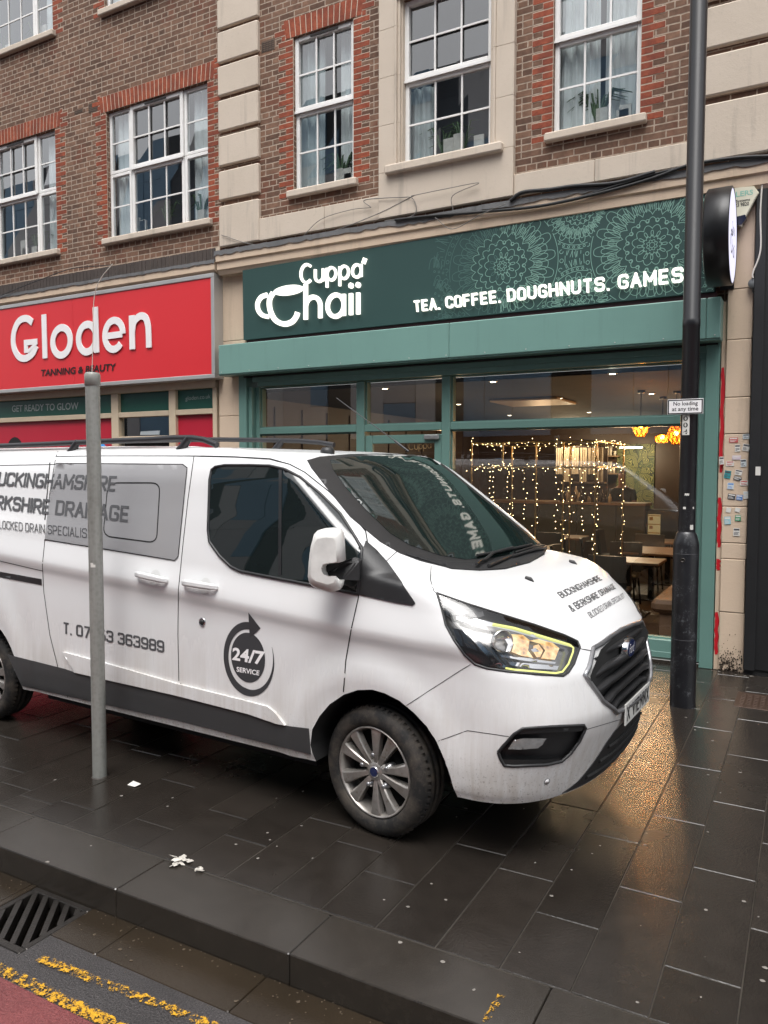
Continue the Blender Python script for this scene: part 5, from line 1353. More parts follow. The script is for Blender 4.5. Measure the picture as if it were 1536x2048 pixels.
inpatch(mb, HC([(150,320),(215,335),(330,460),(440,575),(360,578),(290,545),(200,440)]), .012, 0); VB(mb, 'dark_cover', mk('smoked_cover', (.02, .02, .022), .18), head)
mb = MB()
inpatch(mb, HC([(175,238),(330,262),(420,285),(560,318),(800,388),(950,432),(940,448),(780,410),(560,345),(430,312),(300,300),(180,262)]), .020, 0)
inpatch(mb, HC([(180,322),(270,345),(350,430),(440,530),(520,580),(510,592),(430,560),(330,452),(255,365),(190,345)]), .018, 0)
inpatch(mb, HC([(470,500),(640,520),(840,548),(835,560),(640,540),(480,515)]), .03, 0)
inpatch(mb, HC([(520,545),(700,560),(860,575),(850,600),(700,592),(540,570)]), .035, 0); VB(mb, 'chrome_trim', M_chr, head)
hv = np.array([.80, -.60, 0.])
def bowl(px, py, r, dep, mats, name, bulb=None):
    L, N = hit(px, py); c = L+vray(px, py)*dep; M = Matrix.Translation(Vector(c)) @ Vector(hv).to_track_quat('Z', 'Y').to_matrix().to_4x4(); mb = MB()
    mb.lathe([(r*.18, -.03), (r*.55, -.024), (r*.85, -.008), (r, .012), (r*1.05, .012), (r*1.05, -.01)], M, 28, 0)
    rb = r*.8 if name == 'projector' else r*.2; mb.lathe([(.001, rb*.3-.012), (rb*.6, rb*.15-.012), (rb, -.016), (rb, -.022)], M, 24, 1)
    VB(mb, name, mats, head)
bowl(*HC([(480,408)])[0], .052, .045, [M_chr, lens_m], 'projector')
def m_lit():
    t = NT('amber_reflector_glow'); ps = t.n('ShaderNodeTexCoord').outputs['Object']; vo = t.n('ShaderNodeTexVoronoi'); vo.inputs['Scale'].default_value = 34; t.l(ps, vo.inputs['Vector'])
    n1 = t.noise(16, 3, .6, ps); e = t.n('ShaderNodeEmission'); t.l(t.ramp(t.math('ADD', t.math('MULTIPLY', n1, .75), t.math('MULTIPLY', vo.outputs['Distance'], .4)), [(.30, (.16, .075, .022)), (.52, (.80, .42, .12)), (.70, (1., .74, .34))]), e.inputs[0]); e.inputs[1].default_value = .85
    g = t.n('ShaderNodeBsdfGlossy'); g.inputs['Roughness'].default_value = .15; m_ = t.n('ShaderNodeMixShader'); m_.inputs[0].default_value = .3; t.l(e.outputs[0], m_.inputs[1]); t.l(g.outputs[0], m_.inputs[2]); t.l(m_.outputs[0], t.out.inputs[0]); return t.m
M_litr = m_lit()  # bulb glow and bright spots are put into the reflector's emission
for pl in ([(515,378),(545,362),(620,366),(665,402),(655,470),(690,520),(610,505),(545,480),(560,430)], [(660,405),(740,392),(800,405),(864,455),(834,532),(740,524),(770,470),(735,425)], [(690,440),(725,430),(755,470),(735,515),(712,515),(690,480)]):
    mb = MB(); inpatch(mb, HC(pl), .048, 0, 5); VB(mb, 'indicator', M_litr, head)
mb = MB(); inpatch(mb, HC([(672,465),(705,452),(735,478),(690,482)]), .040, 0, 4); inpatch(mb, HC([(500,395),(540,385),(556,430),(536,475),(505,480),(520,430)]), .040, 0, 4); VB(mb, 'reflector_facets', M_chr, head)
mb = MB(); DR = HC([(420,292),(560,318),(760,378),(930,430),(958,452),(955,480),(925,560),(885,612),(840,622),(700,610),(560,598),(505,588)])
cord_(mb, DR, lambda x, y: (lambda q: (q[0]+vray(x, y)*.012, q[1]))(hit(x, y)), .0042, 0, 5); VB(mb, 'daytime_light', M_drl, head)
mb = MB(); patch(mb, HEAD, hit, .001, 12, 0); VB(mb, 'lens', lens_m, head)
mb = MB(); cord_(mb, HEAD, hit, .006, -.001, 6, closed=True); VB(mb, 'headlight_seal', M_vblk, head)
# far headlight, mirrored on the other corner
mb = MB(); far = []
for p in HEAD: L, N = hit(*p); far.append((-L[1], L[2]))
patch(mb, [(min(y, .93), z) for y, z in far], castx, .002, .03, .002); VB(mb, 'headlight', mk('far_headlight', (.10, .10, .10), .08, .2))
# --- fog light
mb = MB(); inpatch(mb, FOG, .046, 0, 10); fog = VB(mb, 'fog_light', M_vblk)
mb = MB(); cord_(mb, FOG, hit, .008, -.002, 6, closed=True); inpatch(mb, HC([(470,1195),(497,1238),(560,1243),(780,1233),(880,1211),(870,1190),(770,1200),(520,1200)]), .004, 0, 8)
inpatch(mb, HC([(600,1000),(800,985),(1028,975),(1035,990),(1010,1010),(800,1018),(600,1030)]), .006, 0, 8); VB(mb, 'surround', M_vblk, fog)
mb = MB(); inpatch(mb, HC([(520,1130),(560,1070),(620,1058),(778,1058),(752,1100),(720,1124),(600,1133)]), .010, 0, 6); VB(mb, 'lamp', mk('fog_lens', (.38, .38, .38), .12, .5, .35, 45), fog)
mb = MB(); fp = [(-hit(*p)[0][1], hit(*p)[0][2]) for p in FOG]; patch(mb, [(min(y, .945), z) for y, z in fp], castx, .002, .03, .002); VB(mb, 'fog_light', M_vblk)
# --- grille
gp_ = grille_poly(GRN); mb = MB()
bkx = 1.05
mb.add([(1.042, y, z) for y, z in gp_], [tuple(range(len(gp_)))]); gr = VB(mb, 'grille', M_arch)
def gw(z):
    pts = [(1.046, 0)]+[]; ys = [.425, .595, .49, .37, .345]; zs = [1.022, .925, .782, .705, .690]
    return float(np.interp(z, zs[::-1], ys[::-1]))
mb = MB()
for z0 in (.985, .915, .845, .775, .715):
    ws_ = gw(z0)-.02; n = 26; vs = []
    for k in range(n+1):
        y = -ws_+2*ws_*k/n; dz = -.020*sstep(.62, 1.0, abs(y)/ws_)
        zc_ = z0+dz; x = min(castx(y, zc_)[0][0]-.004, 1.092)
        vs += [(x-.035, y, zc_+.020), (x-.004, y, zc_+.017), (x, y, zc_+.010), (x, y, zc_-.006), (x-.012, y, zc_-.017), (x-.04, y, zc_-.020)]
    mb.add(vs, [(6*k+j, 6*k+6+j, 6*k+7+j, 6*k+1+j) for k in range(n) for j in range(5)], 0, True)
VB(mb, 'slats', M_vblk, gr)
mb = MB(); gl_ = gp_+[gp_[0]]; pn = dense(gl_, castx, .025)
mb.tube([L+N*.002 for L, N in pn], .0125, 8); VB(mb, 'frame', M_satin, gr)
bz = .953; bx = castx(0, bz)[0][0]+.006
def oval(ry, rz, x0, n=36): return [(x0, .0+ry*math.cos(t), bz+rz*math.sin(t)) for t in np.linspace(0, 2*math.pi, n+1)[:-1]]
mb = MB(); o1, o2_, o3 = oval(.088, .054, bx-.035), oval(.088, .054, bx-.006), oval(.080, .046, bx)
vs = o1+o2_+o3; mb.add(vs, [(i*36+k, i*36+(k+1) % 36, (i+1)*36+(k+1) % 36, (i+1)*36+k) for i in range(2) for k in range(36)], 0, True)
bd = VB(mb, 'badge', M_chr, gr)
mb = MB(); mb.prism(oval(.079, .045, bx-.003), (.0042, 0, 0)); VB(mb, 'badge_face', mk('dark_blue_enamel', (.012, .022, .085), .2), gr)
mb = MB(); font_on(mb, 'Ford', lambda u, v, l: (bx+.0022, -.052+.104*u, bz-.026+.052*v), 0, 1, 0, 1, 0, .35, .0); VB(mb, 'badge_script', M_white, gr, fix=False)
# --- plate, lower valance, sensors
mb = MB(); px0 = castx(0, .655)[0][0]+.004
mb.box(px0, px0+.008, -.263, .263, .598, .712, 0, .003); pl_ = VB(mb, 'number_plate', mk('plate_white', (.60, .60, .57), .35, 0, .12, 8))
mb = MB(); caps_on(mb, 'X VIENNX', lambda u, v, l: (px0+.0088+l, -.235+.47*u, .616+.078*v), .17, .52, .14, .30); VB(mb, 'lettering', M_blk, pl_, fix=False)
mb = MB(); va = [(-.66,.346),(-.56,.385),(-.46,.455),(-.38,.53),(-.30,.578),(-.2,.588),(0,.590)]; va = va+[(-y, z) for y, z in va[-2::-1]]
patch(mb, va, castx, .004, .04, .006); vl = VB(mb, 'lower_valance', M_vblk)
mb = MB()
for z0, wv in ((.44, .40), (.50, .33), (.385, .50)):
    mb.tube([castx(y, z0)[0]+np.array([.006, 0, 0]) for y in np.linspace(-wv, wv, 16)], .010, 6)
VB(mb, 'intake_bars', M_arch, vl)
mb = MB(); L, N = hit(1094, 1563); M = Matrix.Translation(Vector(L)) @ Vector(N).to_track_quat('Z', 'Y').to_matrix().to_4x4(); mb.lathe([(.013, .0), (.013, .002), (.0005, .003)], M, 16); mb.lathe([(.018, .0), (.017, .0012), (.013, .0012)], M, 16, 1); VB(mb, 'parking_sensor', [M_white, M_satin])
# --- wipers, cowl, washers
W3 = lambda pts: cr(pts, 600, 880, 2.844)
mb = MB(); patch(mb, W3([(600,640),(700,675),(850,700),(960,700),(1060,690),(1180,660),(1280,620),(1360,590),(1405,622),(1390,648),(1310,698),(1165,735),(1022,745),(870,736),(740,698),(600,655)]), hit, .008, 8, .006); VB(mb, 'cowl', mk('cowl_plastic', (.013, .013, .014), .6, 0, .3, 30, .4, 200))
mb = MB()
for pl, r_, off in (([(1000,668),(1150,640),(1310,604)], .009, .016), ([(1000,735),(1085,662),(1195,632)], .010, .030), ([(1070,735),(1220,668),(1330,632),(1412,618)], .010, .020), ([(1215,650),(1290,625),(1410,602)], .008, .014)):
    cord_(mb, W3(pl), hit, r_, off, 5)
VB(mb, 'wipers', M_vblk)
mb = MB()
for p in ((1060, 1161), (1147, 1127)):
    L, N = hit(*p); t = np.array([.6, 0, -.25]); t /= np.linalg.norm(t); mb.tube([L-t*.03+N*.004, L+N*.008, L+t*.022+N*.002], [.008, .012, .005], 8)
VB(mb, 'washer_jets', M_vblk)
# --- roof rails, knob, aerial
M_rail = mk('grey_black_rail', (.030, .030, .033), .38, .2, .15)
for y, pts, ft in ((-.655, [(-200, 902), (0, 892), (100, 888), (200, 883), (300, 879), (350, 876), (385, 876), (410, 880), (434, 890)], [(150, 886), (372, 878)]), (.62, [(200, 884), (430, 879), (520, 880), (600, 882), (640, 885), (668, 890)], [(560, 882)])):
    mb = MB(); mb.tube([vly(*p, y) for p in pts], .020, 10)
    for p in ft: q = vly(*p, y); mb.tube([q+(.03, 0, .01), q+(-.05, 0, -.075)], [.022, .034], 10)
    VB(mb, 'roof_rail', M_rail)
q = vly(655, 898, -.35); mb = MB(); M = Matrix.Translation(Vector((q[0], q[1], q[2]-.012))); mb.lathe([(.045, -.02), (.044, .004), (.032, .022), (.001, .026)], M, 20); VB(mb, 'roof_cap', M_vblk)
mb = MB(); mb.tube([vly(817, 903, .15), vly(790, 882, .15)], .008, 8); mb.tube([vly(790, 882, .15), vly(673, 796, .15)], .003, 6); VB(mb, 'aerial', M_rail)
# --- wheels
def m_tyre():
    t = NT('muddy_tyre'); ps = t.n('ShaderNodeTexCoord').outputs['Object']; n1 = t.noise(9, 5, .65, ps); n2 = t.noise(60, 4, .6, ps)
    c = t.mix(t.gray(n1, .42, .72), (.014, .0135, .0135), (.075, .062, .050)); c = t.mix(t.gray(n2, .55, .75, 0, .4), c, (.10, .085, .07)); t.bsdf(c, .75, 0, .35, n2, .3, .003); return t.m
M_tyre = m_tyre()
def m_alloy():
    t = NT('brake_dusted_alloy'); ps = t.n('ShaderNodeTexCoord').outputs['Object']; n1 = t.noise(8, 5, .65, ps); n2 = t.noise(40, 4, .6, ps)
    c = t.mix(t.gray(n1, .3, .7), (.46, .435, .41), (.26, .235, .21)); c = t.mix(t.gray(n2, .60, .72, 0, .5), c, (.13, .075, .035)); t.bsdf(c, .34, .7, .5); return t.m
M_alloy = m_alloy()
def wheel(hx, steer, y0=-.925, sg=-1):
    Mw = Matrix.Translation((hx, y0, .338)) @ Matrix.Rotation(steer, 4, 'Z') @ Matrix.Rotation(math.pi/2, 4, 'X')
    if sg > 0: Mw = Matrix.Translation((hx, -y0, .338)) @ Matrix.Rotation(steer, 4, 'Z') @ Matrix.Rotation(-math.pi/2, 4, 'X')
    root = MB()
    mb = MB(); pr = [(.230,-.21),(.30,-.222),(.325,-.205),(.335,-.185),(.338,-.160),(.329,-.158),(.329,-.150),(.338,-.148),(.338,-.116),(.329,-.114),(.329,-.106),(.338,-.104),(.338,-.072),(.329,-.070),(.329,-.062),(.338,-.060),(.3355,-.038),(.328,-.022),(.318,-.012),(.305,-.004),(.285,.0),(.270,-.001),(.257,-.004),(.247,-.010),(.240,-.018),(.236,-.028)]
    mb.lathe(pr, Mw, 72)
    for k in range(60):                                  # shoulder blocks
        a = 2*math.pi*k/60; ca, sa = math.cos(a), math.sin(a); p = Mw @ Vector((.331*ca, .331*sa, -.034)); q = Mw @ Vector((.339*ca, .339*sa, -.050))
        t_ = (Mw.to_3x3() @ Vector((-sa, ca, 0))); nrm = (Mw.to_3x3() @ Vector((ca, sa, .55))).normalized(); u_ = t_.cross(nrm)
        mb.obox((p+q)/2, t_*.009, u_*.013, nrm*.004)
    wh = VB(mb, 'wheel', M_tyre)
    mb = MB(); mb.lathe([(.240,-.022),(.238,-.012),(.233,-.010),(.228,-.016),(.220,-.034),(.212,-.12),(.20,-.19)], Mw, 64)
    for k in range(10):
        a = 2*math.pi*(k+.5)/10+(.055 if k % 2 else -.055); ca, sa = math.cos(a), math.sin(a)
        def pt(r, t, h): return Mw @ Vector((r*ca-t*sa, r*sa+t*ca, h))
        prof = [(.040, .017, -.030), (.090, .019, -.022), (.15, .026, -.017), (.205, .036, -.016), (.229, .043, -.017)]
        vs = []
        for r_, w_, h_ in prof: vs += [pt(r_, -w_, h_-.034), pt(r_, -w_*.86, h_-.006), pt(r_, -w_*.62, h_), pt(r_, w_*.62, h_), pt(r_, w_*.86, h_-.006), pt(r_, w_, h_-.034)]
        mb.add(vs, [(6*i+j, 6*i+6+j, 6*i+7+j, 6*i+1+j) for i in range(4) for j in range(5)], 0, False)
    mb.lathe([(.001,-.022),(.034,-.022),(.040,-.026),(.062,-.034),(.070,-.06)], Mw, 40)
    VB(mb, 'rim', M_alloy, wh)
    mb = MB(); mb.lathe([(.001,-.085),(.13,-.085),(.135,-.10),(.215,-.11)], Mw, 40, 0); VB(mb, 'brake_disc', M_arch, wh)
    mb = MB()
    for k in range(5):
        a = 2*math.pi*k/5+math.pi/2+.12; M2 = Mw @ Matrix.Translation((.088*math.cos(a), .088*math.sin(a), -.05)); mb.lathe([(.021,-.03),(.020,.010),(.013,.012),(.012,.028),(.009,.033),(.001,.034)], M2, 12)
    VB(mb, 'wheel_nuts', M_satin, wh)
    mb = MB(); mb.lathe([(.030,-.022),(.029,-.018),(.024,-.0165),(.001,-.0165)], Mw, 28, 0); mb.lathe([(.024,-.0160),(.001,-.0150)], Mw, 28, 1); VB(mb, 'hub_cap', [M_chr, mk('hub_blue', (.015, .022, .07), .25)], wh)
wheel(0, math.radians(-7)); wheel(RWX, 0, -.90); wheel(0, math.radians(-7), -.925, 1); wheel(RWX, 0, -.90, 1)
# cloth left on the roof
q = vly(196, 889, -.5); mb = MB(); rr = random.Random(5)
q = VR @ q+VO
cl_ = thing('work_glove', (q[0], q[1], 2.06), 'blue rubber glove lying on the roof of the white van', 'glove')
mb.tube([q+(-.10, 0, -.035), q+(-.05, .01, -.022), q+(0, 0, -.018), q+(.05, .0, -.022)], [.02, .034, .036, .026], 10)
for k in range(4): mb.tube([q+(.04, -.03+.02*k, -.022), q+(.10, -.036+.024*k, -.03)], [.012, .008], 8)
mb.tube([q+(0, -.02, -.02), q+(.03, -.06, -.03)], [.012, .008], 8)
mb.build('palm', mk('blue_rubber', (.05, .30, .62), .5, 0, .2, 30), cl_)
# ================================================================== street furniture
def m_galv():
    t = NT('galvanised_steel'); ps = t.pos(); mp = t.n('ShaderNodeMapping'); mp.inputs['Scale'].default_value = (14, 14, 1.6); t.l(ps, mp.inputs['Vector'])
    n1 = t.noise(1, 5, .7, mp.outputs[0]); n2 = t.noise(45, 4, .6, ps); vo = t.n('ShaderNodeTexVoronoi'); vo.inputs['Scale'].default_value = 38; t.l(ps, vo.inputs['Vector'])
    c = t.mix(t.gray(n1, .3, .7), (.20, .20, .18), (.33, .335, .31)); c = t.mix(t.gray(vo.outputs['Distance'], .1, .6, 0, .22), c, (.45, .45, .43)); c = t.mix(t.gray(n2, .64, .74, 0, .5), c, (.12, .11, .09))
    t.bsdf(c, .5, .35, .5, n2, .15, .002); return t.m
M_galv = m_galv()
b = P(193, 1556, Z=0); pr_ = .0425; bx, by = b[0], b[1]+pr_*.6
ph = float(P(178, 746, Y=by)[2])
po = thing('sign_post', (bx, by, 0), 'bare galvanised steel post standing on the pavement in front of the van', 'post')
mb = MB(); mb.lathe([(pr_, -.02), (pr_, ph-.075)], Matrix.Translation((bx, by, 0)), 32); mb.build('shaft', M_galv, po)
mb = MB(); mb.lathe([(pr_+.001, ph-.08), (pr_+.004, ph-.078), (pr_+.004, ph-.012), (pr_-.004, ph), (.001, ph+.001)], Matrix.Translation((bx, by, 0)), 32); mb.build('cap', mk('grey_cap', (.26, .26, .24), .5, .2, .2, 20), po)
mb = MB(); mb.lathe([(pr_+.0005, .006), (pr_+.002, .002), (pr_+.006, .0005)], Matrix.Translation((bx, by, 0)), 28); mb.build('footing', mk('grimy_mortar', (.04, .034, .028), .6, 0, .5, 40), po)
mb = MB(); q = P(196, 1129, Y=by-pr_); n = 8; vs = []
for i in range(n+1):
    a = math.radians(-72+i*5); hh = .028 if i < 5 else .015+.004*(i % 2)
    vs += [(bx+(pr_+.0008)*math.sin(a+1.35), by-(pr_+.0008)*math.cos(a+1.35), q[2]-.022), (bx+(pr_+.0008)*math.sin(a+1.35), by-(pr_+.0008)*math.cos(a+1.35), q[2]-.022+hh)]
mb.add(vs, [(2*i, 2*i+2, 2*i+3, 2*i+1) for i in range(n)]); mb.build('torn_sticker', M_stk['white'], po)
def m_blackpost():
    t = NT('chipped_black_paint'); ps = t.pos(); n1 = t.noise(9, 5, .7, ps); n2 = t.noise(70, 4, .7, ps); sp = t.n('ShaderNodeSeparateXYZ'); t.l(ps, sp.inputs[0])
    mr = t.n('ShaderNodeMapRange'); mr.inputs[1].default_value = 3.0; mr.inputs[2].default_value = 1.0; t.l(sp.outputs[2], mr.inputs[0])
    k = t.math('MULTIPLY', mr.outputs[0], t.gray(t.math('ADD', t.math('MULTIPLY', n1, .6), t.math('MULTIPLY', n2, .5)), .60, .68))
    c = t.mix(t.math('MULTIPLY', k, .75), (.011, .011, .013), (.085, .088, .095)); ro = t.math('MULTIPLY_ADD', n1, .25); ro.node.inputs[2].default_value = .20
    t.bsdf(c, ro, 0, .5, n2, .12, .003); return t.m
M_post = m_blackpost()
lb = P(1362, 1416, Z=0); lx_, ly_ = lb[0], lb[1]+.08
lc = thing('lamp_column', (lx_, ly_, 0), 'tall black steel lamp column with a thicker base standing outside the cafe', 'lamp post')
zb_s = float(P(1370, 1086, Y=ly_)[2]); zt_s = float(P(1370, 1066, Y=ly_)[2]); T = Matrix.Translation((lx_, ly_, 0))
RB, RT = .099, .0655
mb = MB(); mb.lathe([(RB+.001, -.02), (RB+.001, .02), (RB, .04), (RB, zb_s-.01), (RB-.004, zb_s+.01), (RT+.012, zt_s-.005), (RT+.006, zt_s+.004), (RT, zt_s+.012)], T, 40); mb.build('base', M_post, lc)
zj1 = float(P(1380, 655, Y=ly_)[2])
mb = MB(); mb.lathe([(RT, zt_s), (RT, zj1), (RT+.002, zj1+.003), (RT+.002, zj1+.06), (RT-.0005, zj1+.064), (RT-.002, 8.5)], T, 40)
mb.build('shaft', M_post, lc)
mb = MB()
for v, rr_ in ((1109, RB), (1282, RB)):
    z = float(P(1370, v, Y=ly_-RB)[2]); mb.lathe([(rr_+.0004, z-.003), (rr_+.0018, z), (rr_+.0004, z+.003)], T, 40)
mb.build('door_seam', mk('seam_grey', (.05, .05, .055), .4), lc)
z = float(P(1366, 1121, Y=ly_-RB)[2]); a = math.radians(-14); M = T @ Matrix.Rotation(math.radians(-6), 4, 'Z') @ Matrix.Translation((0, -RB, z)) @ Matrix.Rotation(math.pi/2, 4, 'X')
mb = MB(); mb.lathe([(.019, -.004), (.019, .002), (.013, .004), (.012, .001), (.001, .001)], M, 16); mb.build('lock', M_iron, lc)
# lantern at the top, above the picture
mb = MB(); mb.tube([(lx_, ly_, 8.4), (lx_, ly_, 8.7), (lx_, ly_-.3, 8.95), (lx_, ly_-.9, 9.0)], .035, 10); mb.box(lx_-.12, lx_+.12, ly_-1.45, ly_-.85, 8.95, 9.06, 0, .02); mb.build('lantern', M_post, lc)
# small peeled stickers round the shaft
mb = MB()
def shaft_sticker(px, py, w, h, R=RT):
    q = P(px, py, Y=ly_-R*.9); a0 = math.asin(max(-1, min(1, (q[0]-lx_)/R))); n = 5; vs = []
    for i in range(n+1):
        a = a0+(i/n-.5)*w/R; vs += [(lx_+(R+.001)*math.sin(a), ly_-(R+.001)*math.cos(a), q[2]-h/2+.004*(i % 2)), (lx_+(R+.001)*math.sin(a), ly_-(R+.001)*math.cos(a), q[2]+h/2-.003*((i+1) % 2))]
    mb.add(vs, [(2*i, 2*i+2, 2*i+3, 2*i+1) for i in range(n)])
for s_ in ((1369, 1016, .022, .022), (1383, 1055, .028, .042), (1374, 989, .034, .02), (1386, 1016, .012, .02)): shaft_sticker(*s_)
mb.build('stickers', M_stk['white'], lc)
# sign plate and number strip
sp_ = thing('no_loading_sign', tuple(P(1370, 813, Y=ly_-RT-.02)), 'small white plate reading No loading at any time, fixed to the lamp column', 'sign')
SPY = ly_-RT-.018
c4 = [P(*p, Y=SPY) for p in ((1334.5, 829), (1406, 828), (1406.5, 797), (1335, 799))]
x0, x1 = c4[0][0], c4[1][0]; z0, z1 = (c4[0][2]+c4[1][2])/2, (c4[2][2]+c4[3][2])/2
mb = MB(); mb.box(x0, x1, SPY, SPY+.004, z0, z1, 0, .0015); mb.build('plate', M_white, sp_)
mb = MB(); bw = .009; f_ = wall_fn(SPY-.0006)
for a_, b_, c_, d_ in ((x0+.003, x1-.003, z0+.003, z0+.003+bw), (x0+.003, x1-.003, z1-.003-bw, z1-.003), (x0+.003, x0+.003+bw, z0+.003+bw, z1-.003-bw), (x1-.003-bw, x1-.003, z0+.003+bw, z1-.003-bw)):
    mb.add([f_(a_, c_), f_(b_, c_), f_(b_, d_), f_(a_, d_)], [(0, 1, 2, 3)])
h_ = (z1-z0)
font_on(mb, 'No loading', f_, x0+.045, x1-.04, z0+h_*.50, z0+h_*.84, 0, 0, .015); font_on(mb, 'at any time', f_, x0+.035, x1-.035, z0+h_*.14, z0+h_*.48, 0, 0, .015)
mb.build('lettering', M_blk, sp_, fix=False)
mb = MB(); mb.box(lx_-.03, lx_+.03, SPY+.004, ly_-RT+.006, z0+.02, z0+.04); mb.box(lx_-.03, lx_+.03, SPY+.004, ly_-RT+.006, z1-.04, z1-.02); mb.build('clamp', M_blkm, sp_)
z1n, z0n = float(P(1372, 830, Y=ly_-RT)[2]), float(P(1372, 870, Y=ly_-RT)[2]); a0 = -.28; wd = .030
cyl = lambda u, v, l=0.: (lx_+(RT+.0015+l)*math.sin(a0+(u-.5)*2*wd/RT), ly_-(RT+.0015+l)*math.cos(a0+(u-.5)*2*wd/RT), z0n+(z1n-z0n)*v)
mb = MB(); vs = [cyl(i/8, v) for i in range(9) for v in (0, 1)]; mb.add(vs, [(2*i, 2*i+2, 2*i+3, 2*i+1) for i in range(8)]); ns = mb.build('number_strip', M_stk['white'], lc)
mb = MB()
for k, ch in enumerate('400'): font_on(mb, ch, lambda u, v, l: cyl(u, v, .0008), .2, .8, .045+.33*k, .29+.33*k, 0, 0, .02)
mb.build('numerals', M_blk, ns, fix=False)
# litter
q = P(268, 1571, Z=0); mb = MB(); mb.prism([q+np.array([dx, dy, .003+.004*k]) for k, (dx, dy) in enumerate(((-.035, -.02), (.033, -.025), (.04, .018), (-.028, .022)))], (0, 0, .0012))
tag(mb.build('paper_scrap', M_stk['white']), 'small white scrap of paper lying on the wet pavement by the steel post', 'litter')
def tissue(px, py, s, label):
    q = P(px, py, Z=.002); rr = random.Random(int(px)); mb = MB()
    for k in range(16):
        c = q+np.array([rr.gauss(0, .028*s), rr.gauss(0, .02*s), .004+abs(rr.gauss(0, .006*s))]); a = rr.uniform(0, 3.1); u = np.array([math.cos(a), math.sin(a), rr.uniform(-.3, .3)])*.022*s; v = np.array([-math.sin(a), math.cos(a), rr.uniform(-.4, .4)])*.010*s
        mb.add([c-u-v, c+u-v*.6, c+u*.8+v+(0, 0, .006*s), c-u*.7+v], [(0, 1, 2, 3)])
    tag(mb.build('wet_tissue', mk('wet_tissue', (.50, .47, .42), .5, 0, .3, 60)), label, 'litter')
tissue(361, 1725, 1.0, 'crumpled wet tissue lying on the joint behind the kerb'); tissue(399, 1742, .4, 'tiny wet tissue scrap beside the larger crumpled one')
# ================================================================== cafe interior
FZ, CZ, BY_ = .045, 2.93, 17.2
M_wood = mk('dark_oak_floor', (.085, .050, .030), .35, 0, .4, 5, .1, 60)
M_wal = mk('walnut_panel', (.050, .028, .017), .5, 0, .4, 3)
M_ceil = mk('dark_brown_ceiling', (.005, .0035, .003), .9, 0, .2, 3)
M_ttop = mk('oak_table_top', (.20, .125, .070), .38, 0, .3, 10)
M_chair = mk('dark_grey_leather', (.030, .029, .027), .5, 0, .2, 10)
M_tan = mk('tan_upholstery', (.23, .13, .075), .6, 0, .2, 6)
M_olive = mk('olive_counter_panel', (.045, .043, .030), .5, 0, .2, 3)
M_brass = mk('brass', (.45, .29, .10), .3, .9, .15, 10)
XI0, XI1 = -6.9, -.92
rm = thing('cafe_room', (-3.8, 12, FZ), 'dim cafe room behind the big panes with walnut walls and patterned end wall', 'room')
mb = MB(); n = 24
for i in range(n):
    x0, x1 = XI0+(XI1-XI0)*i/n, XI0+(XI1-XI0)*(i+1)/n; mb.box(x0+.0015, x1-.0015, 8.34, BY_, FZ-.04, FZ)
mb.build('floor', M_wood, rm)
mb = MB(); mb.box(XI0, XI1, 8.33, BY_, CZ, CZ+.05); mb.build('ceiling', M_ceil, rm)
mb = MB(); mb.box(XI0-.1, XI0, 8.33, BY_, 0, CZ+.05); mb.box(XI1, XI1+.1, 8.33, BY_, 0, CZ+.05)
for k in range(12): mb.box(XI0, XI0+.02, 8.5+.7*k, 8.52+.7*k+.62, .9, CZ-.1); mb.box(XI1-.02, XI1, 8.5+.7*k, 8.52+.7*k+.62, .9, CZ-.1)
mb.build('side_walls', M_wal, rm)
mb = MB(); mb.box(XI0, XI1, BY_, BY_+.1, 0, CZ+.05); mb.build('end_wall', M_wal, rm)
def m_paper(name, lit):
    t = NT(name); ps = t.pos(); wb = t.n('ShaderNodeTexNoise'); wb.inputs['Scale'].default_value = 2.5; t.l(ps, wb.inputs['Vector'])
    v = t.n('ShaderNodeVectorMath', operation='MULTIPLY_ADD'); t.l(wb.outputs['Color'], v.inputs[0]); v.inputs[1].default_value = (.5, 0, .5); t.l(ps, v.inputs[2])
    vo = t.n('ShaderNodeTexVoronoi', feature='F1'); vo.inputs['Scale'].default_value = 5.2; t.l(v.outputs[0], vo.inputs['Vector'])
    ve = t.n('ShaderNodeTexVoronoi', feature='DISTANCE_TO_EDGE'); ve.inputs['Scale'].default_value = 5.2; t.l(v.outputs[0], ve.inputs['Vector'])
    wv = t.math('SINE', t.math('MULTIPLY', vo.outputs['Distance'], 58.))
    c = t.mix(t.gray(wv, -.1, .3), (.020, .035, .015), (.24, .23, .075)); c = t.mix(t.gray(ve.outputs['Distance'], .02, .05), (.008, .014, .010), c); c = t.mix(t.gray(vo.outputs['Color'], .3, .7, 0, .6), c, (.05, .075, .03))
    t.bsdf(c, .6); return t.m
M_paper = m_paper('leaf_wallpaper', 1)
wx0, wx1 = X_(1234, 950, BY_), X_(1309, 950, BY_)
mb = MB(); mb.box(wx0, wx1, BY_-.04, BY_-.003, .9, Z_(1260, 893, BY_)+.05); mb.build('leaf_wallpaper', M_paper, rm)
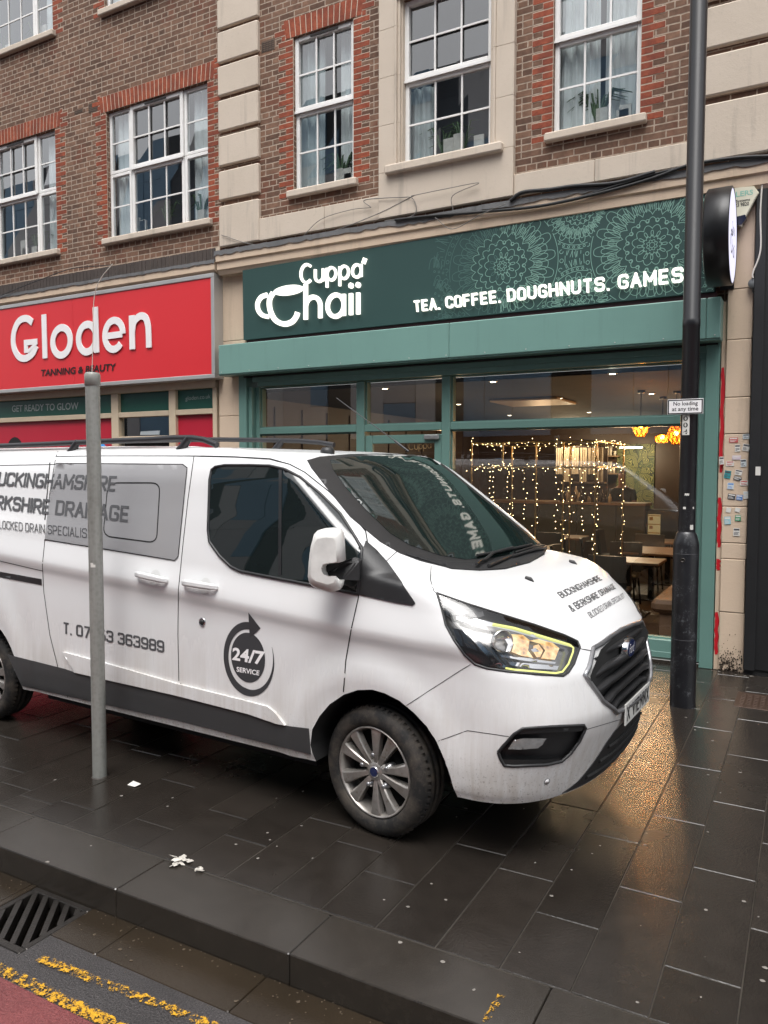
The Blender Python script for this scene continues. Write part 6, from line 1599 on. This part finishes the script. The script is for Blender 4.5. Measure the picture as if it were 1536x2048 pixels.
# ceiling cassette and downlights
mb = MB(); q = [P(*p, Z=CZ-.001) for p in ((950, 795), (1050, 805), (1118, 796), (1030, 786))]; mb.box(-4.1, -3.1, 10.6, 11.6, CZ-.035, CZ-.0005, 0, .01); mb.build('ceiling_cassette', mk('cassette_beige', (.32, .26, .19), .5), rm)
M_spot = emit('downlight_glow', (1.0, .86, .62), 9)
first = None
for k, (px, py) in enumerate([(986, 764), (917, 809), (1019, 831), (1225, 748), (1303, 788), (1178, 825), (1093, 846), (770, 778), (1119, 797), (1390, 750)]):
    q = P(px, py, Z=CZ-.012)
    if q[1] > BY_-.3: continue
    if first is None:
        first = thing('downlight', (q[0], q[1], CZ-.012), 'small round recessed downlight glowing in the dark cafe ceiling', 'light', 'downlights in the cafe ceiling')
        mb = MB(); mb.lathe([(.034, -.001), (.001, -.001)], Matrix.Translation(Vector(first.location)), 16, smooth=False); mb.build('lamp', M_spot, first, fix=False)
        mb = MB(); mb.lathe([(.036, .012), (.050, .011), (.052, .004), (.036, 0)], Matrix.Translation(Vector(first.location)), 20); mb.build('bezel', M_steel, first)
    else: copy_tree(first, None, (q[0], q[1], CZ-.012))
def lamp(name, loc, W, col, r=.08):
    d = bpy.data.lights.new(name, 'POINT'); d.energy = W; d.color = col; d.shadow_soft_size = r; o = bpy.data.objects.new(name, d); COL.objects.link(o); o.location = loc; return o
WARM = (1.0, .62, .28)
for k, (x, y, W_k) in enumerate(((-2.0, 9.6, 5), (-4.6, 10.2, 9), (-2.0, 12.2, 24), (-4.2, 13.4, 24))): lamp('hidden_room_lamp', (x, y, CZ-.75), W_k, (1.0, .66, .36), .12)  # added unseen lamps, hung below the modelled downlights to light the tables
# pendants: faceted amber cage shades round a lit bulb
M_cage = mk('amber_cage', (.42, .20, .05), .3, .6, .2, 20)
M_bulb = emit('pendant_bulb', (1.0, .46, .09), 80)
M_amberg = NT('amber_glass'); _t = M_amberg.n('ShaderNodeBsdfTransparent'); _t.inputs[0].default_value = (1, .62, .22, 1); _g = M_amberg.n('ShaderNodeBsdfTranslucent'); _g.inputs[0].default_value = (.55, .24, .04, 1); _m = M_amberg.n('ShaderNodeMixShader'); _m.inputs[0].default_value = .13; M_amberg.l(_t.outputs[0], _m.inputs[1]); M_amberg.l(_g.outputs[0], _m.inputs[2]); M_amberg.l(_m.outputs[0], M_amberg.out.inputs[0]); M_amberg = M_amberg.m
def pendant(px, py, Y, prof, label, W):
    c = P(px, py, Y=Y); t = thing('pendant_lamp', (c[0], c[1], CZ), label, 'lamp', 'pendant lamps over the cafe tables')
    n = 8; mb = MB(); g = MB()
    lv = [[(c[0]+r*math.cos(2*math.pi*(k+.5*(i % 2))/n), c[1]+r*math.sin(2*math.pi*(k+.5*(i % 2))/n), c[2]+h) for k in range(n)] for i, (r, h) in enumerate(prof)]
    for i in range(len(lv)-1):
        for k in range(n):
            a, b1, b2 = lv[i][k], lv[i+1][k], lv[i+1][(k+(1 if i % 2 else -1)) % n]
            mb.tube([a, b1], .006, 5); mb.tube([a, b2], .006, 5); g.add([a, b1, b2], [(0, 1, 2)])
            g.add([a, lv[i][(k+1) % n], b1 if not i % 2 else b2], [(0, 1, 2)])
    for k in range(n): mb.tube([lv[0][k], lv[0][(k+1) % n]], .006, 5); mb.tube([lv[-1][k], lv[-1][(k+1) % n]], .006, 5)
    mb.build('cage', M_cage, t); g.build('glass', M_amberg, t, fix=False)
    mb = MB(); mb.tube([(c[0], c[1], c[2]+prof[-1][1]), (c[0], c[1], CZ)], .005, 5); mb.lathe([(.001, CZ-.03), (.05, CZ-.03), (.05, CZ-.002)], Matrix.Translation((c[0], c[1], 0)), 14); mb.tube([(c[0], c[1], c[2]+.05), (c[0], c[1], c[2]+prof[-1][1]+.01)], .018, 8); mb.build('flex', M_blkm, t)
    mb = MB(); mb.sphere((c[0], c[1], c[2]+.02), .030, 12); mb.build('bulb', M_bulb, t)
    lamp('pendant_light', (c[0], c[1], c[2]-.01), W, WARM, .05)
tall = [(.05, -.115), (.085, -.055), (.108, .01), (.095, .065), (.075, .105)]; wide = [(.072, -.055), (.095, -.022), (.09, .025), (.045, .052)]
pendant(1281, 855, 10.3, tall, 'tall faceted amber pendant lamp nearest the window, left of the lamp column', 12)
pendant(1324, 877, 11.3, wide, 'low wide amber pendant lamp with a bright bulb, middle of the row', 12)
pendant(1352, 870, 10.6, tall, 'tall amber pendant lamp half hidden by the black lamp column', 4)
pendant(1394, 900, 12.6, wide, 'small far amber pendant lamp just right of the lamp column', 6)
pendant(1408, 897, 10.9, tall, 'amber pendant lamp cut by the right jamb of the cafe window', 6)
# tables and chairs
TG, CG = 'cafe tables', 'cafe chairs'
def table(x0, x1, y0, y1, label, src=None):
    cx, cy = (x0+x1)/2, (y0+y1)/2; t = thing('cafe_table', (cx, cy, FZ), label, 'table', TG); z = .76
    mb = MB(); mb.box(x0, x1, y0, y1, z-.032, z, 0, .004); mb.build('top', M_ttop, t)
    mb = MB(); mb.box(cx-.04, cx+.04, cy-.04, cy+.04, FZ+.02, z-.033, 0, .006); mb.build('column', M_blkm, t)
    mb = MB(); mb.box(cx-.25, cx+.25, cy-.22, cy+.22, FZ, FZ+.019, 0, .006); mb.build('foot', M_blkm, t)
table(-2.47, -1.62, 9.97, 10.62, 'oak topped cafe table nearest the window beside the lamp column')
table(-2.36, -1.62, 11.15, 12.2, 'oak topped cafe table second back from the window, right side')
table(-2.42, -1.62, 13.0, 13.7, 'oak topped cafe table third back from the window, right side')
table(-4.0, -3.3, 10.9, 11.6, 'cafe table beyond the string light frame, middle of the room')
table(-4.1, -3.4, 13.0, 13.7, 'cafe table in front of the olive counter')
ch0 = thing('cafe_chair', (-2.1, 9.55, FZ), 'dark leather chair', 'chair', CG)
mb = MB(); X, Y = -2.1, 9.55
mb.box(X-.22, X+.22, Y-.22, Y+.22, .43, .49, 0, .02); mb.build('seat', M_chair, ch0)
mb = MB(); vs = []
for i in range(9):
    a = -1+2*i/8; yy = Y-.20+.06*a*a
    for z, d in ((.50, 0), (.70, -.035), (.90, -.07)): vs += [(X+.22*a, yy+d*.9, z)]
mb.add(vs, [(3*i+j, 3*i+3+j, 3*i+4+j, 3*i+1+j) for i in range(8) for j in range(2)], 0, True); mb.add([(v[0], v[1]-.035, v[2]) for v in vs], [(3*i+j, 3*i+1+j, 3*i+4+j, 3*i+3+j) for i in range(8) for j in range(2)], 0, True)
mb.add([vs[3*i+2] for i in range(9)]+[(vs[3*i+2][0], vs[3*i+2][1]-.035, .9) for i in range(9)], [(i, i+1, i+10, i+9) for i in range(8)]); mb.build('backrest', M_chair, ch0)
for sx in (-1, 1):
    for sy in (-1, 1): mb = MB(); mb.tube([(X+.18*sx, Y+.17*sy, .44), (X+.21*sx, Y+.21*sy, FZ)], .014, 6); mb.build('leg', M_blkm, ch0)
for x, y, rz, lab in ((-2.25, 10.95, math.pi, 'dark chair behind the nearest cafe table'), (-2.78, 10.3, -math.pi/2, 'dark chair at the left end of the nearest cafe table'), (-2.72, 11.6, -math.pi/2, 'dark chair at the left end of the second cafe table'), (-2.2, 12.5, math.pi, 'dark chair behind the second cafe table'), (-2.9, 13.3, -math.pi/2, 'dark chair at the left end of the third cafe table'), (-3.65, 10.5, 0, 'dark chair in front of the table by the string lights'), (-3.65, 12.0, math.pi, 'dark chair behind the table by the string lights'), (-3.0, 11.25, math.pi/2, 'dark chair at the right end of the table by the string lights'), (-3.75, 12.6, 0, 'dark chair in front of the table by the counter'), (-4.5, 13.3, -math.pi/2, 'dark chair at the left of the table by the counter')):
    copy_tree(ch0, None, (x, y, FZ), rz, lab)
ch0['label'] = 'dark leather chair just inside the window with its back to the glass'
# bench seat by the right jamb
bn = thing('bench_seat', (-1.2, 9.3, FZ), 'tan upholstered bench inside the window at the right', 'bench')
mb = MB(); mb.box(-1.50, XI1-.03, 8.80, 13.6, .36, .50, 0, .04); mb.build('cushion', M_tan, bn)
mb = MB(); mb.box(-1.42, XI1-.03, 8.86, 13.6, FZ, .359, 0, .01); mb.build('plinth', M_tan, bn)
mb = MB(); mb.box(-1.10, XI1-.03, 8.86, 13.6, .501, 1.0, 0, .03); mb.build('backrest', M_tan, bn)
# counter with drinks fridge, shelves and hanging bags
ct_ = thing('counter', (-3.9, 15, FZ), 'long olive green serving counter with a wooden top', 'counter')
CY = 14.9; cz = Z_(1200, 1005, CY); cx0, cx1 = -6.2, X_(1290, 1005, CY)
mb = MB(); mb.box(cx0, cx1+.02, CY-.04, CY+.65, cz-.05, cz, 0, .006); mb.build('top', M_ttop, ct_)
mb = MB()
x = cx0
while x < cx1-.3: mb.box(x+.004, min(x+.75, cx1)-.004, CY, CY+.6, FZ, cz-.051, 0, .004); x += .75
mb.build('front', M_olive, ct_)
fr_ = thing('drinks_fridge', (cx1+.35, CY, FZ), 'small lit drinks fridge at the right end of the counter', 'fridge')
fx0 = X_(1291, 1030, CY); mb = MB(); mb.box(fx0, fx0+.62, CY+.1, CY+.6, FZ+.5, cz-.12, 0, .01); mb.build('case', M_blkm, fr_)
mb = MB(); mb.box(fx0+.03, fx0+.25, CY+.085, CY+.099, FZ+.62, cz-.2); mb.build('lit_shelves', emit('fridge_glow', (1, .70, .30), .16), fr_)
mb = MB()
for k in range(3): mb.box(fx0+.03, fx0+.25, CY+.07, CY+.084, FZ+.7+.16*k, FZ+.715+.16*k); mb.box(fx0+.06, fx0+.12, CY+.07, CY+.084, FZ+.62+.16*k, FZ+.68+.16*k)
mb.build('stock', mk('amber_packets', (.4, .22, .05), .5, 0, .4, 30), fr_)
sh = thing('wall_shelf', (wx0-.3, BY_, 1.8), 'pale wooden wall shelves stacked with cups beside the leaf wallpaper', 'shelf')
sx0_, sx1_ = X_(1206, 905, BY_-.25), X_(1238, 905, BY_-.25); z1_, z2_ = Z_(1220, 911, BY_-.25), Z_(1220, 946, BY_-.25)
mb = MB(); mb.box(sx0_-.5, sx1_, BY_-.3, BY_-.05, z1_-.03, z1_); mb.box(sx0_-.5, sx1_, BY_-.3, BY_-.05, z2_-.03, z2_); mb.build('boards', M_ttop, sh)
mb = MB(); rr = random.Random(3)
for k in range(12):
    for zz in (z1_, z2_):
        x = sx0_-.45+.075*k+rr.uniform(-.01, .01)
        if x < sx1_-.06: mb.lathe([(.001, 0), (.025, 0), (.034, rr.uniform(.08, .26)), (.001, .1)], Matrix.Translation((x, BY_-.18, zz)), 10)
mb.build('cups', mk('cream_cups', (.60, .52, .40), .5, 0, .2, 10), sh)
st_ = thing('shelf_unit', (-3.9, 16, FZ), 'dark shelf unit hung with pale paper bags behind the counter', 'shelving')
mb = MB(); bx0, bx1 = X_(1110, 930, 16.), X_(1208, 930, 16.); zt_, zb3 = Z_(1180, 893, 16.), Z_(1180, 964, 16.)
mb.box(bx0, bx1, 16.02, 16.35, zb3-.04, zb3-.002); mb.box(bx0, bx1, 16.02, 16.35, zt_+.002, zt_+.04); mb.box(bx0, bx1, 16.3, 16.35, cz, zt_); mb.build('case', M_wal, st_)
mb = MB(); n = 6
for k in range(n):
    a, b = bx0+(bx1-bx0)*k/n, bx0+(bx1-bx0)*(k+1)/n
    pr2 = [(a+.012+(b-a-.024)*i/8, 16.0-.018*math.sin(i*.8)-.02*(i % 2)) for i in range(9)]
    vs = [(x, y, zb3+(.0 if k % 2 else .16)) for x, y in pr2]+[(x, y, zt_-.02) for x, y in pr2]; mb.add(vs, [(i, i+1, 10+i, 9+i) for i in range(8)])
mb.build('bags', mk('pale_paper_bag', (.42, .35, .26), .7, 0, .12, 5), st_)
lb_ = thing('strip_light', (X_(1262, 895, 16.4), 16.4, 2.3), 'bright strip light above the leaf wallpaper behind the counter', 'light')
lz_ = Z_(1262, 895, 16.4); mb = MB(); mb.box(X_(1240, 895, 16.4), X_(1284, 895, 16.4), 16.36, 16.44, lz_-.012, lz_+.012); mb.build('tube', emit('strip_glow', (1, .86, .60), 9), lb_)
mb = MB(); mb.box(X_(1239, 895, 16.4), X_(1285, 895, 16.4), 16.35, 16.45, lz_+.013, lz_+.035); mb.build('housing', M_blkm, lb_)
lamp('strip_lamp', (X_(1262, 895, 16.4), 16.3, lz_-.08), 34, (1, .82, .55), .1); lamp('counter_fill', (-4.3, 15.6, 2.5), 30, (1, .78, .5), .1)  # the counter light is added to brighten the room, without a fixture
# bottles and tins on the counter
rr = random.Random(9); mb = MB(); mb2 = MB()
for k in range(34):
    x = rr.uniform(X_(1120, 1000, CY), X_(1232, 1000, CY)); y = CY+rr.uniform(.05, .5); h = rr.uniform(.08, .3); r = rr.uniform(.02, .05)
    (mb if k % 3 else mb2).lathe([(.001, 0), (r, 0), (r, h*.65), (r*.4, h*.8), (r*.4, h), (.001, h)], Matrix.Translation((x, y, cz)), 10)
tag(mb.build('bottles', mk('dark_bottles', (.05, .035, .025), .25, 0, .5, 4)), 'crowd of dark bottles and tins along the cafe counter', 'bottles', kind='stuff')
tag(mb2.build('jars', mk('pale_jars', (.45, .34, .22), .35, 0, .5, 4)), 'pale jars and pots scattered along the cafe counter', 'jars', kind='stuff')
# barista behind the counter
ba = P(1246, 958, Y=15.75); bxx, byy = ba[0], 15.75
pe = thing('person', (bxx, byy, FZ), 'person in a dark polo shirt bent over the cafe counter', 'person')
def skin_fig(name, nodes, edges, mat, parent, sub=2):
    me = bpy.data.meshes.new(name); me.from_pydata([tuple(np.array(n_[0])) for n_ in nodes], edges, []); o = bpy.data.objects.new(name, me); COL.objects.link(o)
    m = o.modifiers.new('s', 'SKIN'); s = o.modifiers.new('u', 'SUBSURF'); s.levels = sub; s.render_levels = sub
    if not me.skin_vertices: 
        bm = bmesh.new(); bm.from_mesh(me); bm.verts.layers.skin.verify(); bm.to_mesh(me); bm.free()
    for v, n_ in zip(me.skin_vertices[0].data, nodes): v.radius = (n_[1], n_[1] if len(n_) < 3 else n_[2])
    me.skin_vertices[0].data[0].use_root = True
    dg = bpy.context.evaluated_depsgraph_get(); nm = bpy.data.meshes.new_from_object(o.evaluated_get(dg)); bpy.data.objects.remove(o)
    nm.materials.append(mat); nm.polygons.foreach_set('use_smooth', [True]*len(nm.polygons)); ob = bpy.data.objects.new(name, nm); COL.objects.link(ob); ob.parent = parent; WORLD[ob.name] = WORLD[parent.name]; return ob
hz = ba[2]-FZ+.02
skinm = mk('warm_skin', (.22, .11, .065), .5); shirt = mk('dark_polo', (.018, .022, .022), .8); hairm = mk('black_hair', (.010, .009, .008), .6)
body_n = [((0, 0, .95), .15, .11), ((0, 0, 1.15), .15, .11), ((0, -.05, hz-.28), .18, .11), ((0, -.08, hz-.16), .06, .06), ((0, -.10, hz-.06), .075, .085), ((0, -.11, hz+.06), .078, .092), ((0, -.10, hz+.11), .05, .06),
          ((-.20, -.06, hz-.26), .06), ((-.25, -.12, hz-.52), .045), ((-.12, -.42, hz-.60), .035), ((-.07, -.52, hz-.60), .03), ((.20, -.06, hz-.26), .06), ((.26, -.12, hz-.52), .045), ((.16, -.44, hz-.58), .035), ((.12, -.54, hz-.58), .03),
          ((-.09, 0, .86), .09), ((-.10, 0, .48), .065), ((-.10, 0, .06), .05), ((-.10, -.12, .03), .04), ((.09, 0, .86), .09), ((.10, 0, .48), .065), ((.10, 0, .06), .05), ((.10, -.12, .03), .04)]
body_e = [(0, 1), (1, 2), (2, 3), (3, 4), (4, 5), (5, 6), (2, 7), (7, 8), (8, 9), (9, 10), (2, 11), (11, 12), (12, 13), (13, 14), (0, 15), (15, 16), (16, 17), (17, 18), (0, 19), (19, 20), (20, 21), (21, 22)]
skin_fig('body', body_n, body_e, skinm, pe)
sh_n = [((0, 0, .93), .165, .125), ((0, 0, 1.15), .165, .125), ((0, -.05, hz-.27), .195, .125), ((0, -.075, hz-.18), .08, .08), ((-.20, -.06, hz-.26), .075), ((-.245, -.11, hz-.46), .062), ((.20, -.06, hz-.26), .075), ((.25, -.11, hz-.46), .062)]
skin_fig('polo_shirt', sh_n, [(0, 1), (1, 2), (2, 3), (2, 4), (4, 5), (2, 6), (6, 7)], shirt, pe)
skin_fig('hair', [((0, -.07, hz+.05), .085, .09), ((0, -.085, hz+.13), .075, .085), ((0, -.10, hz+.155), .05, .055)], [(0, 1), (1, 2)], hairm, pe)
skin_fig('trousers', [((0, 0, .90), .165, .125), ((-.09, 0, .84), .10), ((-.10, 0, .48), .08), ((-.10, 0, .10), .065), ((.09, 0, .84), .10), ((.10, 0, .48), .08), ((.10, 0, .10), .065)], [(0, 1), (1, 2), (2, 3), (0, 4), (4, 5), (5, 6)], hairm, pe)
# string light frame: brass pergola wound with tiny bulbs
ff = thing('string_light_frame', (-2.9, 9.8, FZ), 'slim brass frame wound with tiny warm string lights inside the window', 'string lights')
fx = [-3.71, -2.88, -2.17]; fy_ = [9.0, 10.5]; zt2, zm2 = 2.25, 1.95
mb = MB(); segs2 = []
for y in fy_:
    for x in fx: segs2.append(((x, y, FZ), (x, y, zt2)))
    segs2 += [((fx[0], y, zt2), (fx[-1], y, zt2)), ((fx[0], y, zm2), (fx[-1], y, zm2))]
for x in (fx[0], fx[-1]): segs2 += [((x, fy_[0], zt2), (x, fy_[1], zt2)), ((x, fy_[0], zm2), (x, fy_[1], zm2))]
segs2 += [((-3.3, 9.0, zm2), (-3.3, 9.0, zt2)), ((-2.55, 9.0, zt2), (-2.55, 9.0, FZ))]
for a, b in segs2: mb.tube([a, b], .011, 6)
mb.build('frame', M_brass, ff)
rr = random.Random(12); bulbs = []; wire = MB()
for a, b in segs2:
    a, b = np.array(a), np.array(b); L = np.linalg.norm(b-a); u = (b-a)/L; n = int(L/.058); hor = abs(u[2]) < .5
    for i in range(n):
        bulbs.append(a+u*L*(i+rr.random())/n+np.array([rr.gauss(0, .022), rr.gauss(0, .02), rr.gauss(0, .022) if hor else 0]))
    w_ = [a+u*L*i/40+np.array([.022*math.sin(i*1.3), .022*math.cos(i*1.3), .02*math.sin(i*.9) if hor else 0]) for i in range(41)]; wire.tube(w_, .0022, 4, cap=False)
for k in range(7):                                     # loose strands hanging between the posts
    x = (-3.5, -3.32, -3.05, -2.72, -2.4, -2.28, -3.62)[k]; y = rr.uniform(8.95, 9.6); zb_k = rr.uniform(.7, 1.3); n = int((zm2-zb_k)/.062)
    pts = [np.array([x+.012*math.sin(i*.9+k)+.02*math.sin(i*.23), y+.01*math.cos(i*1.1), zm2-(zm2-zb_k)*i/n]) for i in range(n+1)]
    wire.tube(pts, .002, 4, cap=False); bulbs += [p+np.array([rr.gauss(0, .012), rr.gauss(0, .01), rr.gauss(0, .012)]) for p in pts]
wire.build('flex', M_blkm, ff)
mb = MB()
for p in bulbs: mb.add([p+np.array(d)*.0043 for d in ((1, 0, 0), (-1, 0, 0), (0, 1, 0), (0, -1, 0), (0, 0, 1), (0, 0, -1))], [(0, 2, 4), (2, 1, 4), (1, 3, 4), (3, 0, 4), (2, 0, 5), (1, 2, 5), (3, 1, 5), (0, 3, 5)])
mb.build('bulbs', emit('fairy_bulb', (1.0, .74, .34), 11), ff, kind='stuff')
# ================================================================== building across the street (seen in the panes and in the van's paint)
OY = -14.2
M_pb = mk('blue_panel', (.24, .40, .56), .35, .1, .15, 1); M_pg = mk('grey_panel', (.58, .56, .57), .4, .1, .1, 1); M_pd = mk('dark_glazing', (.014, .017, .022), .08, 0, .2, 1); M_pl = mk('pale_panel', (.72, .71, .71), .4, .0, .1, 1)
op = thing('panelled_hotel', (-8, OY, 0), 'tall hotel clad in blue and grey panels across the street, seen in reflections', 'building')
mb = MB(); rr = random.Random(21); x = -46.; k = 0
while x < 26:
    wd = rr.choice((.95, 1.25, 1.6)); z = 3.3; dark = k % 4 == 2
    while z < 18.5:
        h = 1.55 if rr.random() < .35 else 3.1
        mi = 2 if dark else rr.choice((0, 0, 1, 0, 3))
        mb.box(x+.012, x+wd-.012, OY-.3, OY+(.0 if dark else rr.uniform(.03, .09)), z+.012, min(z+h, 18.6)-.012, mi); z += h
    x += wd; k += 1
mb.build('cladding', [M_pb, M_pg, M_pd, M_pl], op)
mb = MB(); mb.box(-46, 26, OY-8, OY-.31, 0, 18.6); mb.build('wall', M_dark, op)
mb = MB()
for i in range(24): mb.box(-46+3*i+.06, -43+3*i-.06, OY-.3, OY-.2, .3, 3.0)
mb.build('ground_floor_glazing', M_pd, op)
mb = MB()
for i in range(25): mb.box(-46+3*i-.16, -46+3*i+.16, OY-.3, OY-.02, 0, 3.28)
mb.box(-46, 26, OY-.3, OY-.05, 2.95, 3.29); mb.build('ground_floor_frame', mk('bronze_frame', (.05, .038, .03), .4), op)
mb = MB(); zq = 2.02
font_on(mb, 'Residence', lambda u, v, l: (-12.75-3.9*u, OY+.03, zq+.62*v), 0, 1, 0, 1, 0, 0, .01); font_on(mb, 'INN', lambda u, v, l: (-17.1-1.2*u, OY+.03, zq+.52*v), 0, 1, 0, 1, 0, 0, .01)
mb.build('lettering', M_white, op, fix=False)
